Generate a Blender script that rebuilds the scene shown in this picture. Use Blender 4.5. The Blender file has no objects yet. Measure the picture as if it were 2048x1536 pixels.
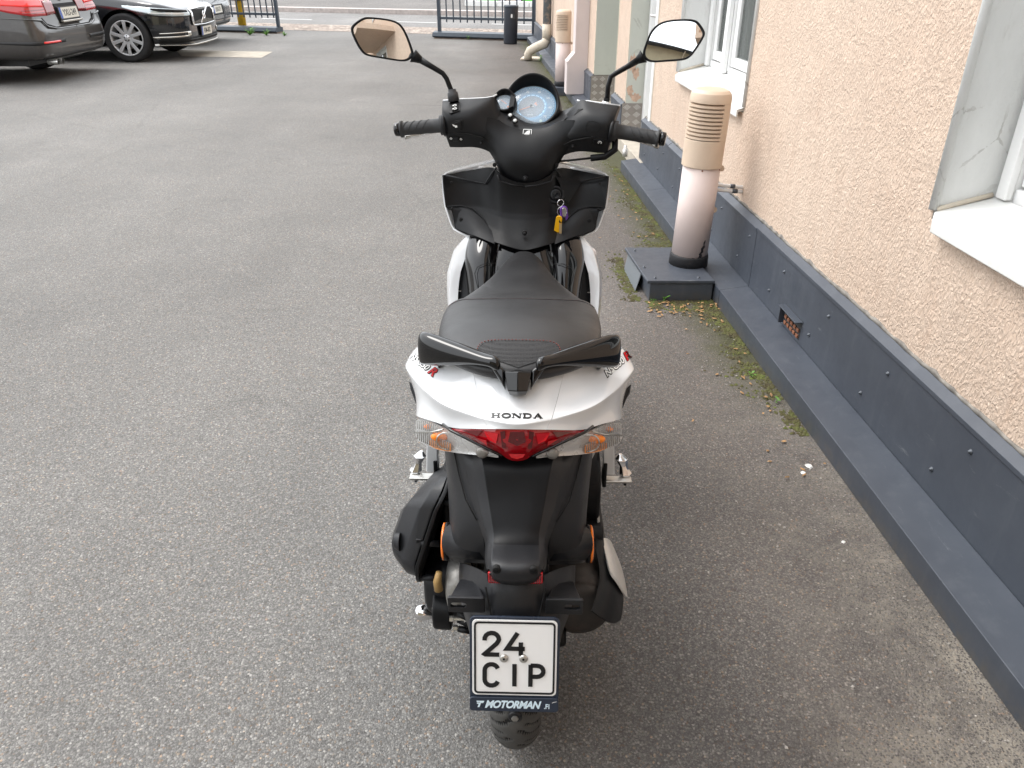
import bpy, bmesh, math, random
from mathutils import Vector, Matrix
from mathutils.bvhtree import BVHTree
R = math.radians
random.seed(7)
scene = bpy.context.scene
col = scene.collection

# ---------------------------------------------------------------- camera, light, exposure
CAM_H = 1.40
PITCH = R(28.7)
cam_data = bpy.data.cameras.new('camera')
cam_data.sensor_width = 36.0
cam_data.lens = 1560.0 / 2048.0 * 36.0
cam_data.clip_start = 0.05
cam_data.clip_end = 600.0
cam = bpy.data.objects.new('camera', cam_data)
cam.location = (0, 0, CAM_H)
cam.rotation_euler = (R(90) - PITCH, 0, 0)
col.objects.link(cam)
scene.camera = cam

SUN_EL, SUN_AZ = R(58), R(-62)     # high, from the open (left) side of the yard
world = bpy.data.worlds.new('World')
scene.world = world
world.use_nodes = True
wn = world.node_tree
wn.nodes.clear()
wo = wn.nodes.new('ShaderNodeOutputWorld')
wb = wn.nodes.new('ShaderNodeBackground')
ws = wn.nodes.new('ShaderNodeTexSky')
ws.sky_type = 'NISHITA'
ws.sun_disc = False
ws.sun_elevation = SUN_EL
ws.sun_rotation = SUN_AZ
ws.air_density = 1.0
ws.dust_density = 4.0
hs = wn.nodes.new('ShaderNodeHueSaturation')
hs.inputs['Saturation'].default_value = 0.30
mx = wn.nodes.new('ShaderNodeMix'); mx.data_type = 'RGBA'
mx.inputs[0].default_value = 0.62
mx.inputs[7].default_value = (8.6, 8.9, 9.2, 1)      # even bright cloud layer
wb.inputs['Strength'].default_value = 0.125
wn.links.new(ws.outputs[0], hs.inputs['Color'])
wn.links.new(hs.outputs[0], mx.inputs[6])
wn.links.new(mx.outputs[2], wb.inputs['Color'])
wn.links.new(wb.outputs[0], wo.inputs['Surface'])
sun_data = bpy.data.lights.new('sun', 'SUN')
sun_data.energy = 0.65
sun_data.angle = R(24)
sun_data.color = (1.0, 0.97, 0.93)
sun = bpy.data.objects.new('sun', sun_data)
sd = Vector((math.sin(SUN_AZ) * math.cos(SUN_EL), math.cos(SUN_AZ) * math.cos(SUN_EL), math.sin(SUN_EL)))
sun.rotation_euler = sd.to_track_quat('Z', 'Y').to_euler()
sun.location = (-6, 3, 12)
col.objects.link(sun)
vs = scene.view_settings
vs.view_transform = 'Standard'
vs.look = 'None'
vs.exposure = 1.38
vs.gamma = 1.0
vs.use_curve_mapping = False

# ---------------------------------------------------------------- materials
def mat(name, base, rough=0.5, metal=0.0, coat=0.0, spec=0.5, alpha=1.0, emit=None,
        bump=0.0, bscale=300.0, var=0.0, vscale=6.0, rvar=0.0, trans=0.0, ior=1.45, bdetail=3.0,
        dirt=None, dscale=3.0, damount=0.5, aniso_scale=None):
    m = bpy.data.materials.new(name)
    m.use_nodes = True
    nt = m.node_tree
    b = nt.nodes['Principled BSDF']
    b.inputs['Base Color'].default_value = (*base, 1)
    b.inputs['Roughness'].default_value = rough
    b.inputs['Metallic'].default_value = metal
    b.inputs['Coat Weight'].default_value = coat
    b.inputs['Coat Roughness'].default_value = 0.03
    b.inputs['Specular IOR Level'].default_value = spec
    b.inputs['Alpha'].default_value = alpha
    b.inputs['Transmission Weight'].default_value = trans
    b.inputs['IOR'].default_value = ior
    if emit:
        b.inputs['Emission Color'].default_value = (*emit[:3], 1)
        b.inputs['Emission Strength'].default_value = emit[3]
    tc = nt.nodes.new('ShaderNodeTexCoord')
    src = tc.outputs['Object']
    if aniso_scale:
        mp = nt.nodes.new('ShaderNodeMapping')
        mp.inputs['Scale'].default_value = aniso_scale
        nt.links.new(src, mp.inputs[0]); src = mp.outputs[0]
    if bump:
        n = nt.nodes.new('ShaderNodeTexNoise')
        n.inputs['Scale'].default_value = bscale
        n.inputs['Detail'].default_value = bdetail
        bp = nt.nodes.new('ShaderNodeBump')
        bp.inputs['Strength'].default_value = bump
        bp.inputs['Distance'].default_value = 0.002
        nt.links.new(src, n.inputs['Vector'])
        nt.links.new(n.outputs['Fac'], bp.inputs['Height'])
        nt.links.new(bp.outputs[0], b.inputs['Normal'])
    last = None
    if var or dirt:
        n = nt.nodes.new('ShaderNodeTexNoise')
        n.inputs['Scale'].default_value = vscale
        n.inputs['Detail'].default_value = 6
        nt.links.new(src, n.inputs['Vector'])
        mr = nt.nodes.new('ShaderNodeMapRange')
        mr.inputs[1].default_value = 0.3; mr.inputs[2].default_value = 0.7
        mr.inputs[3].default_value = 1 - var; mr.inputs[4].default_value = 1 + var
        nt.links.new(n.outputs['Fac'], mr.inputs[0])
        mm = nt.nodes.new('ShaderNodeMix'); mm.data_type = 'RGBA'; mm.blend_type = 'MULTIPLY'
        mm.inputs[0].default_value = 1
        mm.inputs[6].default_value = (*base, 1)
        cb = nt.nodes.new('ShaderNodeCombineColor')
        for i in range(3):
            nt.links.new(mr.outputs[0], cb.inputs[i])
        nt.links.new(cb.outputs[0], mm.inputs[7])
        last = mm.outputs[2]
        if dirt:
            n2 = nt.nodes.new('ShaderNodeTexNoise')
            n2.inputs['Scale'].default_value = dscale
            n2.inputs['Detail'].default_value = 9
            n2.inputs['Roughness'].default_value = 0.7
            nt.links.new(src, n2.inputs['Vector'])
            r2 = nt.nodes.new('ShaderNodeMapRange')
            r2.inputs[1].default_value = 0.52; r2.inputs[2].default_value = 0.72
            r2.inputs[3].default_value = 0; r2.inputs[4].default_value = damount
            nt.links.new(n2.outputs['Fac'], r2.inputs[0])
            m3 = nt.nodes.new('ShaderNodeMix'); m3.data_type = 'RGBA'
            nt.links.new(r2.outputs[0], m3.inputs[0])
            nt.links.new(last, m3.inputs[6])
            m3.inputs[7].default_value = (*dirt, 1)
            last = m3.outputs[2]
        nt.links.new(last, b.inputs['Base Color'])
    if rvar:
        n = nt.nodes.new('ShaderNodeTexNoise')
        n.inputs['Scale'].default_value = vscale * 2.3
        n.inputs['Detail'].default_value = 5
        nt.links.new(src, n.inputs['Vector'])
        mr = nt.nodes.new('ShaderNodeMapRange')
        mr.inputs[1].default_value = 0.3; mr.inputs[2].default_value = 0.7
        mr.inputs[3].default_value = max(0.02, rough - rvar); mr.inputs[4].default_value = rough + rvar
        nt.links.new(n.outputs['Fac'], mr.inputs[0])
        nt.links.new(mr.outputs[0], b.inputs['Roughness'])
    return m

class NB:
    """tiny node-building helper"""
    def __init__(self, name):
        self.m = bpy.data.materials.new(name); self.m.use_nodes = True
        self.nt = self.m.node_tree; self.b = self.nt.nodes['Principled BSDF']
        self.tc = self.nt.nodes.new('ShaderNodeTexCoord').outputs['Object']
    def n(self, t, **kw):
        nd = self.nt.nodes.new('ShaderNode' + t)
        for k, v in kw.items(): setattr(nd, k, v)
        return nd
    def l(self, a, b): self.nt.links.new(a, b)
    def mapping(self, scale=(1, 1, 1), rot=(0, 0, 0), loc=(0, 0, 0), src=None):
        mp = self.n('Mapping'); mp.inputs['Scale'].default_value = scale
        mp.inputs['Rotation'].default_value = rot; mp.inputs['Location'].default_value = loc
        self.l(src or self.tc, mp.inputs[0]); return mp.outputs[0]
    def noise(self, scale, detail=4, rough=0.5, src=None, dist=0.0):
        nd = self.n('TexNoise'); nd.inputs['Scale'].default_value = scale
        nd.inputs['Detail'].default_value = detail; nd.inputs['Roughness'].default_value = rough
        nd.inputs['Distortion'].default_value = dist
        self.l(src or self.tc, nd.inputs['Vector']); return nd.outputs['Fac']
    def voro(self, scale, feature='F1', src=None, rnd=1.0):
        nd = self.n('TexVoronoi'); nd.feature = feature
        nd.inputs['Scale'].default_value = scale; nd.inputs['Randomness'].default_value = rnd
        self.l(src or self.tc, nd.inputs['Vector']); return nd
    def rng(self, v, a, b, c=0.0, d=1.0, clamp=True):
        nd = self.n('MapRange'); nd.clamp = clamp
        for i, x in enumerate((a, b, c, d)): nd.inputs[i + 1].default_value = x
        self.l(v, nd.inputs[0]); return nd.outputs[0]
    def math(self, op, a, b=None):
        nd = self.n('Math', operation=op)
        for i, x in enumerate((a, b)):
            if x is None: continue
            if isinstance(x, (int, float)): nd.inputs[i].default_value = x
            else: self.l(x, nd.inputs[i])
        return nd.outputs[0]
    def ramp(self, v, stops, interp='LINEAR'):
        nd = self.n('ValToRGB'); cr = nd.color_ramp; cr.interpolation = interp
        while len(cr.elements) < len(stops): cr.elements.new(0.5)
        for e, (p, c) in zip(cr.elements, stops):
            e.position = p; e.color = (*c, 1)
        self.l(v, nd.inputs[0]); return nd.outputs[0]
    def mix(self, f, a, b, mode='MIX'):
        nd = self.n('Mix'); nd.data_type = 'RGBA'; nd.blend_type = mode
        for i, x in ((0, f), (6, a), (7, b)):
            if isinstance(x, (int, float)): nd.inputs[i].default_value = x
            elif isinstance(x, tuple): nd.inputs[i].default_value = (*x, 1)
            else: self.l(x, nd.inputs[i])
        return nd.outputs[2]
    def grey(self, v):
        cb = self.n('CombineColor')
        for i in range(3): self.l(v, cb.inputs[i])
        return cb.outputs[0]
    def bump(self, h, strength, dist, normal=None):
        nd = self.n('Bump'); nd.inputs['Strength'].default_value = strength
        nd.inputs['Distance'].default_value = dist
        self.l(h, nd.inputs['Height'])
        if normal: self.l(normal, nd.inputs['Normal'])
        return nd.outputs[0]
    def xyz(self, src=None):
        nd = self.n('SeparateXYZ'); self.l(src or self.tc, nd.inputs[0]); return nd.outputs
    def out(self, color=None, normal=None, rough=None, metal=None):
        if color is not None: self.l(color, self.b.inputs['Base Color'])
        if normal is not None: self.l(normal, self.b.inputs['Normal'])
        if rough is not None:
            if isinstance(rough, float): self.b.inputs['Roughness'].default_value = rough
            else: self.l(rough, self.b.inputs['Roughness'])
        if metal is not None: self.b.inputs['Metallic'].default_value = metal
        return self.m

def asphalt_material(name, tint=(1, 1, 1), yard=True):
    k = NB(name)
    v1 = k.voro(210); v2 = k.voro(460)
    s1 = k.n('SeparateColor'); k.l(v1.outputs['Color'], s1.inputs[0])
    s2 = k.n('SeparateColor'); k.l(v2.outputs['Color'], s2.inputs[0])
    stones = k.ramp(s1.outputs[0], [(0.0, (.085, .082, .080)), (.25, (.125, .122, .119)), (.5, (.165, .161, .156)),
                                    (.75, (.205, .200, .193)), (.94, (.25, .243, .232)), (1.0, (.33, .32, .305))])
    warm = k.ramp(s1.outputs[1], [(0.0, (1, 1, 1)), (.80, (1, .99, .97)), (.93, (1.18, 1.0, .82)), (1.0, (1.3, .95, .75))])
    stones = k.mix(1.0, stones, warm, 'MULTIPLY')
    fines = k.ramp(s2.outputs[0], [(0.0, (.085, .082, .080)), (.6, (.145, .142, .138)), (1.0, (.23, .225, .215))])
    sel = k.rng(s1.outputs[2], .45, .55)
    c = k.mix(sel, fines, stones)
    edge = k.rng(v1.outputs['Distance'], .0, .62)
    gap = k.rng(v1.outputs['Distance'], .48, .75)
    c = k.mix(k.math('MULTIPLY', gap, .55), c, (.075, .072, .069))
    # slow changes of tone, wheel-polished and stained areas
    big = k.noise(.45, 5, .55)
    mid = k.noise(2.6, 6, .62)
    tone = k.math('MULTIPLY', k.rng(big, .3, .7, .86, 1.22), k.rng(mid, .3, .7, .88, 1.12))
    lane = k.noise(.9, 4, .6, src=k.mapping(scale=(1, .22, 1), rot=(0, 0, R(9))))
    tone = k.math('MULTIPLY', tone, k.rng(lane, .35, .65, .93, 1.10))
    stain = k.math('MULTIPLY', k.rng(k.noise(1.9, 7, .72, src=k.mapping(loc=(7, 3, 0))), .61, .70), .22)
    tone = k.math('MULTIPLY', tone, k.math('SUBTRACT', 1.06, stain))
    c = k.mix(1.0, c, k.grey(tone), 'MULTIPLY')
    x, y, z = k.xyz()
    if yard:
        # distance from the wall line
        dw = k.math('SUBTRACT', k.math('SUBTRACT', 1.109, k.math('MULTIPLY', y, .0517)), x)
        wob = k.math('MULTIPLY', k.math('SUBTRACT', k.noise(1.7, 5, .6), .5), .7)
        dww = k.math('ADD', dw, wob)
        # brownish grime beside the wall, part of the wall's shade painted in with it
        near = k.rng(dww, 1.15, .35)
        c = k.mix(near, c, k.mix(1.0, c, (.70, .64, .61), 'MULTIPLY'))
        # exposed pale cement between worn stones, nearest to the plinth
        wear = k.math('MULTIPLY', k.rng(dww, .50, .05), k.rng(k.noise(5.5, 5, .7), .38, .62))
        wear = k.math('MULTIPLY', wear, k.rng(y, 3.2, 1.4))
        cem = k.math('MULTIPLY', wear, k.math('MAXIMUM', k.rng(v1.outputs['Distance'], .44, .60), k.rng(k.math('ADD', s1.outputs[1], k.math('MULTIPLY', k.noise(60, 3, .6), .6)), .92, 1.02)))
        c = k.mix(k.math('MULTIPLY', cem, .55), c, (.34, .305, .25))
        # damp soil and moss stain in the corner
        moss = k.math('MULTIPLY', k.rng(k.math('ADD', dw, k.math('MULTIPLY', k.math('SUBTRACT', k.noise(9, 6, .7), .5), .28)), .24, .05),
                      k.rng(y, 2.25, 2.8))
        c = k.mix(moss, c, k.mix(k.noise(24, 5, .7), (.028, .022, .015), (.085, .09, .03)))
        # darker band left along a patched trench and its seams
        p1 = k.rng(k.math('ABSOLUTE', k.math('SUBTRACT', k.math('ADD', y, k.math('MULTIPLY', x, .12)), 8.7)), .012, .03, 1, 0)
        p1 = k.math('MULTIPLY', p1, k.rng(x, -1.2, -.6))
        c = k.mix(k.math('MULTIPLY', p1, .6), c, (.04, .039, .037))
        # yard gets paler and smoother with distance from the corner near the gate
        far = k.math('MULTIPLY', k.rng(y, 6, 13), k.rng(x, -4.5, -1.0))
        c = k.mix(k.math('MULTIPLY', far, k.rng(k.noise(.8, 5, .6), .35, .65, .05, .55)), c, k.mix(1.0, c, (.62, .58, .55), 'MULTIPLY'))
    # hairline cracks
    cr = k.voro(.35, 'DISTANCE_TO_EDGE', src=k.mapping(loc=(3.1, 1.7, 0)))
    k_n = k.noise(4, 4, .6)
    crk = k.math('MULTIPLY', k.rng(k.math('ADD', cr.outputs['Distance'], k.math('MULTIPLY', k.math('SUBTRACT', k_n, .5), .05)), .0, .003, 1, 0), .14)
    c = k.mix(crk, c, (.05, .048, .045))
    c = k.mix(1.0, c, (tint[0] * 1.0, tint[1], tint[2] * .99), 'MULTIPLY')
    h = k.math('SUBTRACT', k.math('MULTIPLY', s1.outputs[0], .35), k.math('MULTIPLY', edge, 1.0))
    h2 = k.math('MULTIPLY', v2.outputs['Distance'], -.35)
    nrm = k.bump(k.math('ADD', h, h2), .6, .003)
    return k.out(c, nrm, k.rng(mid, .3, .7, .72, .9))

def stucco_material(name, ca, cb, brush=True):
    k = NB(name)
    big = k.noise(1.1, 5, .6)
    mid = k.noise(14, 5, .65)
    c = k.mix(k.rng(big, .3, .7), ca, cb)
    c = k.mix(1.0, c, k.grey(k.rng(mid, .3, .7, .92, 1.05)), 'MULTIPLY')
    # worm-like brushed render: short slanted dabs
    w = k.noise(9, 3, .5)
    mp = k.mapping(scale=(1.0, 1.0, .62), rot=(0, R(52), 0))
    add = k.n('VectorMath', operation='ADD')
    cbn = k.n('CombineXYZ'); k.l(k.math('MULTIPLY', w, .02), cbn.inputs[0]); k.l(k.math('MULTIPLY', w, .03), cbn.inputs[2])
    k.l(mp, add.inputs[0]); k.l(cbn.outputs[0], add.inputs[1])
    v = k.voro(105, 'SMOOTH_F1', src=add.outputs[0])
    n1 = k.noise(125, 3, .55, src=add.outputs[0], dist=.6)
    n2 = k.noise(330, 3, .6)
    h = k.math('ADD', k.math('MULTIPLY', v.outputs['Distance'], -.9), k.math('MULTIPLY', k.rng(n1, .42, .62), .75))
    h = k.math('ADD', h, k.math('MULTIPLY', n2, .16))
    # darker and browner in the hollows
    c = k.mix(k.rng(n1, .5, .36, 0, .33), c, k.mix(1.0, c, (.74, .66, .58), 'MULTIPLY'))
    x, y, z = k.xyz()
    st = k.math('MULTIPLY', k.rng(k.noise(6, 6, .7, src=k.mapping(scale=(1, 1, .25))), .56, .74), .28)
    c = k.mix(st, c, k.mix(1.0, c, (.70, .52, .42), 'MULTIPLY'))
    run = k.math('MULTIPLY', k.rng(k.noise(26, 5, .7, src=k.mapping(scale=(1, 1, .06))), .48, .68), k.rng(z, .05, .78))
    run = k.math('MULTIPLY', run, k.rng(z, .80, .76))
    c = k.mix(k.math('MULTIPLY', run, .26), c, k.mix(1.0, c, (.66, .56, .50), 'MULTIPLY'))
    low = k.math('MULTIPLY', k.rng(z, .62, .36), k.rng(mid, .4, .7))
    c = k.mix(k.math('MULTIPLY', low, .35), c, k.mix(1.0, c, (.72, .66, .6), 'MULTIPLY'))
    nrm = k.bump(h, .85, .0040)
    return k.out(c, nrm, .88)

def plaster_material(name, base, stain, crack=.5, bumpy=.5):
    k = NB(name)
    c = k.mix(k.rng(k.noise(3.0, 6, .65, src=k.mapping(scale=(1, 1, .4))), .42, .72), base, stain)
    c = k.mix(k.math('MULTIPLY', k.rng(k.noise(11, 8, .75, src=k.mapping(scale=(1.4, 1.4, .5))), .56, .75), .5), c, (.42, .40, .37))
    cr = k.voro(7, 'DISTANCE_TO_EDGE', src=k.mapping(scale=(1, 1, .8)))
    nz = k.noise(16, 5, .7)
    d = k.math('ADD', cr.outputs['Distance'], k.math('MULTIPLY', k.math('SUBTRACT', nz, .5), .22))
    line = k.math('MULTIPLY', k.rng(d, 0, .008, 1, 0), k.math('MULTIPLY', k.rng(k.noise(2.2, 2), .5, .62), crack))
    c = k.mix(line, c, (.25, .23, .2))
    h = k.math('ADD', k.noise(26, 5, .6), k.math('MULTIPLY', line, -1.0))
    return k.out(c, k.bump(h, bumpy, .006), .7)

M = {}
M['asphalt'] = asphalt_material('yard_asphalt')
M['road'] = asphalt_material('road_asphalt', (1.1, 1.1, 1.12), yard=False)
M['pavement'] = asphalt_material('pavement_asphalt', (.82, .78, .76), yard=False)
M['stucco'] = stucco_material('peach_stucco', (.64, .495, .39), (.69, .55, .44))
M['plaster'] = plaster_material('grey_white_plaster', (.72, .725, .71), (.58, .585, .57), .55, .5)
M['green_plaster'] = plaster_material('pale_green_plaster', (.47, .48, .43), (.52, .53, .47), .4, .2)
M['beige_wall'] = mat('beige_render', (.42, .38, .27), .9, bump=.4, bscale=60, var=.08, vscale=2)
def sheet_material():
    k = NB('painted_sheet_metal')
    st = k.noise(16, 6, .7, src=k.mapping(scale=(1, 1, .12)))          # run-off streaks
    sc1 = k.noise(48, 6, .75, src=k.mapping(scale=(.16, 1, 1)))         # long scuffs along the sheet
    c = k.mix(k.rng(k.noise(2.2, 5, .6), .3, .7), (.048, .056, .072), (.063, .073, .091))
    c = k.mix(k.math('MULTIPLY', k.rng(st, .52, .74), .26), c, (.125, .135, .15))
    c = k.mix(k.math('MULTIPLY', k.rng(sc1, .64, .74), .50), c, (.26, .27, .28))
    x, y, z = k.xyz()
    low = k.math('MULTIPLY', k.rng(z, .055, .0), k.rng(k.noise(22, 6, .7), .38, .62))
    c = k.mix(k.math('MULTIPLY', low, .7), c, (.10, .085, .065))
    spot = k.rng(k.noise(130, 4, .8), .70, .76)
    c = k.mix(k.math('MULTIPLY', spot, .5), c, (.30, .30, .29))
    h = k.math('ADD', k.noise(3.5, 3, .5), k.math('MULTIPLY', k.noise(14, 3, .5), .15))
    return k.out(c, k.bump(h, .55, .010), k.rng(k.noise(7, 6, .7), .3, .7, .34, .58))
M['zinc'] = sheet_material()
M['zinc_dark'] = mat('dark_sheet_metal', (.04, .045, .055), .5, var=.1, vscale=9)
M['screw'] = mat('screw_head', (.10, .11, .125), .4, metal=.4)
M['white_paint'] = mat('white_window_paint', (.80, .80, .79), .35, var=.03, vscale=12, bump=.03, bscale=40)
M['sill_white'] = mat('white_sill_metal', (.72, .72, .70), .36, var=.05, vscale=5, dirt=(.50, .46, .40), dscale=9, damount=.4)
M['glass'] = mat('window_glass', (.10, .115, .11), .03, spec=.8, alpha=.42)
M['curtain'] = mat('pale_curtain', (.42, .43, .41), .9, var=.06, vscale=14)
M['dark_inside'] = mat('room_dark', (.05, .05, .05), .9)
M['pink_pipe'] = mat('pinkish_pipe_paint', (.66, .55, .515), .42, var=.03, vscale=9, bump=.02, bscale=20, dirt=(.46, .40, .36), dscale=9, damount=.25)
M['pink_duct'] = mat('pinkish_duct_paint', (.64, .56, .54), .45, var=.05, vscale=6, dirt=(.5, .47, .45), dscale=6, damount=.3)
M['beige_cap'] = mat('beige_plastic_cap', (.62, .49, .375), .48, var=.04, vscale=12, dirt=(.42, .30, .2), dscale=14, damount=.2)
M['tar'] = mat('tar_sleeve', (.018, .018, .02), .7, bump=.8, bscale=60)
M['slot_dark'] = mat('slot_shadow', (.10, .065, .04), .9)
M['rust'] = mat('rust_brick', (.24, .10, .055), .9, var=.4, vscale=90, bump=.8, bscale=120)
M['fence_paint'] = mat('blue_grey_fence_paint', (.045, .058, .075), .42, var=.1, vscale=8)
M['yellow'] = mat('yellow_post_paint', (.58, .36, .02), .5, var=.15, vscale=9, dirt=(.25, .16, .04), dscale=12, damount=.5)
M['cream'] = mat('cream_pipe_paint', (.60, .53, .43), .6, var=.1, vscale=10, dirt=(.30, .26, .2), dscale=18, damount=.6)
M['flaky'] = mat('flaking_grey_paint', (.17, .195, .21), .6, var=.1, vscale=10, dirt=(.62, .46, .36), dscale=9, damount=.95)
M['concrete'] = mat('pale_concrete', (.40, .36, .30), .9, var=.15, vscale=8, bump=.5, bscale=120)
M['kerb'] = mat('granite_kerb', (.42, .37, .345), .85, var=.18, vscale=12, bump=.3, bscale=80)
M['road_paint'] = mat('road_marking_paint', (.78, .78, .76), .7, var=.08, vscale=12)
M['soil'] = mat('planting_soil', (.20, .15, .12), .95, var=.4, vscale=6, bump=.8, bscale=30)
M['moss'] = mat('moss_green', (.13, .15, .03), .95, var=.45, vscale=30)
M['leaf'] = mat('fresh_leaf', (.10, .24, .03), .6, var=.25, vscale=40)
M['dry_leaf'] = mat('dry_leaf', (.34, .20, .09), .8, var=.5, vscale=60)
M['mortar'] = mat('grey_mortar', (.20, .185, .165), .9, var=.5, vscale=25)
M['chip'] = mat('stone_chip', (.27, .25, .225), .85, var=.6, vscale=60)

def diamond_plate_material():
    k = NB('aluminium_tread_plate')
    return mat('aluminium_tread_plate', (.27, .245, .225), .42, metal=.35, var=.08, vscale=10, rvar=.08)
M['tread'] = diamond_plate_material()
M['tread_lug'] = mat('tread_lug', (.62, .60, .57), .32, metal=.35)

def cobble_material():
    k = NB('cobbled_strip')
    v = k.voro(9.5); e = k.voro(9.5, 'DISTANCE_TO_EDGE')
    s = k.n('SeparateColor'); k.l(v.outputs['Color'], s.inputs[0])
    c = k.ramp(s.outputs[0], [(0, (.20, .155, .13)), (.4, (.33, .26, .22)), (.7, (.42, .34, .28)), (1, (.50, .42, .36))])
    c = k.mix(k.rng(e.outputs['Distance'], .0, .09, 1, 0), c, (.16, .145, .125))
    return k.out(c, k.bump(k.rng(e.outputs['Distance'], 0, .2), .8, .03), .85)
M['cobble'] = cobble_material()

# ---------------------------------------------------------------- mesh helpers
def link(name, me, parent=None):
    o = bpy.data.objects.new(name, me)
    col.objects.link(o)
    if parent is not None: o.parent = parent
    return o

def tag(o, label=None, cat=None, group=None, kind=None):
    if label: o['label'] = label
    if cat: o['category'] = cat
    if group: o['group'] = group
    if kind: o['kind'] = kind
    return o

def empty(name, loc=(0, 0, 0), rz=0.0, **kw):
    o = link(name, None)
    o.location = loc; o.rotation_euler = (0, 0, rz)
    o.empty_display_size = .1
    return tag(o, **kw)

def mods(o, bevel=0, seg=2, sub=0, solid=0, off=1.0, wn=True, crease=False):
    if solid:
        s = o.modifiers.new('solid', 'SOLIDIFY'); s.thickness = solid; s.offset = off
    if bevel:
        b = o.modifiers.new('bevel', 'BEVEL'); b.width = bevel; b.segments = seg
        b.limit_method = 'ANGLE'; b.angle_limit = R(32)
    if sub:
        s = o.modifiers.new('sub', 'SUBSURF'); s.levels = sub; s.render_levels = sub
    if bevel and wn:
        w = o.modifiers.new('wn', 'WEIGHTED_NORMAL'); w.keep_sharp = False
    return o

def mk(name, verts, faces, m, parent=None, smooth=False, fix=True, **kw):
    me = bpy.data.meshes.new(name)
    me.from_pydata([tuple(v) for v in verts], [], faces)
    if fix:
        bm = bmesh.new(); bm.from_mesh(me)
        bmesh.ops.remove_doubles(bm, verts=bm.verts, dist=1e-6)
        bmesh.ops.recalc_face_normals(bm, faces=bm.faces)
        bm.to_mesh(me); bm.free()
    me.validate()
    if m is not None: me.materials.append(m)
    if smooth or kw.get('bevel') or kw.get('sub'):
        me.shade_smooth()
    o = link(name, me, parent)
    mods(o, **kw)
    return o

class MB:
    """collects shapes into one mesh"""
    def __init__(self): self.v = []; self.f = []
    def add(self, vs, fs):
        n = len(self.v); self.v += [tuple(p) for p in vs]
        self.f += [tuple(i + n for i in f) for f in fs]; return self
    def box(self, a, b):
        x0, y0, z0 = a; x1, y1, z1 = b
        return self.add([(x0, y0, z0), (x1, y0, z0), (x1, y1, z0), (x0, y1, z0), (x0, y0, z1), (x1, y0, z1), (x1, y1, z1), (x0, y1, z1)],
                        [(0, 3, 2, 1), (4, 5, 6, 7), (0, 1, 5, 4), (1, 2, 6, 5), (2, 3, 7, 6), (3, 0, 4, 7)])
    def rings(self, rings, closed=True, caps=True):
        n = len(rings[0]); vs = [p for r in rings for p in r]; fs = []
        for i in range(len(rings) - 1):
            for j in range(n if closed else n - 1):
                a = i * n + j; b = i * n + (j + 1) % n
                fs.append((a, b, b + n, a + n))
        if caps and closed:
            fs.append(tuple(range(n))[::-1]); fs.append(tuple((len(rings) - 1) * n + j for j in range(n)))
        return self.add(vs, fs)
    def tube(self, pts, rad, seg=10, caps=True):
        pts = [Vector(p) for p in pts]
        if not isinstance(rad, (list, tuple)): rad = [rad] * len(pts)
        rs = []; up = None
        for i, p in enumerate(pts):
            t = (pts[min(i + 1, len(pts) - 1)] - pts[max(i - 1, 0)]).normalized()
            if up is None:
                up = Vector((0, 0, 1)) if abs(t.z) < .9 else Vector((1, 0, 0))
            a = t.cross(up)
            if a.length < 1e-5: a = t.cross(Vector((.3, .8, .1)))
            a.normalize(); b = a.cross(t).normalized(); up = b
            rs.append([p + (a * math.cos(2 * math.pi * k / seg) + b * math.sin(2 * math.pi * k / seg)) * rad[i] for k in range(seg)])
        return self.rings(rs, True, caps)
    def lathe(self, prof, axis='Z', c=(0, 0, 0), seg=32, caps=True, basis=None):
        """prof: (radius, height)"""
        if basis is None:
            basis = {'Z': (Vector((1, 0, 0)), Vector((0, 1, 0)), Vector((0, 0, 1))),
                     'X': (Vector((0, 1, 0)), Vector((0, 0, 1)), Vector((1, 0, 0))),
                     'Y': (Vector((1, 0, 0)), Vector((0, 0, 1)), Vector((0, 1, 0)))}[axis]
        a, b, n = basis; c = Vector(c)
        rs = [[c + a * (r * math.cos(2 * math.pi * k / seg)) + b * (r * math.sin(2 * math.pi * k / seg)) + n * h for k in range(seg)] for r, h in prof]
        return self.rings(rs, True, caps)
    def ball(self, c, r, seg=14):
        """ellipsoid"""
        if not isinstance(r, (tuple, list)): r = (r, r, r)
        prof = []
        n = seg // 2; rs = []
        for i in range(1, n):
            t = math.pi * i / n
            rs.append([(c[0] + r[0] * math.sin(t) * math.cos(2 * math.pi * k / seg), c[1] + r[1] * math.sin(t) * math.sin(2 * math.pi * k / seg), c[2] + r[2] * math.cos(t)) for k in range(seg)])
        return self.rings(rs, True, True)
    def prism(self, poly, o, ux, uy, d):
        """polygon (2D) on the plane o+ux*a+uy*b, pushed by vector d"""
        o, ux, uy, d = Vector(o), Vector(ux), Vector(uy), Vector(d)
        b = [o + ux * p[0] + uy * p[1] for p in poly]
        return self.rings([b, [p + d for p in b]], True, True)
    def build(self, name, m, parent=None, smooth=False, **kw):
        return mk(name, self.v, self.f, m, parent, smooth, **kw)

def box(name, a, b, m, parent=None, bevel=0.0, **kw):
    return MB().box(a, b).build(name, m, parent, bevel=bevel, **kw)

def share(src, name=None, parent=None, loc=None, rot=None):
    """copy of a piece that shares its mesh"""
    o = src.copy(); col.objects.link(o)
    if name: o.name = name
    if parent is not None: o.parent = parent
    if loc is not None: o.location = loc
    if rot is not None: o.rotation_euler = rot
    return o

def copy_tree(o, parent=None):
    c = o.copy(); col.objects.link(c); c.parent = parent
    for ch in list(o.children): copy_tree(ch, c)
    return c

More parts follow.
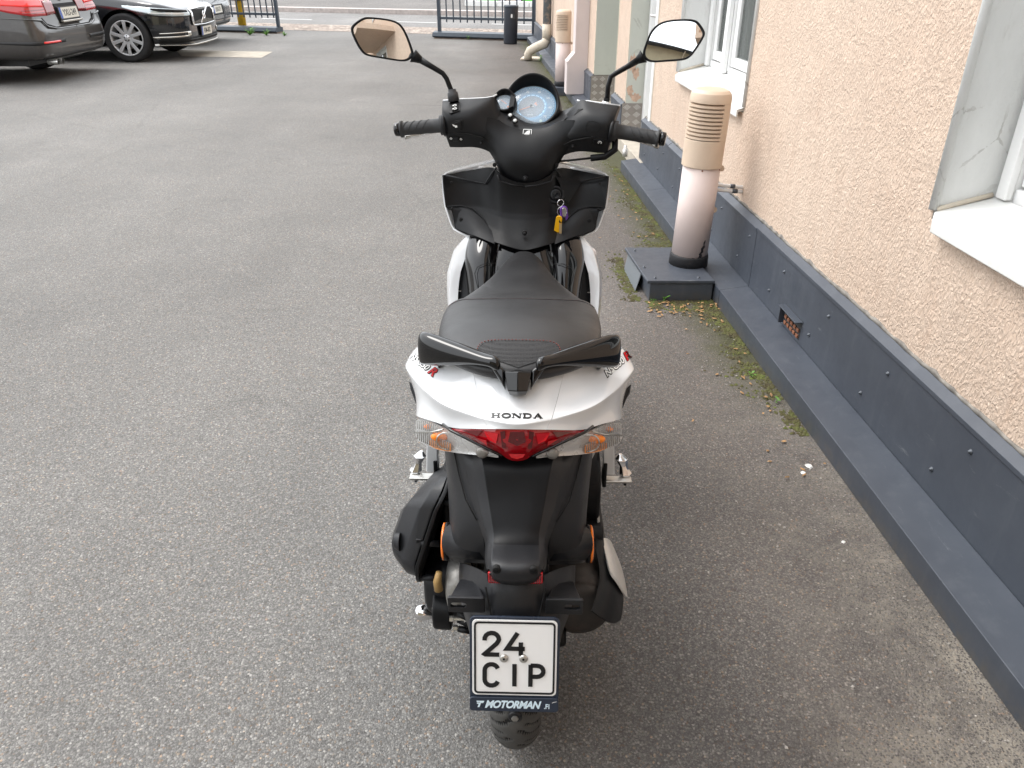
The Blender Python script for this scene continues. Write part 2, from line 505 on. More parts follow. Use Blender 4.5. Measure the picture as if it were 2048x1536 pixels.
def rrect(w, h, r, n=4, cx=0, cy=0):
    p = []
    for (sx, sy, a0) in ((1, 1, 0), (-1, 1, 90), (-1, -1, 180), (1, -1, 270)):
        for i in range(n + 1):
            a = R(a0 + 90 * i / n)
            p.append((cx + sx * (w / 2 - r) + r * math.cos(a), cy + sy * (h / 2 - r) + r * math.sin(a)))
    return p

def arc(cx, cy, rx, ry, a0, a1, n=8):
    return [(cx + rx * math.cos(R(a0 + (a1 - a0) * i / n)), cy + ry * math.sin(R(a0 + (a1 - a0) * i / n))) for i in range(n + 1)]

def ribbon(mb, pts, w, place, th=.0006, closed=False, wfun=None):
    """flat stroke of width w along 2D pts; place(x,y,h)->3D"""
    P = [Vector((p[0], p[1])) for p in pts]
    L, Rr = [], []
    n = len(P)
    for i in range(n):
        if closed:
            a = (P[i] - P[i - 1]).normalized(); b = (P[(i + 1) % n] - P[i]).normalized()
        else:
            a = (P[i] - P[max(i - 1, 0)]); b = (P[min(i + 1, n - 1)] - P[i])
            a = a.normalized() if a.length else b.normalized()
            b = b.normalized() if b.length else a
        t = (a + b)
        t = t.normalized() if t.length > 1e-6 else a
        nn = Vector((-t.y, t.x)); c = max(.35, nn.dot(Vector((-a.y, a.x))))
        ww = (wfun(i / (n - 1)) if wfun else w) / 2 / c
        L.append(P[i] + nn * ww); Rr.append(P[i] - nn * ww)
    rs = []
    for l_, r_ in zip(L, Rr):
        rs.append([place(l_.x, l_.y, 0), place(r_.x, r_.y, 0), place(r_.x, r_.y, th), place(l_.x, l_.y, th)])
    if closed: rs.append(rs[0])
    mb.rings(rs, True, not closed)

def text_obj(name, body, place, m, parent, size=1.0, sx=1.0, shear=0.0, th=.0005, bold=0.0, align='CENTER', spacing=1.0):
    """flat lettering (built-in font) set on the surface given by place(x, y, h)"""
    cu = bpy.data.curves.new('txt', 'FONT'); cu.body = body; cu.size = size
    cu.align_x = align; cu.align_y = 'CENTER'; cu.shear = shear; cu.offset = bold
    cu.space_character = spacing; cu.extrude = .5; cu.resolution_u = 3
    to = bpy.data.objects.new('txt', cu); col.objects.link(to)
    dg = bpy.context.evaluated_depsgraph_get(); dg.update()
    me = bpy.data.meshes.new_from_object(to.evaluated_get(dg))
    bpy.data.objects.remove(to); bpy.data.curves.remove(cu)
    for v in me.vertices:
        v.co = place(v.co.x * sx, v.co.y, th if v.co.z > 0 else 0)
    me.materials.clear(); me.materials.append(m); me.name = name
    return link(name, me, parent)

# ================================================================= SETTING
# yard and street ground: one sheet to the horizon, finer sheets above it
g = MB(); g.add([(-150, -60, 0), (150, -60, 0), (150, 300, 0), (-150, 300, 0)], [(0, 1, 2, 3)])
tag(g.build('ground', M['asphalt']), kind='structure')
# street runs aslant across the yard mouth
def street_line(d, s):     # s along the street (to the right), d away from the fence line
    ux, uy = math.cos(R(-17.6)), math.sin(R(-17.6))
    return (-1.4 + ux * s - uy * d, 16.75 + uy * s + ux * d)
def street_strip(d0, d1, z, name, m, s0=-60, s1=60, kind='structure', thick=0.0, parent=None):
    P = [street_line(d0, s0), street_line(d0, s1), street_line(d1, s1), street_line(d1, s0)]
    b = MB()
    if thick: b.rings([[(x, y, z - thick) for x, y in P], [(x, y, z) for x, y in P]])
    else: b.add([(x, y, z) for x, y in P], [(0, 1, 2, 3)])
    o = b.build(name, m, parent)
    if kind: tag(o, kind=kind)
    return o
street_strip(.75, 2.35, .004, 'cobbled_strip', M['cobble'])
street_strip(2.35, 6.3, .004, 'road', M['road'])
street_strip(6.3, 6.75, .12, 'kerb', M['kerb'], thick=.12)
street_strip(6.75, 11.5, .11, 'pavement', M['pavement'], thick=.1)
street_strip(11.5, 60, .02, 'far_ground', M['pavement'])
lm = MB()
for s0, s1 in ((-12.5, -10.9), (-9.3, -7.75), (-6.45, -5.0), (-3.3, -1.6), (-.2, 1.35), (2.9, 4.5)):
    P = [street_line(3.6, s0), street_line(3.6, s1), street_line(3.69, s1), street_line(3.69, s0)]
    lm.add([(x, y, .009) for x, y in P], [(0, 1, 2, 3)])
tag(lm.build('lane_marking', M['road_paint']), kind='structure')
# concrete patch let into the yard asphalt
cp = MB(); cp.add([(-5.75, 14.45, .004), (-4.02, 14.17, .004), (-3.96, 13.28, .004), (-5.3, 13.5, .004)], [(0, 1, 2, 3)])
tag(cp.build('concrete_patch', M['concrete']), kind='structure')

# ================================================================= BUILDING on the right
WA = R(2.96)
B = empty('building', (1.109, 0, 0), R(90) + WA,
          label='peach stucco building with dark metal plinth along the right side of the yard', cat='building')
def wl(s, n, z):   # building-local -> world
    W_ = Vector((-math.sin(WA), math.cos(WA))); N_ = Vector((-math.cos(WA), -math.sin(WA)))
    p = Vector((1.109, 0)) + W_ * s + N_ * n
    return Vector((p.x, p.y, z))

def wall_holes(name, s0, s1, z0, z1, n, holes, m, parent):
    xs = sorted(set([s0, s1] + [h[0] for h in holes] + [h[1] for h in holes]))
    zs = sorted(set([z0, z1] + [h[2] for h in holes] + [h[3] for h in holes]))
    b = MB()
    for i in range(len(xs) - 1):
        for j in range(len(zs) - 1):
            cx, cz = (xs[i] + xs[i + 1]) / 2, (zs[j] + zs[j + 1]) / 2
            if any(h[0] < cx < h[1] and h[2] < cz < h[3] for h in holes): continue
            b.add([(xs[i], n, zs[j]), (xs[i + 1], n, zs[j]), (xs[i + 1], n, zs[j + 1]), (xs[i], n, zs[j + 1])], [(0, 1, 2, 3)])
    return b.build(name, m, parent)

SN = -.16           # stucco plane
WIN = [(3.775, 5.055, .765, 2.35), (.82, 2.105, .765, 2.35), (-2.6, -1.3, .765, 2.35)]
UP = [(a, b, 3.9, 5.5) for a, b, _, _ in WIN]
wall_holes('wall', -7.0, 5.70, .36, 7.0, SN, WIN + UP, M['stucco'], B)
wall_holes('wall', 6.68, 7.2, .30, 7.0, SN, [], M['stucco'], B)
wall_holes('wall', 8.46, 16.0, .28, 7.0, SN, [], M['stucco'], B)
wall_holes('wall', 5.70, 6.68, 2.3, 7.0, SN, [], M['stucco'], B)
wall_holes('wall', 7.2, 8.46, 2.4, 7.0, SN, [], M['stucco'], B)
# far end return and roof line
MB().add([(16, SN, 0), (16, -4, 0), (16, -4, 7), (16, SN, 7)], [(0, 1, 2, 3)]).build('wall', M['stucco'], B)
MB().box((-7.2, -5, 7.0), (16.2, .25, 7.12)).build('eave', M['white_paint'], B)
# thin painted stucco edge lines at the jambs
def edge_bead(s, z0, z1):
    MB().box((s - .006, SN - .004, z0), (s + .006, SN + .004, z1)).build('corner_bead', M['cream'], B, bevel=.002)
for s in (5.70, 6.68, 7.2, 8.46): edge_bead(s, .36, 2.3)

def window(s0, s1, z0, z1, near=False):
    FN = -.33
    r = MB()     # plastered reveals
    r.box((s1, FN - .1, z0 + .0), (s1 + .02, SN - .001, z1))
    r.box((s0 - .02, FN - .1, z0 + .0), (s0, SN - .001, z1))
    r.box((s0 - .02, FN - .1, z1), (s1 + .02, SN - .001, z1 + .02))
    rv = r.build('window_reveal', M['plaster'], B)
    # rounded plaster nosing where reveal meets the stucco
    for s, d in ((s1, 1), (s0, -1)):
        MB().tube([(s + d * .004, SN + .001, z0 + .026), (s + d * .004, SN + .002, z1)], .012, 10).build('plaster_nosing', M['plaster'], rv, True)
    w = MB()
    fw = .055
    def bar(a0, a1, b0, b1, n0, n1): w.box((a0, n0, b0), (a1, n1, b1))
    F = MB()
    F.box((s0, FN - .06, z0 + .03), (s0 + fw, FN, z1)); F.box((s1 - fw, FN - .06, z0 + .03), (s1, FN, z1))
    F.box((s0 + fw, FN - .06, z0 + .045), (s1 - fw, FN - .004, z0 + .095)); F.box((s0 + fw, FN - .06, z1 - fw), (s1 - fw, FN - .004, z1))
    sm = s0 + (s1 - s0) * .70
    F.box((sm - .035, FN - .06, z0 + .075), (sm + .035, FN, z1 - fw))
    fr = F.build('window_frame', M['white_paint'], B, bevel=.004)
    # proud cover strips ending just above the sill
    MB().box((s1 - .06, FN + .001, z0 + .064), (s1 - .018, FN + .022, z1 - .02)).build('cover_strip', M['white_paint'], fr, bevel=.004)
    MB().box((sm - .026, FN + .001, z0 + .064), (sm + .026, FN + .026, z1 - .02)).build('cover_strip', M['white_paint'], fr, bevel=.004)
    MB().box((s0 + .018, FN + .001, z0 + .064), (s0 + .06, FN + .022, z1 - .02)).build('cover_strip', M['white_paint'], fr, bevel=.004)
    for a, b in ((s0 + fw + .006, sm - .041), (sm + .041, s1 - fw - .006)):
        S_ = MB(); t = .05; za, zb = z0 + .102, z1 - fw - .006
        S_.box((a, FN - .045, za), (a + t, FN - .012, zb)); S_.box((b - t, FN - .045, za), (b, FN - .012, zb))
        S_.box((a + t, FN - .045, za), (b - t, FN - .013, za + t)); S_.box((a + t, FN - .045, zb - t), (b - t, FN - .013, zb))
        sash = S_.build('sash', M['white_paint'], B, bevel=.003)
        MB().box((a + t, FN - .034, za + t), (b - t, FN - .028, zb - t)).build('pane', M['glass'], sash)
    # curtains hang inside
    cw = MB(); ns = 60; pts = []
    for i in range(ns + 1):
        s = s0 + (s1 - s0) * i / ns
        pts.append((s, FN - .16 + .012 * math.sin(i * 1.3) + .006 * math.sin(i * .41)))
    cw.add([(s, n, z0) for s, n in pts] + [(s, n, z1) for s, n in pts], [(i, i + 1, i + ns + 2, i + ns + 1) for i in range(ns)])
    cw.build('curtain', M['curtain'], B, True, fix=False)
    MB().add([(s0 - .3, FN - .5, z0 - .2), (s1 + .3, FN - .5, z0 - .2), (s1 + .3, FN - .5, z1 + .2), (s0 - .3, FN - .5, z1 + .2)], [(0, 1, 2, 3)]).build('room_back', M['dark_inside'], B)
    # sill: sloping top, folded front lip and a small end turn-up
    sl = MB()
    e = .0
    sec = [(FN + .0, z0 + .062), (SN + .002, z0 + .022), (SN + .029, z0 + .014), (SN + .030, z0 - .020), (SN + .022, z0 - .022), (SN + .020, z0 + .002), (FN, z0 + .040)]
    ends = {0: (s0 + .002, s1 - .002), 1: (s0 + .002, s1 - .006), 2: (s0 + .012, s1 - .050), 3: (s0 + .012, s1 - .052), 4: (s0 + .012, s1 - .052), 5: (s0 + .012, s1 - .050), 6: (s0 + .002, s1 - .002)}
    sl.rings([[(ends[i][e2], n, z) for i, (n, z) in enumerate(sec)] for e2 in (0, 1)])
    so = sl.build('window_sill', M['sill_white'], B, bevel=.003)
    MB().tube([(s1 - .004, FN + .02, z0 + .066), (s1 - .004, SN - .005, z0 + .028)], .007, 8).build('sealant', M['cream'], so, True)
for wdef in WIN: window(*wdef)
for wdef in UP: window(*wdef)

# ---- plinth: face sheets, sloped cap, ledge with folded front; panels overlap at joints
def plinth_run(a, b, joints, ledge=True, top=.365, n0=-.13, capz=.022):
    xs = [a] + [j for j in joints if a < j < b] + [b]
    for i in range(len(xs) - 1):
        s0, s1 = xs[i], xs[i + 1] - .0015
        k = .0012 * (i % 2)
        zt = top + random.uniform(-.003, .003)
        f = MB(); f.box((s0, n0 - .02, .09), (s1, n0 + k, zt))
        f.build('plinth_sheet', M['zinc'], B, bevel=.0015)
        c = MB(); c.rings([[(s, n0 + .004 + k, zt - .012), (s, n0 + .004 + k, zt + .002), (s, SN + .004, zt + capz), (s, SN - .02, zt + capz), (s, SN - .02, zt - .012)] for s in (s0, s1)])
        c.build('cap_flashing', M['zinc'], B, bevel=.0015)
        if ledge:
            g_ = MB(); g_.rings([[(s, -.03, .0), (s, .0 + k, .0), (s, .0 + k, .080), (s, n0 + .001, .098), (s, n0 + .001, .085), (s, -.03, .06)] for s in (s0, s1)])
            g_.build('ledge_sheet', M['zinc'], B, bevel=.002)
    # ragged sealant line where the stucco starts
    n = max(4, int((b - a) / .03)); v = []
    sb = MB(); rs = []
    for i in range(n + 1):
        s = a + (b - a) * i / n
        r1 = .006 + .006 * random.random(); up = .004 + .012 * random.random() * random.random()
        rs.append([(s, SN - .004, top + capz - .002), (s, SN + .004 + r1 * .5, top + capz - .001), (s, SN + .003, top + capz + up), (s, SN - .004, top + capz + up)])
    sb.rings(rs).build('mortar_edge', M['mortar'], B, True)
plinth_run(-3.2, 5.86, (-1.2, .35, 3.3, 5.0))
plinth_run(6.69, 7.2, (), ledge=False, top=.34)
plinth_run(8.46, 16.0, (10.6, 12.8), top=.33)
# screws with washers, two rows
scr = MB(); scr.lathe([(.0075, 0), (.0075, .0015), (.0045, .002), (.0045, .006), (.002, .0075)], 'Y', seg=8)
s0 = scr.build('screw', M['screw'], B, True)
spots = [(s, -.13, z) for s in [x * .435 + .33 for x in range(-2, 13)] for z in (.30, .165) if abs(s - 2.81) > .05 or z > .2]
spots = [(s + (.12 if z < .2 else 0), n, z + random.uniform(-.008, .008)) for s, n, z in spots] + [(6.75, -.13, .30), (7.12, -.13, .29), (8.55, -.13, .28), (9.2, -.13, .28), (10.1, -.13, .28)]
s0.location = spots[0]
for p in spots[1:]: share(s0, loc=p)
# brick vent opening with a small metal hood
MB().box((2.70, -.152, .112), (2.86, -.129, .19)).build('vent_opening', M['dark_inside'], B)
MB().box((2.69, -.1285, .186), (2.87, -.098, .190)).build('vent_hood', M['zinc'], B, bevel=.001)
MB().box((2.868, -.1285, .112), (2.872, -.108, .186)).build('vent_cheek', M['zinc'], B)
for i in range(5):
    for j in range(3):
        if random.random() < .2: continue
        MB().box((2.706 + i * .031, -.1285, .116 + j * .024), (2.706 + i * .031 + .021, -.122, .116 + j * .024 + .014)).build('brick', M['rust'], B, bevel=.002)

# ---- doorways in the far part of the wall
def reveal_wall(name, s, n0, n1, z0, z1, m):
    return MB().box((s, n1, z0), (s + .012, n0, z1)).build(name, m, B)
reveal_wall('door_reveal', 6.672, SN - .001, -.42, .355, 2.3, M['green_plaster'])
reveal_wall('door_reveal', 8.452, SN - .001, -.55, .35, 2.4, M['green_plaster'])
# bare patches where the paint has come off
def blob(cx, cz, rx, rz, s, m, seedv, parent, thick=.0012):
    rnd = random.Random(seedv); pts = []
    for i in range(26):
        a = 2 * math.pi * i / 26; k = .62 + .5 * rnd.random()
        pts.append((cx + rx * k * math.cos(a), cz + rz * k * math.sin(a)))
    return MB().rings([[(s, p[0], p[1]) for p in pts], [(s - thick, p[0], p[1]) for p in pts]]).build('bare_patch', m, parent)
M['bare'] = mat('bare_plaster', (.52, .36, .27), .95, var=.2, vscale=30, bump=.5, bscale=80)
blob(-.20, .66, .035, .075, 6.6718, M['bare'], 3, B); blob(-.23, .58, .03, .05, 6.6718, M['bare'], 5, B)
blob(-.24, .40, .05, .035, 6.6718, M['bare'], 9, B); blob(-.19, .45, .03, .05, 6.6718, M['bare'], 11, B)
def tread_plate(s, n0, n1, z0, z1, nx, nz):
    p = MB().box((s - .004, n1, z0), (s, n0, z1)).build('tread_plate', M['tread'], B)
    lug = None
    for i in range(nx):
        for j in range(nz):
            cn = n0 + (n1 - n0) * (i + .5) / nx; cz = z0 + (z1 - z0) * (j + .5) / nz
            d = 1 if (i + j) % 2 == 0 else -1
            b = MB(); w, h = abs(n1 - n0) / nx * .40, (z1 - z0) / nz * .34
            for q in range(4):
                t = (q - 1.5) / 4
                c = (cn + d * t * w * 1.1, cz - t * h * 1.1) if True else None
                hw_, hh = w * .62, h * .09
                ca, sa = math.cos(R(38 * d)), math.sin(R(38 * d))
                pts = [(c[0] + ca * a - sa * e, c[1] + sa * a + ca * e) for a, e in ((-hw_, -hh), (hw_, -hh), (hw_, hh), (-hw_, hh))]
                b.rings([[(s - .004, x, z) for x, z in pts], [(s - .007, x, z) for x, z in pts]])
            b.build('lug', M['tread_lug'], p)
tread_plate(6.668, -.132, -.46, .0, .355, 4, 6)
tread_plate(8.448, -.132, -.52, .08, .345, 5, 4)
# white door casing and door leaves
for s0_, s1_, nn, m_ in ((5.70, 6.67, -.42, 'white_paint'), (7.2, 8.45, -.54, 'green_plaster')):
    d = MB().box((s0_, nn - .04, .10), (s1_, nn, 2.3)).build('door', M[m_], B)
    MB().box((s0_ + .12, nn + .001, .25), (s1_ - .12, nn + .012, 1.1)).build('door_panel', M[m_], d, bevel=.006)
    MB().box((s0_, nn - .04, 0), (s1_, SN + .05, .10)).build('door_step', M['concrete'], B, bevel=.006)
MB().box((6.60, -.42, .10), (6.668, -.30, 2.3)).build('door_casing', M['white_paint'], B, bevel=.004)
MB().box((5.702, -.30, .0), (5.76, -.150, 2.3)).build('door_casing', M['white_paint'], B, bevel=.006)
MB().box((5.80, -.29, .4), (5.88, -.24, 2.2)).build('door_edge', mat('dark_brown_door', (.07, .045, .035), .5), B)
MB().tube([(5.79, -.22, 1.05), (5.79, -.16, 1.05), (5.90, -.15, 1.05)], .01, 8).build('door_handle', M['tread_lug'], B, True)
MB().lathe([(.02, 0), (.02, .05), (.012, .052), (.012, .08)], 'Z', (5.93, -.04, .095), 12).build('hose_coupling', M['tread_lug'], B, True)
# balcony behind the camera (seen in the left mirror)
bal = MB(); bal.box((-3.1, SN, 2.50), (-.4, 1.0, 2.66)); bo = bal.build('balcony_slab', M['stucco'], B)
MB().box((-3.1, .90, 2.66), (-.4, 1.0, 3.6)).build('balcony_parapet', M['stucco'], B)
MB().box((-3.1, SN, 2.66), (-3.0, .90, 3.6)).build('balcony_parapet', M['stucco'], B)
MB().box((-5.2, SN, 0), (-4.6, .9, 7.0)).build('wall_pier', M['stucco'], B)

# ---- ventilation pipes
def vent_pipe(loc, rz, label, base_h, cable=False, damage=False, s=1.0):
    t = empty('vent_pipe', loc, rz, label=label, cat='vent pipe', group='vent pipes standing along the wall')
    r = .085
    lean = .028
    b = MB()
    b.lathe([(r, 0), (r, .46)], 'Z', (0, 0, .03), 40)
    b.build('pipe', M['pink_pipe'], t, True)
    rs = []
    sl = MB()
    for h, rr in ((0, .093), (.045, .091), (.052, .088)):
        rs.append([(rr * math.cos(2 * math.pi * i / 40), rr * math.sin(2 * math.pi * i / 40), h + (.006 * random.random() if h > .05 else 0)) for i in range(40)])
    sl.rings(rs).build('sleeve', M['tar'], t, True)
    if damage:
        pts = [(0, 0), (.006, .010), (.002, .018), (.012, .03), (.010, .045), (.022, .058), (.020, .072), (.028, .085), (.031, .076), (.027, .062), (.034, .050), (.024, .040), (.026, .026), (.016, .02), (.022, .008), (.018, 0)]
        mb = MB(); a0 = R(-74)
        def pl(x, y, h): 
            a = a0 + x / r; return ((r + h) * math.cos(a), (r + h) * math.sin(a), .055 + y)
        mb.rings([[pl(x, y, .0) for x, y in pts], [pl(x, y, .0012) for x, y in pts]]).build('torn_patch', M['tar'], t)
    # cap: drum with louvres on the yard side
    cap = MB(); R2 = .093
    def ring(z, rr, k=1.0):
        o = []
        for i in range(40):
            a = 2 * math.pi * i / 40
            x, y = rr * math.cos(a), rr * math.sin(a)
            x = max(-rr, min(x, rr * .86)); o.append((x, y, z))
        return o
    cap.rings([ring(.47, .087), ring(.47, R2), ring(.59, R2)])
    co = cap.build('vent_cap', M['beige_cap'], t, bevel=.002)
    MB().rings([ring(.745, R2), ring(.765, R2), ring(.785, R2 * .95), ring(.797, R2 * .82), ring(.802, R2 * .55)]).build('cap_top', M['beige_cap'], co, bevel=.002)
    # core and solid back behind the louvres
    MB().rings([ring(.585, .070), ring(.75, .070)]).build('inner_core', M['slot_dark'], co)
    bk = MB(); N_ = 20
    a0, a1 = R(-62), R(128)
    def sect(z0, z1, aa, bb, r0, r1, tilt=0.0):
        rs = []
        for i in range(N_ + 1):
            a = aa + (bb - aa) * i / N_
            def q(rr, z):
                x = max(-rr, min(rr * math.cos(a), rr * .86)); return (x, rr * math.sin(a), z)
            rs.append([q(r0, z0 + tilt), q(r1, z0), q(r1, z1), q(r0, z1 + tilt)])
        return rs
    bk.rings(sect(.59, .745, a0, a1, .06, R2)).build('cap_back', M['beige_cap'], co)
    nl = 9
    for i in range(nl):
        z = .594 + i * .0167
        MB().rings(sect(z, z + .0085, a1, R(298), .068, R2, .006)).build('louvre', M['beige_cap'], co)
    # joint strap with lug
    MB().lathe([(.0885, .468), (.0885, .472), (.0865, .473)], 'Z', seg=40).build('collar', M['beige_cap'], t, True)
    MB().lathe([(.012, 0), (.012, .005)], 'Y', (.094, .0, .455), 14).build('lug', M['beige_cap'], t)
    MB().box((.078, -.002, .45), (.10, .003, .47)).build('strap', M['beige_cap'], t)
    for a in (-100, -35):
        MB().lathe([(.004, 0), (.003, .003)], 'Z', basis=(Vector((-math.sin(R(a)), math.cos(R(a)), 0)), Vector((0, 0, 1)), Vector((math.cos(R(a)), math.sin(R(a)), 0))), c=(.085 * math.cos(R(a)), .085 * math.sin(R(a)), .462), seg=8).build('screw', M['rust'], t)
    if cable:
        for dz, l_ in ((0, .19), (-.022, .215)):
            p = MB().tube([(.06, .03, .375 + dz), (.06 + l_, .05, .36 + dz)], .009, 12).build('cable_conduit', M['white_paint'], t, True)
            MB().tube([(.06 + l_ * .50, .04, .3675 + dz), (.06 + l_ * .62, .0425, .3662 + dz)], .0102, 10).build('clip', M['screw'], p, True)
        MB().lathe([(.014, 0), (.014, .004)], 'Y', (.082, -.02, .27), 14).build('lug', M['beige_cap'], t)
    return t
p1 = vent_pipe((.853, 3.60, .098), R(0), 'near pink pipe with louvred beige cap and torn paint at its foot, on metal box', .1, True, True)
p1.rotation_euler = (0, R(1.6), 0)
q = wl(9.95, .02, .095)
p2 = vent_pipe((.583, 9.62, .085), R(0), 'far pink pipe with louvred beige cap beside the tall sheet duct', .1)
# metal box under the near pipe
fb = empty('flashing_box', (.76, 3.6, 0), 0, label='low dark sheet metal box jutting from the wall ledge under the near vent pipe', cat='flashing box')
pts = [(-.165, .21), (-.125, -.235), (.165, -.235), (.11, .21)]
MB().rings([[(x, y, .0) for x, y in pts], [(x, y, .088) for x, y in pts]]).build('box_side', M['zinc'], fb, bevel=.003)
pt = [(-.185, .225), (-.14, -.243), (.17, -.243), (.12, .225)]
MB().rings([[(x, y, .086) for x, y in pt], [(x, y, .101) for x, y in pt]]).build('box_lid', M['zinc'], fb, bevel=.003)
for x, y in ((-.14, .17), (-.13, -.07), (-.10, -.21), (.10, -.21)):
    MB().lathe([(.007, 0), (.007, .002), (.004, .0025), (.004, .007)], 'Z', (x, y, .101), 8).build('screw', M['screw'], fb, True)
MB().rings([[(-.19, .17, .0), (-.165, .21, .085), (-.16, .21, .085)], [(-.175, -.13, .0), (-.148, -.1, .085), (-.143, -.1, .085)]]).build('bent_flap', mat('dull_zinc', (.16, .175, .19), .5, metal=.3), fb)
fb2 = empty('flashing_box', (.56, 9.6, 0), 0, label='low dark sheet metal box under the far vent pipe', cat='flashing box')
MB().box((-.12, -.16, 0), (.16, .16, .088)).build('box_side', M['zinc'], fb2, bevel=.004)
# sheet duct by the far pipe
dt = empty('sheet_duct', wl(9.05, -.07, .09), R(90) + WA, label='tall pinkish rectangular sheet metal duct with flared foot fixed to the wall', cat='duct')
MB().rings([[(-.10, -.09, z), (.10, -.09, z), (.10, y, z), (-.10, y, z)] for z, y in ((0, .13), (.33, .13), (.42, .05), (2.6, .05))]).build('casing', M['pink_duct'], dt, bevel=.004)
MB().box((-.104, .10, .325), (.104, .134, .333)).build('seam', M['pink_duct'], dt)

# rainwater downpipe
dp = empty('downpipe', wl(12.85, -.02, 0), R(90) + WA, label='rainwater downpipe with flaking grey paint and cream elbow over a drain slab', cat='downpipe')
MB().tube([(0, -.06, .50), (0, -.06, 7.0)], .062, 24).build('pipe', M['flaky'], dp, True)
MB().tube([(0, -.06, .30), (0, -.06, .52)], .070, 24).build('joint', M['cream'], dp, True)
MB().tube([(0, -.06, .32), (0, -.03, .25), (.05, .10, .19), (.08, .19, .14), (.085, .215, .09), (.085, .215, .02)], [.069, .072, .068, .066, .062, .060], 24).build('elbow', M['cream'], dp, True)
MB().tube([(0.07, -.12, 1.2), (0.07, -.12, 7)], .012, 8).build('cable', M['bare'], dp, True)
ds = tag(MB().box((0, 0, 0), (.30, .30, .028)).build('drain_slab', M['cream'], bevel=.006), 'broken cream slab lying under the downpipe outlet', 'drain slab')
ds.location = (.13, 12.95, .002); ds.rotation_euler = (0, 0, R(-8))

# ================================================================= FENCES, BIN, POST
def fence(s0, s1, label, nbars, first, step):
    x0, y0 = street_line(0, s0)
    t = empty('metal_fence', (x0, y0, 0), R(-17.6), label=label, cat='fence')
    Lf = s1 - s0
    bs = MB(); bs.rings([[(x, -.13, .02), (x, -.16, .045), (x, -.13, .11), (x, 0, .13), (x, .13, .11), (x, .13, .02)] for x in (0, Lf)])
    bs.build('footing_cover', M['fence_paint'], t, bevel=.004)
    MB().box((.02, -.11, 0), (Lf, .11, .03)).build('footing', M['soil'], t)
    for x in (.10, Lf - .02):
        MB().box((x - .03, -.03, .11), (x + .03, .03, 1.9)).build('post', M['fence_paint'], t, bevel=.003)
    for z in (.36, 1.7):
        MB().box((.13, -.02, z - .025), (Lf - .05, .02, z + .02)).build('rail', M['fence_paint'], t, bevel=.003)
    b0 = None
    for i in range(nbars):
        x = first + i * step
        if x > Lf - .08: break
        if b0 is None:
            b0 = MB().box((-.011, -.011, .285), (.011, .011, 1.85)).build('bar', M['fence_paint'], t, bevel=.002)
            b0.location = (x, .0, 0)
        else: share(b0, loc=(x, 0, 0))
    return t
fence(-.12, 1.92, 'dark metal bar fence right of the yard mouth, behind the black bin', 14, .255, .143)
fence(-9.6, -3.62, 'dark metal bar fence left of the yard mouth, behind the parked cars', 40, .30, .143)
bn = empty('litter_bin', (-.03, 15.58, 0), 0, label='slim black cylindrical bin standing in front of the bar fence', cat='bin')
MB().lathe([(.118, .0), (.124, .02), (.128, .60), (.128, .64)], 'Z', seg=28).build('body', mat('black_bin', (.028, .032, .042), .45, var=.1, vscale=10), bn, True)
MB().lathe([(.132, .60), (.132, .635), (.10, .642), (.02, .645)], 'Z', seg=28).build('lid', M['fence_paint'], bn, True)
MB().prism(rrect(.085, .09, .03, cx=0, cy=0), (.03, -.131, .46), (1, 0, 0), (0, 0, 1), (0, .006, 0)).build('opening', M['dark_inside'], bn)
MB().prism(rrect(.03, .06, .012), (.012, -.134, .47), (1, 0, 0), (0, 0, 1), (0, .003, 0)).build('sticker', M['white_paint'], bn)
bn.rotation_euler = (0, R(1.5), 0)
yp = empty('yellow_post', (-5.90, 18.75, 0), 0, label='yellow steel post behind the left bar fence', cat='post')
MB().lathe([(.085, 0), (.085, 1.6)], 'Z', seg=20).build('pole', M['yellow'], yp, True)
MB().lathe([(.19, .58), (.27, .64), (.27, 1.1), (.2, 1.16)], 'Z', seg=24).build('container', M['fence_paint'], yp, True)

# planting bed across the street with kick scooters
def bed_pt(s, d): return street_line(d, s)
pb = MB()
tag(street_strip(8.85, 13.5, .125, 'planting_bed', M['soil'], -2.72, 12, kind=None), kind='structure')
bd = empty('bed_edging', (*street_line(8.80, -2.78), .11), R(-17.6), label='white stone edging of the planting bed across the street', cat='edging')
for i in range(9):
    MB().box((i * 1.0 + .01, -.06, 0), (i * 1.0 + .99, .06, .15)).build('edging_stone', M['road_paint'], bd, bevel=.01)
for i in range(5):
    MB().box((-.06, .07 + i * 1.0, 0), (.06, 1.06 + i * 1.0, .13)).build('edging_stone', M['road_paint'], bd, bevel=.01)
M['green'] = mat('bright_green_paint', (.10, .50, .06), .4)
M['rubber'] = mat('tyre_rubber', (.018, .018, .019), .75, bump=.2, bscale=200, var=.2, vscale=20)
M['alloy'] = mat('silver_alloy', (.62, .63, .64), .35, metal=.45)
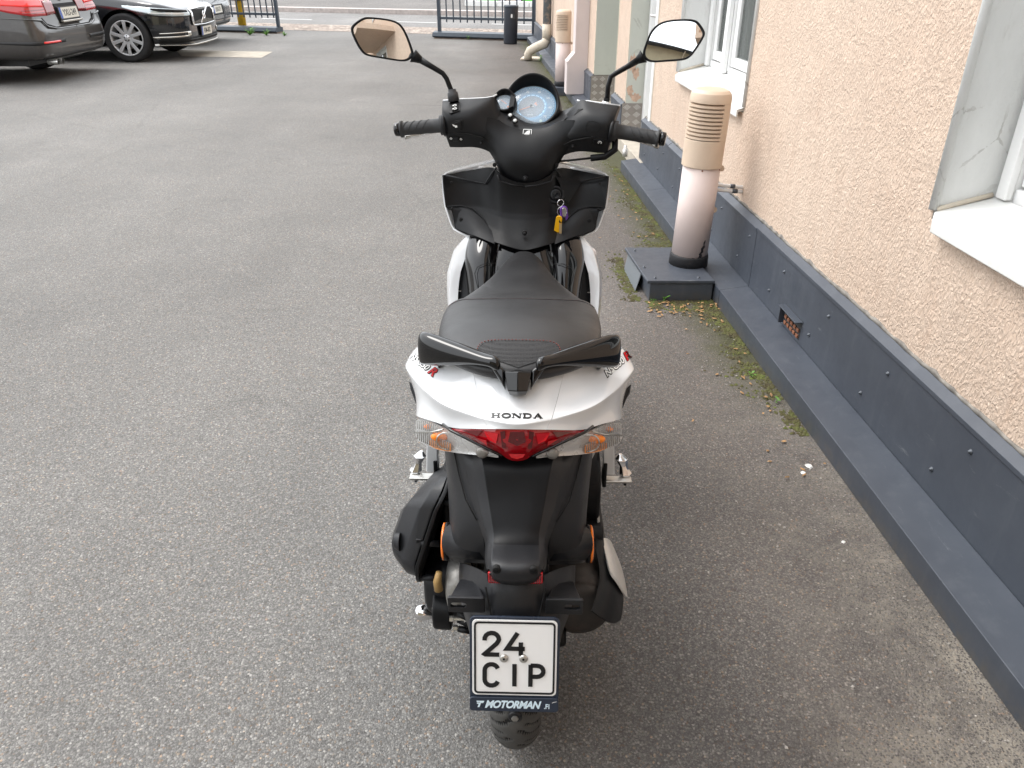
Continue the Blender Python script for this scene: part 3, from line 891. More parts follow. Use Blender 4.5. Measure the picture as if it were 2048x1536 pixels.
def kick_scooter(s, d, rz, label):
    x, y = street_line(d, s)
    t = empty('kick_scooter', (x, y, .125), R(-17.6) + rz, label=label, cat='kick scooter', group='green kick scooters across the street')
    for wx in (-.46, .46):
        w = MB().lathe([(.06, -.025), (.105, -.03), (.12, 0), (.105, .03), (.06, .025)], 'Y', (wx, 0, .12), 24).build('wheel', M['rubber'], t, True)
        MB().lathe([(.05, -.032), (.06, -.03), (.06, .03), (.05, .032)], 'Y', (wx, 0, .12), 20).build('rim', M['alloy'], w, True)
    MB().box((-.34, -.08, .09), (.30, .08, .15)).build('deck', M['green'], t, bevel=.015)
    MB().tube([(.30, 0, .13), (.43, 0, .26), (.40, 0, .5), (.32, 0, 1.15)], .032, 12).build('stem', M['green'], t, True)
    MB().tube([(.32, -.25, 1.15), (.32, .25, 1.15)], .016, 10).build('handlebar', M['rubber'], t, True)
    MB().box((-.58, -.04, .24), (-.36, .04, .26)).build('mudguard', M['rubber'], t, bevel=.005)
    return t
kick_scooter(-2.25, 9.35, 0, 'green kick scooter standing just right of the bed corner, seen through the fence bars')
kick_scooter(-.85, 9.5, 0, 'second green kick scooter, farther right, half hidden by the wall')

# courtyard building behind the camera, seen only in the mirrors
cb_ = empty('beige_building', (-1.7, -7.7, 0), R(-45), label='beige rendered building with grey eaves behind the viewer, seen in the right mirror', cat='building')
MB().box((-6, -5, 0), (12, 0, 4.75)).build('wall', M['beige_wall'], cb_)
MB().box((-6.4, -5, 4.75), (12.4, .55, 4.87)).build('eave', M['zinc'], cb_)
MB().tube([(-6.4, .6, 4.77), (12.4, .6, 4.77)], .07, 10).build('gutter', M['zinc_dark'], cb_, True)
MB().tube([(-.2, .55, 4.75), (-.2, .10, 4.3), (-.6, .10, 0)], .05, 10).build('downpipe', M['cream'], cb_, True)
for x in (-5, -2.6, 3.2, 6):
    MB().box((x, 0, 2.0), (x + 1.1, .05, 3.6)).build('window', M['curtain'], cb_)
# ================================================================= SCOOTER
# survey helper: the scooter stands at (SX, SY), nose turned SYAW; S() gives a point of its
# symmetric half from a measured half width, a sight-line row and the distance along the scooter
SX, SY, SYAW = .012, 1.157, R(-1.5)
FPX = 1560.0
def S(h, v, y, sgn=1):
    a = PITCH; c_, s_ = math.cos(a), math.sin(a)
    up = 768 - v
    fw = FPX * c_ + up * s_; zz = up * c_ - FPX * s_
    t = (y + SY) / fw
    return Vector((sgn * h * t, y, CAM_H + zz * t))
def hw(h, v, y): return S(h, v, y).x

sc = empty('scooter', (SX, SY, 0), SYAW,
           label='white motor scooter with black seat parked in the middle of the yard, seen from behind', cat='scooter')

def leatherish(name, base, rough, scale, bstr, kind='NOISE', spec=.5):
    k = NB(name)
    if kind == 'MESH':
        a = k.voro(scale, rnd=.0)
        h = k.rng(a.outputs['Distance'], .1, .5)
        c = k.mix(h, (base[0] * 1.7, base[1] * 1.7, base[2] * 1.7), (base[0] * .4, base[1] * .4, base[2] * .4))
        nrm = k.bump(h, bstr, .0015)
    else:
        a = k.voro(scale)
        h = k.math('ADD', a.outputs['Distance'], k.math('MULTIPLY', k.noise(9, 4), 1.5))
        nn = k.rng(k.noise(7, 7, .7), .35, .7, .85, 1.2)
        c = k.mix(1.0, base, k.grey(nn), 'MULTIPLY')
        nrm = k.bump(h, bstr, .0006)
    k.b.inputs['Specular IOR Level'].default_value = spec
    sm = k.rng(k.noise(6, 6, .65), .35, .65, rough - .07, rough + .08)
    return k.out(c, nrm, sm)

M['seat'] = leatherish('seat_vinyl', (.0125, .0125, .0135), .38, 900, .35, spec=.5)
M['seat_mesh'] = leatherish('seat_mesh_fabric', (.022, .022, .024), .55, 420, .9, 'MESH')
def scuffed(name, base, rough, grain=1100, bstr=.3, scuff=.35, spec=.5):
    k = NB(name)
    g_ = k.noise(grain, 2)
    dust = k.rng(k.noise(9, 8, .75), .45, .8, 0, scuff)
    scr = k.math('MULTIPLY', k.rng(k.noise(60, 4, .8, src=k.mapping(scale=(1, .25, .12), rot=(.4, .2, .5))), .62, .78), scuff)
    c = k.mix(dust, base, (base[0] * 2.2 + .01, base[1] * 2.2 + .01, base[2] * 2.2 + .01))
    c = k.mix(scr, c, (base[0] * 3 + .02, base[1] * 3 + .02, base[2] * 3 + .02))
    k.b.inputs['Specular IOR Level'].default_value = spec
    return k.out(c, k.bump(g_, bstr, .0005), k.rng(k.noise(14, 6, .7), .3, .7, rough - .06, rough + .1))
M['plastic'] = scuffed('black_textured_plastic', (.0075, .0078, .009), .42, scuff=.22, spec=.32)
M['plastic_dk'] = scuffed('black_panel_plastic', (.0035, .0037, .0045), .42, scuff=.12, spec=.24)
M['plastic_grey'] = scuffed('guard_plastic', (.0125, .013, .015), .40, scuff=.22, spec=.40)
M['gloss_black'] = mat('gloss_black_lacquer', (.0035, .0035, .004), .04, coat=.3, spec=.45)
M['white_gloss'] = mat('pearl_white_lacquer', (.76, .775, .79), .16, coat=.9, var=.012, vscale=5)
M['chrome'] = mat('chrome', (.75, .75, .76), .09, metal=1.0, rvar=.05, vscale=30)
M['trim_silver'] = mat('silver_trim', (.74, .725, .69), .38, metal=.35, var=.05, vscale=20)
M['steel'] = mat('brushed_steel', (.56, .55, .52), .32, metal=.9, var=.08, vscale=30, rvar=.08)
M['cast'] = mat('cast_aluminium', (.36, .35, .33), .5, metal=.8, bump=.5, bscale=90, var=.15, vscale=20, dirt=(.12, .1, .08), dscale=15, damount=.5)
M['muffler'] = mat('muffler_black', (.035, .030, .027), .5, var=.25, vscale=9, dirt=(.10, .07, .05), dscale=9, damount=.5)
M['red_lens'] = mat('red_lens', (.33, .002, .007), .05, coat=.8, spec=.5, trans=.0)
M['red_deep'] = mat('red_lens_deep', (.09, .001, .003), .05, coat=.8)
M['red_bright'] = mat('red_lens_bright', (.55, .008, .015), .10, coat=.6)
M['clear_lens'] = mat('clear_lens', (.85, .86, .86), .02, spec=.8, alpha=.07, coat=.8)
M['reflector'] = mat('lamp_reflector', (.60, .60, .59), .28, metal=.45, rvar=.06, vscale=20)
M['orange'] = mat('orange_bulb', (.95, .24, .01), .15, coat=.5, emit=None)
M['amber'] = mat('amber_reflection', (.88, .30, .045), .3, bump=.5, bscale=200)
M['orange_r'] = mat('orange_side_reflector', (.85, .19, .01), .2, coat=.5)
M['plate_white'] = mat('plate_white', (.84, .84, .83), .35, var=.02, vscale=12, bump=.03, bscale=300)
M['plate_black'] = mat('plate_black_enamel', (.010, .010, .011), .35)
M['plate_holder'] = mat('plate_holder_blue_black', (.022, .030, .048), .33, rvar=.08, vscale=20)
M['text_blue'] = mat('pale_blue_print', (.66, .80, .88), .5)
M['text_black'] = mat('black_print', (.012, .012, .012), .4)
M['text_white'] = mat('white_print', (.80, .80, .78), .5)
M['text_red'] = mat('red_print', (.62, .02, .025), .4)
M['stitch'] = mat('red_thread', (.28, .07, .055), .8)
M['hole'] = mat('deep_recess', (.004, .004, .004), .8)
M['mirror'] = mat('mirror_glass', (.86, .88, .88), .006, metal=1.0)
M['grip'] = scuffed('grip_rubber', (.026, .0265, .028), .55, grain=700, bstr=.4)
M['hose'] = mat('yellowed_drain_tube', (.38, .24, .09), .5)

# --- surface patches: list of columns of points, optionally mirrored
def patch(name, cols, m, parent=sc, mirror=True, thick=.003, sub=2, steer=False, bevel=0, smooth=True, off=-1.0, crease_rows=(), crease_cols=None):
    cols = [[Vector(p) for p in c] for c in cols]
    if mirror:
        full = [[Vector((-p.x, p.y, p.z)) for p in c] for c in reversed(cols)]
        if abs(cols[0][0].x) < 1e-4: full = full[:-1]
        full += cols
    else: full = cols
    n = len(full[0]); vs = [p for c in full for p in c]
    if steer: vs = [ST(p) for p in vs]
    fs = [(i * n + j, (i + 1) * n + j, (i + 1) * n + j + 1, i * n + j + 1) for i in range(len(full) - 1) for j in range(n - 1)]
    me = bpy.data.meshes.new(name); me.from_pydata(vs, [], fs)
    # face the camera side (behind and above)
    bm = bmesh.new(); bm.from_mesh(me)
    bmesh.ops.recalc_face_normals(bm, faces=bm.faces)
    s = sum((f.normal.dot(Vector((0, -.8, .6))) * f.calc_area() for f in bm.faces))
    if s < 0: bmesh.ops.reverse_faces(bm, faces=bm.faces)
    if crease_rows:
        cl = bm.edges.layers.float.get('crease_edge') or bm.edges.layers.float.new('crease_edge')
        for e in bm.edges:
            a, b = sorted((e.verts[0].index, e.verts[1].index))
            if a % n == b % n and (a % n) in crease_rows: e[cl] = crease_rows[a % n] if isinstance(crease_rows, dict) else .8
    if crease_cols:
        cl = bm.edges.layers.float.get('crease_edge') or bm.edges.layers.float.new('crease_edge')
        nc = len(full); mid = len(full) - len(cols)
        for e in bm.edges:
            a, b = e.verts[0].index, e.verts[1].index
            if a // n == b // n:
                k = abs(a // n - mid) if mirror else a // n
                if k in crease_cols: e[cl] = crease_cols[k]
    bm.to_mesh(me); bm.free()
    me.materials.append(m)
    if smooth: me.shade_smooth()
    o = link(name, me, parent)
    if sub:
        s_ = o.modifiers.new('sub', 'SUBSURF'); s_.levels = sub; s_.render_levels = sub; s_.boundary_smooth = 'PRESERVE_CORNERS'
    if thick:
        sm = o.modifiers.new('solid', 'SOLIDIFY'); sm.thickness = thick; sm.offset = off
        sm.use_even_offset = False
        es = o.modifiers.new('edge', 'EDGE_SPLIT'); es.split_angle = R(50)
    if bevel: mods(o, bevel=bevel)
    return o
def cols_(spec, sgn=1):
    return [[S(h, v, y, sgn) for h, v, y in c] for c in spec]
def both(name, spec, m, **kw):
    return [patch(name, cols_(spec, sg), m, mirror=False, **kw) for sg in (-1, 1)]

# steering: the bars are turned about 9 degrees to the right
STA = R(-8.5); SAX = Vector((0, .87, 0))
def ST(p):
    p = Vector(p) - SAX
    c_, s_ = math.cos(STA), math.sin(STA)
    return Vector((p.x * c_ - p.y * s_, p.x * s_ + p.y * c_, p.z)) + SAX
def steer_obj(o):
    for v in o.data.vertices: v.co = ST(v.co)
    return o

# ---- rear wheel with grooved tyre
def tyre_mesh(Rr, w, nt=560, nw=34, tread=True):
    vs, fs = [], []
    gro = set()
    pr = []
    for j in range(nw + 1):
        t = -1 + 2 * j / nw
        a = t * R(118)
        x = w / 2 * math.sin(a) * (1.0 if abs(a) < R(90) else 1.0)
        hgt = w * .50
        r = Rr - hgt + hgt * math.cos(a) if abs(a) < R(90) else Rr - hgt + hgt * 1.15 * math.cos(a)
        pr.append((x, r, t))
    for i in range(nt):
        th = 2 * math.pi * i / nt
        for x, r, t in pr:
            d = 0
            if tread:
                # slanted hockey-stick grooves on both shoulders
                k = 26
                for sg in (-1, 1):
                    u = (x * sg) / (w / 2)
                    if u < .16: continue
                    ph = (th / (2 * math.pi) * k + (.5 if sg > 0 else 0)) % 1.0
                    c_ = .18 + .62 * ((u - .16) / .84) ** .8 if u > .34 else .18 + .10 * (u - .16) / .18
                    dd = abs((ph - c_ + .5) % 1 - .5)
                    if dd < .085 * (1 - .35 * u) and u < .93: d = .0060
                    c2 = c_ + .5
                    dd = abs((ph - c2 + .5) % 1 - .5)
                    if .42 < u < .86 and dd < .05: d = .0050
            rr = r - d
            if d: gro.add(len(vs))
            vs.append((x, rr * math.cos(th), rr * math.sin(th)))
    m_ = nw + 1
    for i in range(nt):
        for j in range(nw):
            a = i * m_ + j; b = ((i + 1) % nt) * m_ + j
            fs.append((a, b, b + 1, a + 1))
    return vs, fs, gro
def wheel(name, cy, Rr, w, rim_r, tread=True, z=None):
    t = link(name, None, sc); t.location = (0, cy, z or Rr); t.empty_display_size = .1
    vs, fs, gro = tyre_mesh(Rr, w, 640 if tread else 96, 44 if tread else 14, tread)
    ty = mk('tyre', vs, fs, M['rubber_tyre'], t, True, fix=False)
    ty.data.materials.append(M['hole'])
    for p in ty.data.polygons:
        if sum(v in gro for v in p.vertices) >= 2: p.material_index = 1
    MB().lathe([(rim_r - .02, -w * .36), (rim_r + .012, -w * .40), (rim_r + .004, -w * .2), (rim_r - .012, 0), (rim_r + .004, w * .2), (rim_r + .012, w * .40), (rim_r - .02, w * .36)], 'X', seg=48, caps=False).build('rim', M['gloss_black'], t, True)
    h = MB().lathe([(.045, -.05), (.05, .05)], 'X', seg=24).build('hub', M['cast'], t, True)
    for i in range(5):
        a = 2 * math.pi * i / 5
        MB().tube([(0, .04 * math.cos(a), .04 * math.sin(a)), (0, (rim_r - .012) * math.cos(a + .15), (rim_r - .012) * math.sin(a + .15))], [.02, .014], 10).build('spoke', M['gloss_black'], t, True)
    return t
M['rubber_tyre'] = mat('dusty_tyre_rubber', (.075, .073, .069), .85, bump=.2, bscale=200, var=.2, vscale=20)
wheel('rear_wheel', 0, .262, .094, .178)
wheel('front_wheel', 1.30, .275, .082, .205, tread=False)

# ---- inner mudguard, engine, air cleaner, transmission
ih = MB(); rs = []
for i in range(15):
    a = R(60 + 92 * i / 14)
    rs.append([(x, (.262 + .022 + dz) * math.cos(a), .262 + (.262 + .022 + dz) * math.sin(a)) for x, dz in ((-.052, -.02), (-.048, 0), (0, .006), (.048, 0), (.052, -.02))])
MB().rings(rs, closed=False).build('inner_mudguard', M['plastic_dk'], sc, True, solid=.003)
MB().box((-.085, .08, .22), (.10, .5, .40)).build('engine_block', M['cast'], sc, bevel=.02)
def blk(ylo, yhi, zlo, zhi, x, r=.35, n=5, skew=0):
    P = rrect(yhi - ylo, zhi - zlo, min(yhi - ylo, zhi - zlo) * r, n, (ylo + yhi) / 2, (zlo + zhi) / 2)
    return [(x, p[0] + skew * (p[1] - zlo), p[1]) for p in P]
# air cleaner: inner drum, flange, faceted outer lid
def fx(z):
    k = max(0.0, min(1.0, (.560 - z) / .13)); k = k * k * (3 - 2 * k)
    return -.128 - .062 * k
def acr(off, y0, y1, z0, z1, r=.25, bulge=0.0):
    P = rrect(y1 - y0, z1 - z0, min(y1 - y0, z1 - z0) * r, 5, (y0 + y1) / 2, (z0 + z1) / 2)
    o = []
    for yy, zz in P:
        m_ = 1 - abs((zz - .44) / .12) ** 2
        o.append((fx(zz) - off - bulge * max(0, m_), yy + .30 * (zz - .44), zz - .50 * max(0, yy - .0)))
    return o
ac = MB().rings([blk(.045, .28, .365, .515, -.060, .42, skew=.3), blk(.040, .28, .36, .52, -.150, .42, skew=.3)]).build('air_cleaner', M['plastic_dk'], sc, True, bevel=.006)
MB().rings([acr(-.004, -.030, .27, .342, .556), acr(.004, -.030, .27, .342, .556)]).build('flange', M['plastic'], ac, bevel=.002)
MB().rings([acr(.0045, -.020, .265, .348, .550), acr(.020, -.012, .255, .352, .546, .25, .010), acr(.034, .015, .235, .372, .530, .28, .022), acr(.036, .05, .20, .395, .505, .3, .022)]).build('lid', M['plastic_grey'], ac, bevel=.005)
MB().rings([acr(.026, -.012, .03, .405, .440, .45, .010), acr(.036, -.004, .05, .408, .437, .45, .012)]).build('boss', M['plastic_grey'], ac, True, bevel=.004)
for (x, z, y) in ((-.128, .508, .01), (-.168, .432, -.018), (-.170, .362, -.035)):
    MB().tube([(x - .014, y, z), (x + .020, y, z)], .0065, 12).build('screw_boss', M['plastic'], ac, True)
    MB().box((x - .024, y - .002, z - .010), (x - .012, y + .014, z + .010)).build('clip', M['plastic'], ac, bevel=.002)
MB().tube([(-.085, .03, .53), (-.09, .045, .46), (-.10, .035, .42)], [.028, .040, .03], 16).build('inlet_duct', M['plastic_dk'], ac, True)
# transmission case
tr = MB().rings([blk(.0, .42, .215, .345, -.085, .3, 5), blk(-.02, .44, .205, .35, -.15, .35, 5), blk(.0, .42, .225, .335, -.188, .35, 5)]).build('transmission_case', M['plastic'], sc, True, bevel=.008)
MB().rings([blk(-.045, .04, .215, .30, -.168, .45, 5), blk(-.05, .03, .22, .295, -.13, .45, 5)]).build('case_end', M['plastic_dk'], tr, True, bevel=.006)
MB().tube([(-.148, -.045, .385), (-.152, -.047, .365), (-.150, -.049, .345)], [.006, .008, .0085], 14).build('drain_tube', M['hose'], sc, True)
MB().lathe([(.03, -.03), (.046, -.026), (.050, 0), (.044, .012), (.02, .02)], 'X', (-.108, -.015, .335), 28).build('brake_drum', M['cast'], sc, True)
for i in range(5):
    MB().tube([(-.115, -.055 + .01 * math.sin(i), .25 + i * .016), (-.092, -.06, .25 + i * .016)], .006, 8).build('fin', M['plastic_dk'], sc, True)
for z, x in ((.272, -.132), (.248, -.126)):
    MB().lathe([(.006, 0), (.006, .008), (.004, .009), (.004, .028)], 'X', (x, -.05, z), 6).build('bolt', M['steel'], sc)
MB().tube([(-.105, -.05, .268), (-.06, -.04, .268)], .009, 10).build('axle_end', M['cast'], sc, True)
# kick start pedal / stand foot
MB().tube([(-.212, .02, .214), (-.205, .02, .216), (-.192, .022, .216), (-.178, .024, .212), (-.155, .035, .212)], [.009, .016, .017, .012, .011], 16).build('kick_pedal', M['chrome'], sc, True)
MB().tube([(-.165, .045, .20), (-.14, .08, .215)], .009, 12).build('kick_arm', M['cast'], sc, True)
cs = MB(); cs.tube([(-.11, .16, .20), (-.11, .20, .10)], .011, 10).tube([(.11, .16, .20), (.11, .20, .10)], .011, 10).tube([(-.11, .16, .2), (.11, .16, .2)], .012, 10)
cs.build('centre_stand', M['plastic_dk'], sc, True)
MB().box((-.168, -.035, .232), (-.148, .0, .252)).build('stand_foot', M['plastic'], sc, bevel=.003)

# ---- muffler
mf = MB().tube([(.135, .46, .235), (.130, .30, .245), (.122, .10, .265), (.119, .02, .275), (.118, -.02, .28)], [.040, .062, .067, .068, .064], 32).build('muffler', M['muffler'], sc, True)
MB().lathe([(.064, 0), (.061, -.010), (.045, -.018), (.018, -.020)], 'Y', (.118, -.02, .28), 28).build('end_cap', M['muffler'], mf, True)
MB().tube([(.085, -.02, .235), (.083, -.065, .228)], .012, 14).build('tail_pipe', M['plastic_dk'], mf, True)
MB().tube([(.083, -.060, .2285), (.083, -.0665, .2275)], .0095, 14).build('pipe_mouth', M['hole'], mf, True)
bl = .0
def Q(u, v, y):      # right-hand side, absolute column
    return S(u - 1036 - (1320 - v) * .009, v, y)
shield_b = [[Q(1183, 1068, .10), Q(1196, 1110, .04), Q(1203, 1150, .00), Q(1192, 1195, -.055), Q(1185, 1218, -.08)],
            [Q(1188, 1058, .11), Q(1206, 1105, .05), Q(1213, 1140, .01), Q(1212, 1190, -.05), Q(1205, 1232, -.085)],
            [Q(1194, 1053, .12), Q(1214, 1100, .06), Q(1224, 1140, .02), Q(1237, 1190, -.03), Q(1229, 1248, -.07)],
            [Q(1200, 1056, .13), Q(1218, 1100, .075), Q(1236, 1145, .04), Q(1251, 1190, .01), Q(1243, 1235, -.04)]]
patch('heat_shield', shield_b, M['plastic'], mirror=False, thick=.004, sub=2)
shield_s = [[Q(1203, 1074, .105), Q(1212, 1105, .045), Q(1219, 1136, .010), Q(1226, 1148, -.002)],
            [Q(1212, 1072, .11), Q(1224, 1105, .052), Q(1232, 1140, .014), Q(1240, 1166, -.006)],
            [Q(1220, 1077, .13), Q(1235, 1115, .07), Q(1245, 1150, .03), Q(1251, 1188, .00)],
            [Q(1222, 1082, .17), Q(1239, 1120, .12), Q(1249, 1152, .09), Q(1255, 1190, .05)]]
patch('shield_trim', shield_s, M['trim_silver'], mirror=False, thick=.003, sub=2)
MB().tube([(.1, .5, .25), (.12, .7, .24), (.06, .8, .25)], .014, 10).build('exhaust_pipe', M['steel'], sc, True)
# engine fan shroud on the right
MB().rings([blk(.12, .30, .34, .50, x, .4) for x in (.09, .165)]).build('fan_shroud', M['plastic_dk'], sc, True, bevel=.008)
MB().lathe([(.018, 0), (.015, .006)], 'X', (.16, .13, .37), 14).build('shroud_bolt', M['cast'], sc, True)
MB().rings([blk(.09, .20, .33, .38, x, .45) for x in (.10, .172)]).build('shroud_lip', M['plastic'], sc, True, bevel=.005)

# ---- rear guard: centre panel, flanks, wings, lower bracket
gd = [[(0, 912, -.125), (0, 938, -.148), (0, 960, -.155), (0, 1000, -.172), (0, 1040, -.192), (0, 1070, -.207), (0, 1090, -.226), (0, 1108, -.250), (0, 1132, -.279), (0, 1150, -.286), (0, 1169, -.286), (0, 1172, -.262)],
      [(40, 909, -.123), (38, 933, -.146), (36, 956, -.154), (32, 1000, -.172), (29, 1040, -.192), (27, 1070, -.206), (27, 1090, -.225), (28, 1107, -.249), (30, 1129, -.277), (29, 1148, -.284), (28, 1166, -.284), (28, 1169, -.262)],
      [(74, 904, -.118), (70, 925, -.140), (65, 950, -.152), (57, 1000, -.170), (50, 1040, -.190), (44, 1072, -.204), (46, 1090, -.220), (48, 1106, -.241), (49, 1126, -.269), (46, 1144, -.277), (42, 1160, -.279), (42, 1163, -.26)],
      [(92, 903, -.100), (89, 925, -.122), (86, 955, -.137), (79, 1000, -.158), (69, 1040, -.180), (57, 1074, -.198), (57, 1090, -.208), (59, 1108, -.226), (58, 1128, -.250), (54, 1144, -.262), (49, 1154, -.266), (48, 1158, -.25)],
      [(112, 902, -.095), (108, 925, -.108), (102, 955, -.122), (92, 1000, -.145), (79, 1040, -.168), (66, 1076, -.182), (62, 1092, -.188), (63, 1112, -.205), (61, 1130, -.225), (58, 1142, -.235), (54, 1150, -.238), (52, 1154, -.235)]]
gdo = patch('rear_guard', cols_(gd), M['plastic_grey'], thick=.003, sub=3, crease_cols={2: 1.0, 3: .8}, crease_rows={6: .35})
gdo.data.materials.append(M['plastic_dk'])
for p in gdo.data.polygons:
    cs = [v // 12 for v in p.vertices]; rs_q = [v % 12 for v in p.vertices]
    if min(cs) >= 2 and max(cs) <= 6 and max(rs_q) <= 6 and min(rs_q) >= 0: p.material_index = 1
s0_ = [(110, 902, -.0945), (107, 925, -.1085), (101, 955, -.1235), (90, 1000, -.1465), (74, 1045, -.168), (64, 1085, -.175), (62, 1128, -.150)]
s1_ = [(128, 902, -.082), (126, 925, -.09), (122, 955, -.102), (115, 1000, -.125), (108, 1045, -.146), (104, 1085, -.158), (103, 1128, -.135)]
s2_ = [(142, 902, -.065), (140, 925, -.07), (137, 955, -.08), (133, 1000, -.103), (131, 1045, -.128), (132, 1085, -.140), (132, 1124, -.120)]
s3_ = [(148, 902, -.02), (146, 925, -.02), (143, 955, -.03), (139, 1000, -.05), (136, 1045, -.08), (136, 1085, -.095), (136, 1120, -.085)]
both('guard_wing', [s0_, s1_, s2_, s3_], M['plastic_grey'], thick=.003)
# wing seams: narrow dark lines
for sg in (-1, 1):
    MB().tube([S(128, 905, -.0835, sg), S(118, 950, -.108, sg), S(104, 1000, -.138, sg), S(80, 1042, -.168, sg)], .0011, 6).build('wing_seam', M['hole'], sc, True)
    # arm carrying the side reflector
    MB().tube([S(60, 1086, -.13, sg), S(134, 1084, -.105, sg)], [.030, .029], 20).build('reflector_arm', M['plastic_grey'], sc, True)
    x = hw(136, 1085, -.105)
    c_ = S(136, 1085, -.10, sg)
    MB().lathe([(.028, 0), (.033, sg * .001), (.033, sg * .006), (.030, sg * .009)], 'X', c_, 28).build('reflector_rim', M['plastic_dk'], sc, True)
    MB().lathe([(.0325, sg * .0075), (.0325, sg * .0105), (.027, sg * .0125)], 'X', c_, 28).build('side_reflector', M['orange_r'], sc, True)
for sg in (-1, 1):
    c_ = S(37, 1141, -.2800, sg)
    MB().lathe([(.0060, .006), (.0060, -.0012), (.0044, -.0014), (.0042, .004)], 'Y', c_, 20).build('screw_recess', M['hole'], sc, True)
    MB().lathe([(.0046, .0), (.0046, -.0012), (.0018, -.0016)], 'Y', c_, 8).build('screw', M['plastic_dk'], sc, True)
# red reflector below it
MB().prism(rrect(hw(57, 1155, -.265) * 2, .030, .004), S(0, 1152, -.262), (1, 0, 0), (0, -.12, 1), (0, .012, 0)).build('reflector_housing', M['plastic_dk'], sc, bevel=.001)
rr_ = MB().prism(rrect(hw(55, 1160, -.27) * 2, .024, .003), S(0, 1157, -.2655), (1, 0, 0), (0, -.12, 1), (0, .006, 0)).build('red_reflector', M['red_bright'], sc, bevel=.001)
for i in range(26):
    x = (-1 + 2 * (i + .5) / 26) * hw(53, 1160, -.27)
    b = S(0, 1157, -.2658); MB().tube([(x, b.y - .0003 + .0014, b.z - .011), (x, b.y - .0003 - .0014, b.z + .011)], .0008, 5).build('rib', M['red_deep'], rr_)
# lower bracket with two slotted ears
lb = [[(0, 1150, -.245), (0, 1180, -.262), (0, 1210, -.272), (0, 1240, -.281), (0, 1300, -.292), (0, 1390, -.300)],
      [(40, 1150, -.240), (38, 1180, -.257), (32, 1210, -.268), (28, 1240, -.278), (28, 1300, -.290), (28, 1390, -.298)],
      [(60, 1150, -.232), (58, 1180, -.250), (52, 1210, -.262), (48, 1240, -.273), (52, 1300, -.286), (60, 1390, -.295)],
      [(72, 1140, -.20), (70, 1170, -.225), (70, 1210, -.25), (76, 1240, -.268), (78, 1300, -.283), (80, 1390, -.293)],
      [(110, 1128, -.14), (112, 1165, -.17), (104, 1210, -.23), (92, 1248, -.262), (84, 1300, -.28), (83, 1390, -.29)],
      [(116, 1128, -.09), (117, 1165, -.12), (112, 1215, -.18), (94, 1256, -.22), (85, 1300, -.25), (84, 1390, -.27)]]
patch('plate_bracket', cols_(lb), M['plastic_grey'], thick=.004, sub=2)
for sg in (-1, 1):
    o = MB().prism(rrect(hw(74, 1212, -.27), .034, .003, cx=0), S(98, 1213, -.272, sg), (1, 0, 0), (0, -.15, 1), (0, .006, 0))
    # ear plate with slot: built as a ring
    W_, H_ = hw(74, 1212, -.27) / 2, .0175
    cpt = S(98, 1213, -.272, sg); outer = rrect(2 * W_, 2 * H_, .003, 5); inner = rrect(.024, .0120, .0055, 5, cx=sg * .012)
    rb = MB()
    def pe(p, d): return (cpt.x + p[0], cpt.y - .15 * p[1] + d, cpt.z + p[1])
    rb.rings([[pe(p, 0) for p in inner], [pe(p, 0) for p in outer], [pe(p, .006) for p in outer], [pe(p, .006) for p in inner], [pe(p, 0) for p in inner]], True, False)
    er = rb.build('bracket_ear', M['plastic_grey'], sc, bevel=.0012)
    # sloping shoulder above the ear
    A = [S(62, 1197, -.268, sg), S(133, 1198, -.268, sg), S(114, 1160, -.16, sg), S(80, 1158, -.19, sg)]
    A2 = [p + Vector((0, .004, -.012)) for p in A]
    MB().rings([A, A2]).build('ear_shoulder', M['plastic_grey'], er, bevel=.003)
    MB().tube([S(60, 1175, -.2525, sg), S(47, 1238, -.2755, sg)], .0014, 6).build('bracket_groove', M['hole'], sc)

# ---- number plate
PB, PT = S(0, 1390, -.332), S(0, 1240, -.296)
pu = (PT - PB).normalized(); plen = (PT - PB).length
pn = Vector((1, 0, 0)).cross(pu).normalized()
if pn.y > 0: pn = -pn
PW = .0645
def PL(x, y, h):   # plate coordinates: x right, y up from the centre
    c = (PB + PT) / 2
    return c + Vector((1, 0, 0)) * x + pu * y + pn * (h)
hd = MB(); hpts = rrect(PW * 2 + .008, plen + .033, .009, 6, cy=-.0125)
hd.rings([[PL(x, y, -.006) for x, y in hpts], [PL(x, y, -.001) for x, y in hpts]])
np_ = hd.build('plate_holder', M['plate_holder'], sc, bevel=.0012)
lipp = rrect(PW * 2 + .008, .024, .005, 4, cy=-plen / 2 - .0155)
MB().rings([[PL(x, y, -.001) for x, y in lipp], [PL(x, y, .0025) for x, y in lipp]]).build('dealer_strip', M['plate_holder'], np_, bevel=.001)
plt = MB(); pp = rrect(PW * 2, plen, .007, 6)
plt.rings([[PL(x, y, -.0005) for x, y in pp], [PL(x, y, .001) for x, y in pp]])
npl = plt.build('number_plate', M['plate_white'], sc, bevel=.0004)
b_ = MB(); ribbon(b_, rrect(PW * 2 - .0085, plen - .0085, .0052, 6), .0030, lambda x, y, h: PL(x, y, .001 + h), .0009, closed=True)
b_.build('border', M['plate_black'], npl)
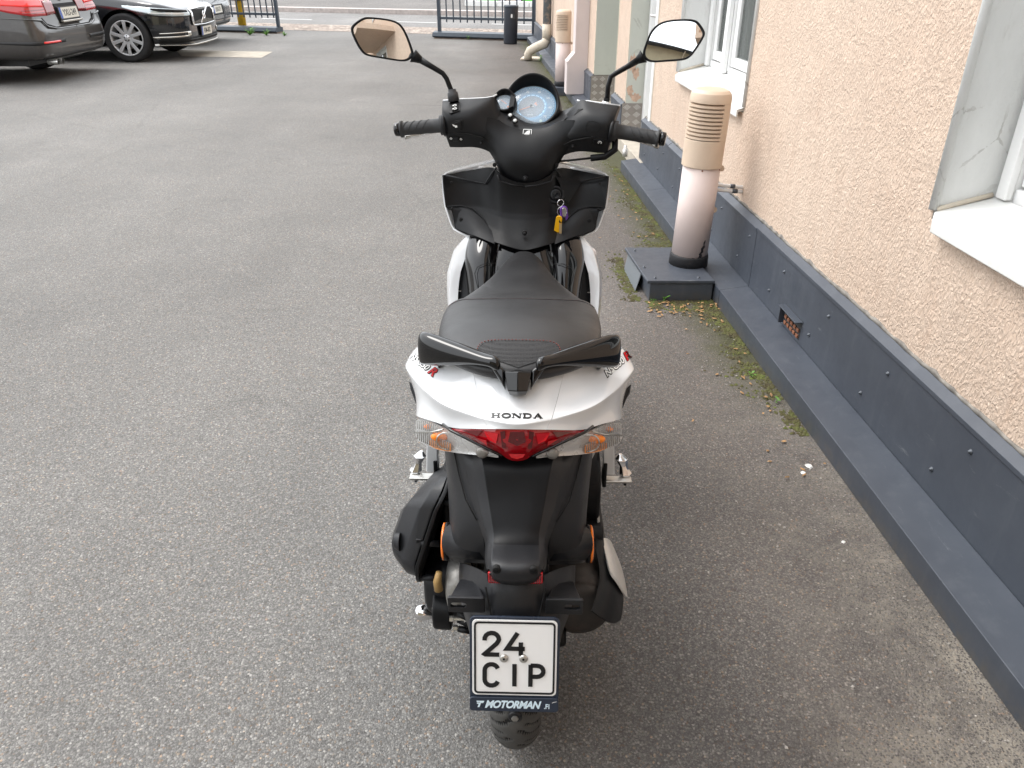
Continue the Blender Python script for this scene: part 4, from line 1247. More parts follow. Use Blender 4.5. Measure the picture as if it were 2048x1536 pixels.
def glyph(ch, ox, oy, w, h, t):
    G = {'2': [arc(.30, .70, .285, .285, 190, 0, 8) + [(.575, .66), (.50, .52), (.02, .04), (.05, .02), (.60, .02)]],
         '4': [[(.40, 1.0), (.03, .30), (.66, .30)], [(.52, .58), (.52, .0)]],
         'C': [arc(.29, .70, .27, .28, 20, 180, 8) + arc(.29, .29, .27, .28, 180, 340, 8)],
         'I': [[(.3, 1.0), (.3, 0)]],
         'P': [[(.07, 0), (.07, .98)], [(.07, .95)] + arc(.32, .70, .25, .25, 90, -90, 9) + [(.07, .45)]]}[ch]
    m_ = MB()
    for st in G:
        ribbon(m_, [(ox + p[0] * w, oy + p[1] * h) for p in st], t, lambda x, y, hh: PL(x, y, .001 + hh), .0012)
    return m_.build('character', M['plate_black'], npl)
gh = .0375; gw = .0385; tt = .0068
def upx(u): return (u - 1031) / 85.0 * PW
def vpy(v): return (1314 - v) / 75.0 * (plen / 2)
glyph('2', upx(970), vpy(1308), gw, gh, tt); glyph('4', upx(1014), vpy(1308) + .0, gw * 1.12, gh, tt)
glyph('C', upx(970), vpy(1370), gw, gh, tt); glyph('I', upx(1016), vpy(1370), gw, gh, tt); glyph('P', upx(1060), vpy(1370), gw * 1.02, gh, tt)
for u in (1010, 1049):
    c_ = PL(upx(u), vpy(1314), 0)
    basis = (Vector((1, 0, 0)), pu, pn)
    bo_ = MB().lathe([(.0068, .001), (.0064, .003), (.0045, .0042), (.0022, .0046)], c=c_, seg=20, basis=basis).build('plate_screw', M['steel'], npl, True)
    MB().lathe([(.0021, .0045), (.0021, .0048)], c=c_, seg=6, basis=basis).build('socket', M['hole'], bo_)
DL = lambda x, y, h: PL(x, y - plen / 2 - .0155, .0027 + h)
text_obj('dealer_text', 'MOTORMAN', lambda x, y, h: DL(x - .003, y, h), M['text_blue'], np_, size=.0172, sx=.88, shear=.32, bold=.0007, th=.0003, spacing=.92)
text_obj('dealer_text', '.FI', lambda x, y, h: DL(x + .0505, y - .0020, h), M['text_blue'], np_, size=.0115, sx=.85, bold=.0002, th=.0003)
fl = MB(); fl.prism([(-.058, .006), (-.046, .006), (-.0475, .0025), (-.051, .0025), (-.0535, -.005), (-.0565, -.005), (-.0545, .001), (-.0575, .001), (-.0572, .003), (-.0525, .003), (-.052, .0042), (-.0578, .0042)], DL(0, 0, 0), (1, 0, 0), pu, pn * .0003)
fl.build('dealer_flash', M['text_blue'], np_)
ar = MB(); ribbon(ar, [(.0585, .0045), (.0610, .0062), (.0655, .0070)], .0005, DL, .0003); ar.build('print_stroke', M['text_white'], np_)
# mud flap below the plate
mfp = [[(0, 1405, -.255), (0, 1425, -.262), (0, 1445, -.262), (0, 1462, -.257)],
       [(18, 1405, -.252), (18, 1425, -.259), (16, 1445, -.258), (12, 1460, -.255)],
       [(36, 1405, -.245), (38, 1425, -.247), (26, 1445, -.25), (14, 1459, -.252)],
       [(50, 1400, -.225), (48, 1415, -.228), (34, 1436, -.24), (18, 1456, -.249)]]
patch('mud_flap', cols_(mfp), M['plastic'], thick=.004)
c_ = S(0, 1433, -.264)
MB().lathe([(.012, .004), (.012, -.002), (.009, -.003)], 'Y', c_, 20).build('flap_washer', M['plastic_grey'], sc, True)
MB().lathe([(.006, .0), (.006, -.006)], 'Y', c_, 6).build('flap_bolt', M['cast'], sc)
# bracket that carries the flap down to it
MB().rings([[(-.05, -.27, .42), (.05, -.27, .42), (.05, -.20, .42), (-.05, -.20, .42)], [(-.035, -.245, .30), (.035, -.245, .30), (.035, -.225, .30), (-.035, -.225, .30)]]).build('flap_stay', M['plastic_dk'], sc, bevel=.004)

# ---- tail lamp unit
def ycurve(h): return -.168 + .055 * (h / 140.0) ** 1.7
red = []
for h, vt, vb in ((0, 858, 922), (10, 858, 921.5), (20, 858, 918), (28, 858, 911.5), (34, 858, 907), (50, 858.5, 899), (70, 859, 891), (90, 859, 881.5), (110, 859, 871.5), (125, 859.5, 864), (133, 860, 860.8)):
    y = ycurve(h)
    red.append([S(h, vt, y), S(h, vt + (vb - vt) * .33, y - .006 * (1 - h / 150)), S(h, vt + (vb - vt) * .66, y - .004), S(h, vb, y + .012 * (1 - h / 150))])
tl = patch('tail_lamp', red, M['red_lens'], thick=.003, sub=2)
# facets of the lamp seen in the red: darker and brighter facets
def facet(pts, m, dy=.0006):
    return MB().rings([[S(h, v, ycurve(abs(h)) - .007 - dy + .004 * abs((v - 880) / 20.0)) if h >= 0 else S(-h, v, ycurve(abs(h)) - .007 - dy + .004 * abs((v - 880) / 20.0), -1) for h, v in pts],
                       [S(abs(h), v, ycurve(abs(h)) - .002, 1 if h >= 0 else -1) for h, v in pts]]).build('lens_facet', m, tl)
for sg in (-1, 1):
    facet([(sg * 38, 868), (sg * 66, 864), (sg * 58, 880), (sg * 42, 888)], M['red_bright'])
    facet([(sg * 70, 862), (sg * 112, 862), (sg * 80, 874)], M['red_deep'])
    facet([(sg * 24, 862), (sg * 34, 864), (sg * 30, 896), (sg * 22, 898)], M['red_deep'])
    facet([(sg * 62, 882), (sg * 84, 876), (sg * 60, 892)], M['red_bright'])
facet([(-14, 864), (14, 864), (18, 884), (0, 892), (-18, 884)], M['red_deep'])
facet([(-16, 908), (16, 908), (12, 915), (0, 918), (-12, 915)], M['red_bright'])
# black V moulding under the red lens
for sg in (-1, 1):
    MB().tube([S(150, 850, -.115, sg), S(134, 863, -.132, sg), S(90, 884, -.152, sg), S(50, 903, -.160, sg), S(31, 912, -.162, sg)], .0022, 8).build('lamp_moulding', M['gloss_black'], tl, True)
wing = [(206, 846, 871), (204, 843, 882), (196, 842, 888), (184, 842.5, 893), (172, 846, 898), (158, 853, 902.5), (146, 860, 904.5), (132, 866, 906.5), (110, 876.5, 909), (85, 887.5, 911), (60, 899.5, 912.5), (38, 909.5, 913.5)]
def wy(h): return -.160 + .105 * (h / 206.0) ** 2.4
for sg in (-1, 1):
    cols = []; back = []
    for h, vt, vb in wing:
        y = wy(h)
        cols.append([S(h, vt, y + .003, sg), S(h, vt + (vb - vt) * .35, y - .006, sg), S(h, vt + (vb - vt) * .7, y - .004, sg), S(h, vb, y + .008, sg)])
        back.append([S(h, vt, y + .010, sg), S(h, vt + (vb - vt) * .35, y + .016, sg), S(h, vt + (vb - vt) * .7, y + .016, sg), S(h, vb, y + .013, sg)])
    ts = patch('turn_signal', cols, M['clear_lens'], mirror=False, thick=.0015, sub=2)
    patch('reflector_bowl', back, M['reflector'], parent=ts, mirror=False, thick=.002, sub=2)
    # vertical ribs inside the lens
    rib = MB()
    for i in range(17):
        h = 138 + i * 4.0
        vt = vb = None
        for (h0, t0, b0), (h1, t1, b1) in zip(wing[:-1], wing[1:]):
            if h1 <= h <= h0:
                k = (h - h1) / (h0 - h1); vt = t1 + (t0 - t1) * k; vb = b1 + (b0 - b1) * k
        if vt is None: continue
        y = wy(h) + .004
        if h > 158: rib.tube([S(h, vt + 3, y, sg), S(h, vt + (vb - vt) * .42, y - .003, sg)], .0009, 5)
        rib.tube([S(h, vt + (vb - vt) * .52, y - .003, sg), S(h, vb - 3, y + .003, sg)], .0009, 5)
    rib.build('lens_rib', mat('lens_rib', (.34, .33, .31), .2, spec=.8, alpha=.8), ts, True)
    # amber bulb in a pale bowl
    c_ = S(157, 876, wy(157) + .006, sg)
    bu = MB().ball(c_, (.0145, .007, .0080), 16).build('bulb', M['orange'], ts, True)
    am = []
    for h, vt, vb in ((178, 884, 893), (168, 880, 899), (158, 882, 902), (146, 884, 904), (134, 890, 905)):
        am.append([S(h, vt, wy(h) + .0105, sg), S(h, (vt + vb) / 2, wy(h) + .0105, sg), S(h, vb, wy(h) + .0105, sg)])
    patch('amber_glow', am, M['amber'], parent=ts, mirror=False, thick=.0006, sub=2)  # the bulb's reflection in the bowl, painted as an amber patch
    MB().ball(S(182, 856, wy(182) + .008, sg), (.006, .003, .005), 12).build('amber_glow', M['orange'], ts, True)  # smaller amber reflection, shaped as a little ball
    MB().lathe([(.017, 0), (.0155, -.003), (.0145, 0)], 'Y', S(143, 884, wy(143) + .009, sg), 24, caps=False).build('bulb_bowl', M['steel'], ts, True)
    MB().tube([S(206, 868, wy(206) - .004, sg), S(175, 867, wy(175) - .006, sg), S(150, 861, wy(150) - .004, sg)], .0013, 6).build('lens_step', M['steel'], ts, True)
    MB().lathe([(.0105, 0), (.009, -.0035), (.004, -.005)], 'Y', S(70, 905.5, wy(70) + .002, sg), 16).build('licence_bulb', M['cast'], ts, True)

# ---- white tail cowl: centre panel and two side panels with a shadow gap
g0 = [(0, 748, -.085), (0, 780, -.108), (0, 815, -.140), (0, 850, -.1740), (0, 855, -.1735), (0, 858.5, -.1720)]
g1 = [(45, 745, -.080), (42, 779, -.104), (38, 812, -.134), (34, 845, -.1670), (31, 852, -.1670), (30, 858.5, -.168)]
g2 = [(91.2, 740, -.064), (83.5, 776, -.090), (76, 808, -.117), (68.3, 838, -.150), (61.3, 849, -.1538), (58.5, 858.5, -.159)]
cc = patch('rear_cowl', cols_([g0, g1, g2]), M['white_gloss'], thick=.004, sub=3, crease_rows={3: .75})
def seam(sgn=1): pass
h0 = [(91.8, 740, -.0638), (84.1, 776, -.0898), (76.5, 808, -.1170), (69, 838, -.1500), (62, 849, -.1535), (59.2, 858.5, -.1588)]
h1 = [(115, 735, -.05), (115, 766, -.073), (114, 796, -.098), (112, 826, -.1330), (104, 843, -.1330), (100, 858.8, -.140)]
h2 = [(140, 728, -.03), (143, 757, -.055), (146, 784, -.080), (149, 813, -.1130), (140, 838, -.1090), (131, 859, -.1200)]
h3 = [(165, 719, -.005), (170, 744, -.03), (173, 766, -.052), (178, 793, -.0860), (166, 824, -.0890), (158, 849, -.1020)]
h4 = [(188, 708, .022), (195, 728, .0), (198, 746, -.018), (203, 769, -.0420), (190, 806, -.0600), (184, 841, -.0800)]
h5 = [(203, 698, .05), (213, 714, .035), (219, 728, .022), (224, 745, .002), (201, 798, -.030), (203, 836, -.052)]
h6 = [(205, 692, .075), (218, 706, .065), (226, 718, .058), (233, 733, .045), (206, 794, .01), (209, 832, -.015)]
h7 = [(200, 690, .10), (212, 702, .10), (220, 715, .10), (227, 730, .095), (200, 790, .08), (203, 830, .06)]
side_cowls = both('side_cowl', [h0, h1, h2, h3, h4, h5, h6, h7], M['white_gloss'], thick=.004, sub=3, crease_rows={3: .75})
# dark liner under the gap and grey recess round the grab rail
MB().rings([[(-.14, -.075, .752), (.14, -.075, .752), (.14, .12, .80), (-.14, .12, .80)], [(-.14, -.075, .70), (.14, -.075, .70), (.14, .12, .70), (-.14, .12, .70)]]).build('cowl_liner', M['plastic_dk'], sc)
tray = [[(0, 752, -.088), (0, 735, -.06), (0, 715, -.03)], [(45, 749, -.083), (45, 732, -.055), (45, 712, -.02)],
        [(93, 744, -.066), (91, 726, -.04), (86, 706, -.005)], [(128, 736, -.045), (124, 718, -.02), (118, 700, .02)], [(160, 724, -.01), (152, 706, .02), (140, 692, .05)]]
patch('grab_recess', cols_(tray), mat('grey_recess', (.30, .305, .31), .4), thick=.003)
# dark flank behind the notch
for sg in (-1, 1):
    MB().rings([[S(222, 765, .06, sg), S(219, 780, .05, sg), S(206, 815, .03, sg), S(196, 790, .04, sg)], [S(222, 765, .12, sg), S(219, 785, .12, sg), S(200, 812, .12, sg), S(190, 790, .12, sg)]]).build('side_trim', M['plastic'], sc, bevel=.002)
# body sides ahead, under the seat
for sg in (-1, 1):
    cols = [[(sg * .150, .04, .735), (sg * .152, .04, .66), (sg * .13, .05, .57), (sg * .10, .06, .52)],
            [(sg * .140, .18, .74), (sg * .158, .18, .66), (sg * .15, .19, .55), (sg * .12, .20, .46)],
            [(sg * .115, .36, .72), (sg * .140, .36, .62), (sg * .15, .37, .50), (sg * .14, .38, .38)],
            [(sg * .075, .52, .70), (sg * .115, .54, .58), (sg * .15, .56, .44), (sg * .16, .58, .32)],
            [(sg * .03, .60, .68), (sg * .07, .62, .55), (sg * .12, .66, .42), (sg * .165, .68, .30)]]
    patch('body_panel', cols, M['white_gloss'], mirror=False, thick=.004)
    patch('lower_trim', [[(sg * .16, .58, .33), (sg * .17, .58, .24)], [(sg * .165, .85, .33), (sg * .165, .85, .24)], [(sg * .16, 1.0, .40), (sg * .15, 1.0, .30)]], M['white_gloss'], mirror=False, thick=.01)
MB().box((-.16, .50, .27), (.16, .93, .315)).build('floorboard', M['plastic'], sc, bevel=.01)
MB().rings([[(-.09, .08, .70), (.09, .08, .70), (.06, .55, .70), (-.06, .55, .70)], [(-.09, .08, .46), (.09, .08, .46), (.11, .6, .32), (-.11, .6, .32)]]).build('under_seat_box', M['plastic_dk'], sc, bevel=.01)

# cowl surface lookup for lettering: cast along the sight line onto the finished cowl mesh
def evaluated_tree(objs):
    dg = bpy.context.evaluated_depsgraph_get(); dg.update()
    vs, fs = [], []
    for o in objs:
        me = o.evaluated_get(dg).to_mesh(); n = len(vs)
        vs += [v.co.copy() for v in me.vertices]
        fs += [tuple(i + n for i in p.vertices) for p in me.polygons]
        o.evaluated_get(dg).to_mesh_clear()
    return BVHTree.FromPolygons(vs, fs)
cowl_t = evaluated_tree([cc] + side_cowls)
def on_surface(tree, pts_dir):
    def place(x, y, h):
        o, d = pts_dir(x, y)
        hit, nrm, _, _ = tree.ray_cast(o, d)
        if hit is None: return o + d * .1
        if nrm.dot(d) > 0: nrm = -nrm
        return hit + nrm * (.0004 + h)
    return place
# maker's name in wide slab letters on the centre panel
def slab_word(word, place, m, parent, w, h, gap, th=.0004):
    total = len(word) * w + (len(word) - 1) * gap; x0 = -total / 2
    for i, ch in enumerate(word):
        ox = x0 + i * (w + gap); mb = MB(); T = w * .20; t = h * .20
        def seg(pts, wd): ribbon(mb, [(ox + a * w, (b - .5) * h) for a, b in pts], wd, place, th)
        def sub(pts, n=6):
            o = []
            for (a, b), (c, d) in zip(pts[:-1], pts[1:]):
                o += [(a + (c - a) * k / n, b + (d - b) * k / n) for k in range(n)]
            return o + [pts[-1]]
        if ch == 'H':
            seg(sub([(.2, 1), (.2, 0)]), T); seg(sub([(.8, 1), (.8, 0)]), T); seg(sub([(.2, .5), (.8, .5)]), t)
            for a in (.2, .8):
                for b in (.08, .92): seg(sub([(a - .2, b), (a + .2, b)]), h * .15)
        elif ch == 'O':
            ribbon(mb, [(ox + p[0] * w, (p[1] - .5) * h) for p in arc(.5, .5, .42, .42, 0, 345, 22)], T, place, th, closed=True)
        elif ch == 'N':
            seg(sub([(.14, 1), (.14, 0)]), T * .6); seg(sub([(.86, 1), (.86, 0)]), T * .6); seg(sub([(.16, .95), (.84, .05)]), T)
            for a, b in ((.12, .08), (.88, .92), (.1, .92)): seg(sub([(a - .17, b), (a + .17, b)]), h * .15)
        elif ch == 'D':
            seg(sub([(.2, 1), (.2, 0)]), T); seg([(.02, .92), (.2, .92), (.5, .92)] + [(p[0], p[1]) for p in arc(.5, .5, .38, .42, 80, -80, 10)] + [(.5, .08), (.2, .08), (.02, .08)], T * .75)
        elif ch == 'A':
            seg(sub([(.5, 1), (.12, 0)]), T * .6); seg(sub([(.46, 1), (.84, 0)]), T * 1.15); seg(sub([(.26, .33), (.72, .33)]), h * .14)
            for a in (.12, .86): seg(sub([(a - .16, .07), (a + .16, .07)]), h * .14)
        mb.build('maker_letter', m, parent)
def down_ray(cx, cv, cy):
    c0_ = S(cx, cv, cy); cam_l = Vector((0, -SY, CAM_H))
    ux = Vector((1, 0, 0)); d0 = (c0_ - cam_l).normalized(); uy = ux.cross(d0).normalized()
    if uy.z < 0: uy = -uy
    def f(x, y):
        p = c0_ + ux * x + uy * y
        return p - d0 * .06, d0
    return f
slab_word('HONDA', on_surface(cowl_t, down_ray(-1, 832, -.15)), M['text_black'], cc, .0142, .0072, .0016)
# model decals on the flanks
def decal(sgn, cx, cv, ang, mirror_txt=False):
    c0_ = S(cx, cv, .02, sgn); cam_l = Vector((0, -SY, CAM_H)); d0 = (c0_ - cam_l).normalized()
    ux = Vector((math.cos(ang), 0, math.sin(ang))); ux = (ux - d0 * ux.dot(d0)).normalized()
    uy = d0.cross(ux).normalized()
    if uy.z < 0: uy = -uy
    f = lambda x, y: (c0_ + ux * x + uy * y - d0 * .08, d0)
    pl = on_surface(cowl_t, f)
    par = side_cowls[0 if sgn < 0 else 1]
    text_obj('decal_outline', 'NSC50', lambda x, y, h: pl(x - .006, y, .0), M['text_black'], par, size=.0150, sx=.85, shear=.3, bold=.0016, th=.0002)
    text_obj('decal_text', 'NSC50', lambda x, y, h: pl(x - .006, y, .0005 + h), M['text_white'], par, size=.0150, sx=.85, shear=.3, bold=.0002, th=.0002)
    text_obj('decal_outline', 'R', lambda x, y, h: pl(x + .0215, y + .0006, .0003), M['text_black'], par, size=.020, sx=.95, shear=.3, bold=.0013, th=.0002)
    text_obj('decal_text', 'R', lambda x, y, h: pl(x + .0215, y + .0006, .0007 + h), M['text_red'], par, size=.020, sx=.95, shear=.3, bold=.0005, th=.0002)
decal(-1, 195, 730, R(-42)); decal(1, 195, 728, R(47))

# ---- grab rail
def wing_ring(h, v, dv, y, dy, sg, tilt=0):
    c_ = S(h, v, y, sg); top = S(h, v - dv, y, sg); r = (top - c_).length
    o = []
    prof = [(-.9, -.55), (-1, .1), (-.75, .75), (-.2, 1.0), (.45, .95), (.95, .55), (1, -.2), (.55, -.9), (-.3, -1.0)]
    for a, b in prof: o.append(c_ + Vector((0, a * dy, b * r)))
    return o
for sg in (-1, 1):
    st = [(34, 734, 17, -.105, .010), (52, 724, 12, -.10, .012), (66, 720, 10, -.092, .014), (100, 712, 16, -.072, .018), (145, 706, 26, -.050, .021), (178, 701, 33, -.032, .021), (196, 699, 34, -.022, .018), (203, 702, 27, -.016, .012)]
    mb = MB(); mb.rings([wing_ring(*a, sg) for a in st])
    mb.build('grab_rail', M['gloss_black'], sc, True, sub=2)
    # lower arm and mounting toe
    MB().tube([S(50, 733, -.085, sg), S(95, 735, -.05, sg), S(130, 727, .0, sg)], [.010, .009, .010], 10).build('rail_arm', M['gloss_black'], sc, True)
    MB().rings([[S(150, 726, -.035, sg), S(170, 724, -.02, sg), S(160, 741, -.035, sg)], [S(150, 720, .0, sg), S(170, 720, .0, sg), S(160, 735, .0, sg)]]).build('rail_toe', M['gloss_black'], sc, bevel=.003)
ft = MB(); ft.rings([[S(29, 739, -.100, -1), S(0, 739, -.108), S(29, 739, -.100), S(29, 735, -.075), S(29, 735, -.075, -1)],
                     [S(27, 744, -.118, -1), S(0, 744, -.130), S(27, 744, -.118), S(25, 740, -.09), S(25, 740, -.09, -1)],
                     [S(20, 782, -.134, -1), S(0, 783, -.143), S(20, 782, -.134), S(20, 782, -.10), S(20, 782, -.10, -1)],
                     [S(16, 790, -.129, -1), S(0, 792, -.134), S(16, 790, -.129), S(16, 788, -.10), S(16, 788, -.10, -1)]])
ft.build('grab_foot', M['gloss_black'], sc, bevel=.005, seg=3)
for sg in (-1, 1):
    MB().rings([[S(27, 740, -.112, sg), S(27, 776, -.128, sg), S(24, 784, -.11, sg), S(24, 745, -.09, sg)], [S(60, 716, -.10, sg), S(58, 730, -.103, sg), S(56, 734, -.085, sg), S(56, 718, -.08, sg)]]).build('grab_brace', M['gloss_black'], sc, bevel=.004, seg=3)

# ---- seat
seat_st = [  # y, half width, top z at centre, side drop, roundness
    (.668, .010, .770, .010), (.655, .026, .776, .016), (.62, .041, .781, .020), (.56, .052, .788, .022), (.50, .062, .795, .024), (.44, .077, .800, .026), (.38, .097, .805, .027),
    (.32, .117, .812, .027), (.26, .134, .822, .026), (.245, .138, .832, .026), (.20, .142, .842, .027), (.14, .144, .852, .030), (.08, .142, .862, .034), (.03, .137, .868, .034),
    (-.01, .128, .868, .032), (-.045, .112, .865, .028), (-.075, .088, .859, .022), (-.095, .058, .852, .013), (-.106, .030, .847, .008)]
def seat_section(y, hwid, zt, drop, n=14):
    top = []
    for i in range(n + 1):
        t = i / n; a = t * math.pi / 2
        x = hwid * math.sin(a) ** .82
        z = zt - drop * (1 - math.cos(a)) ** 1.05
        top.append((x, z))
    kk = 1.0 if y > .10 else max(.16, 1 - (.10 - y) * 5)
    side = [(hwid * .995, zt - drop - .022 * kk), (hwid * .95, zt - drop - .050 * kk), (hwid * .80, zt - drop - .062 * kk), (0, zt - drop - .066 * kk)]
    half = top + side
    return [(x, y, z) for x, z in half] + [(-x, y, z) for x, z in half[-2:0:-1]]
so_ = MB().rings([seat_section(*s) for s in seat_st]).build('seat', M['seat'], sc, True, sub=1)
seat_t = evaluated_tree([so_])
def seat_pt(x, y, lift=.0):
    hit, nrm, _, _ = seat_t.ray_cast(Vector((x, y, 1.1)), Vector((0, 0, -1)))
    if hit is None: return None
    return hit + nrm * lift
def seat_row(v, h):      # point of the seat on a sight line
    cam_l = Vector((0, -SY, CAM_H)); p = S(abs(h), v, .2, 1 if h >= 0 else -1)
    d = (p - cam_l).normalized()
    hit, nrm, _, _ = seat_t.ray_cast(cam_l, d)
    return (hit, nrm) if hit is not None else (None, None)
def stitches(path, m, step=.0055, r=.0007, lift=.0006, name='stitching'):
    mb = MB(); acc = 0
    P = [p for p in path if p[0] is not None]
    pts = [p + n * lift for p, n in P]
    dense = []
    for a, b in zip(pts[:-1], pts[1:]):
        k = max(1, int((b - a).length / .0009))
        dense += [a.lerp(b, i / k) for i in range(k)]
    L_ = 0; cur = []
    for a, b in zip(dense[:-1], dense[1:]):
        ph = (L_ % step) / step
        if ph < .62: cur.append(a)
        elif len(cur) > 1:
            mb.tube([cur[0], cur[-1]], r, 5); cur = []
        else: cur = []
        L_ += (b - a).length
    o = mb.build(name, m, so_, True, fix=False); o['kind'] = 'stuff'
    return o
seam_path = [(h, 598 + 4.0 * (h / 150.0) ** 2 + 20 * max(0, (abs(h) - 110) / 45.0) ** 2) for h in [x * 4 - 154 for x in range(78)]]
sp = [seat_row(v, h) for h, v in seam_path]
stitches(sp, M['stitch'])
pts = [p + n * .0002 for p, n in sp if p is not None]
MB().tube(pts, .0011, 6, False).build('seam', M['seat_mesh'], so_, True)
# piping stitch at the rear patch and the mesh patch itself
pp_ = []
for i in range(61):
    t = -1 + 2 * i / 60
    h = 82 * math.sin(t * math.pi / 2) ** 1 if True else 0
    v = 683 + 4 * abs(t) ** 2 + 30 * abs(t) ** 5
    pp_.append((h, v))
stitches([seat_row(v - 3, h * 1.03) for h, v in pp_], M['stitch'])
pth = [seat_row(v, h) for h, v in pp_]
MB().tube([p + n * .0003 for p, n in pth if p is not None], .0013, 6, False).build('piping', M['seat_mesh'], so_, True)
rows_ = []
for i in range(61):
    h, v = pp_[i]; colp = []
    for j in range(13):
        k = j / 12.0
        vb = 736 - 16 * abs(h / 82.0)
        hh = h * (1 - .42 * k ** 1.5)
        p, n = seat_row(v + (max(v + .5, vb) - v) * k, hh)
        colp.append(p + n * .0012 if p is not None else None)
    rows_.append(colp)
vs, fs, idx = [], [], {}
for i, c in enumerate(rows_):
    for j, p in enumerate(c):
        if p is not None: idx[(i, j)] = len(vs); vs.append(p)
for i in range(60):
    for j in range(12):
        q4 = [(i, j), (i + 1, j), (i + 1, j + 1), (i, j + 1)]
        if all(k in idx for k in q4): fs.append([idx[k] for k in q4])
mk('rear_patch', vs, fs, M['seat_mesh'], so_, True, fix=False)
# red piping at the nose and seam down the middle sides
stitches([seat_row(502.5 + .004 * h * h, h) for h in range(-36, 37, 2)], M['text_red'], step=.02, r=.0009, name='nose_stitching')

# ---- knee panels between seat and leg shield
k0 = [(0, 478, .80), (0, 492, .775), (0, 505, .76), (0, 560, .72), (0, 640, .66)]
k1 = [(34, 474, .80), (36, 490, .77), (40, 508, .755), (46, 560, .71), (52, 640, .65)]
k2 = [(46, 470, .805), (50, 490, .785), (54, 510, .765), (60, 560, .715), (66, 640, .66)]
patch('centre_tunnel', cols_([k0, k1, k2]), M['gloss_black'], thick=.003)
m0 = [(52, 471, .81), (53, 495, .785), (56, 520, .760), (60, 560, .725), (66, 640, .67)]
m1 = [(66, 468, .805), (72, 490, .765), (76, 520, .728), (78, 560, .700), (80, 640, .65)]
m2 = [(92, 467, .81), (98, 490, .775), (102, 520, .738), (100, 560, .715), (98, 640, .665)]
m3 = [(108, 468, .825), (116, 492, .80), (120, 522, .770), (112, 560, .745), (106, 640, .69)]
m4 = [(109, 469, .835), (117, 493, .81), (121, 523, .782), (113, 561, .757), (107, 641, .70)]
both('knee_panel', [m0, m1, m2, m3, m4], M['gloss_black'], thick=.003, sub=3)
for sg in (-1, 1):
    MB().tube([S(58, 528, .738, sg), S(78, 527, .716, sg), S(94, 535, .722, sg), S(99, 548, .717, sg), S(95, 566, .705, sg), S(88, 590, .690, sg)], .0010, 6).build('hatch_seam', M['hole'], sc, True)
n0 = [(108, 468, .835), (118, 495, .815), (122, 525, .795), (114, 560, .77), (108, 640, .72)]
n1 = [(113, 469, .84), (130, 505, .822), (139, 545, .80), (140, 585, .78), (137, 640, .74)]
both('knee_recess', [n0, n1], M['plastic_dk'], thick=.003, sub=2)
for sg in (-1, 1):
    MB().tube([S(114, 584, .765, sg), S(140, 583, .772, sg)], .0012, 6).build('recess_step', M['steel'], sc, True)
    MB().lathe([(.005, 0), (.005, -.003), (.003, -.004)], 'Y', S(131, 549, .80, sg), 10).build('screw', M['plastic_dk'], sc, True)
w0 = [(98, 470, .828), (113, 500, .806), (128, 545, .780), (134, 590, .760), (131, 650, .72), (130, 760, .66)]
w1 = [(110, 466, .838), (137, 499, .806), (150, 546, .776), (151, 590, .755), (146, 655, .712), (138, 760, .655)]
w2 = [(113, 466, .86), (142, 500, .84), (155, 546, .81), (155, 590, .785), (149, 655, .74), (141, 760, .69)]
both('leg_shield', [w0, w1, w2], M['white_gloss'], thick=.0016, sub=2, crease_cols={1: .9}, crease_rows={1: .6, 2: .6})

# ---- inner cover behind the bars
a0_ = [(0, 368, .838), (0, 400, .832), (0, 428, .820), (0, 440, .812), (0, 456, .797), (0, 474, .776), (0, 501, .744)]
a1_ = [(30, 362, .840), (30, 400, .835), (28, 428, .823), (27, 440, .816), (25, 455, .802), (24, 472, .783), (18, 497, .747)]
a2_ = [(54, 348, .846), (54, 392, .842), (53, 424, .830), (51, 435, .823), (49, 448, .810), (47, 464, .793), (39, 491, .756)]
a3_ = [(66, 333, .865), (66, 380, .862), (65, 418, .850), (64, 428, .843), (63, 442, .830), (61, 457, .813), (57, 485, .771)]
a4_ = [(84, 336, .900), (92, 372, .888), (92, 414, .870), (89, 422, .862), (84, 436, .848), (80, 452, .830), (75, 479, .789)]
a5_ = [(112, 341, .915), (120, 366, .892), (118, 414, .866), (113, 420, .858), (108, 434, .848), (103, 450, .832), (97, 475, .799)]
a6_ = [(150, 349, .900), (152, 368, .880), (150, 414, .862), (143, 420, .857), (138, 436, .850), (130, 452, .838), (111, 471, .811)]
a7_ = [(165, 351, .880), (164, 372, .868), (159, 415, .858), (148, 420, .855), (144, 436, .851), (140, 460, .845), (115, 471, .821)]
inn = patch('inner_cover', cols_([a0_, a1_, a2_, a3_, a4_, a5_, a6_, a7_]), M['plastic_dk'], thick=.004, sub=3, crease_rows={2: .6, 3: .5, 5: .4}, crease_cols={7: .8})
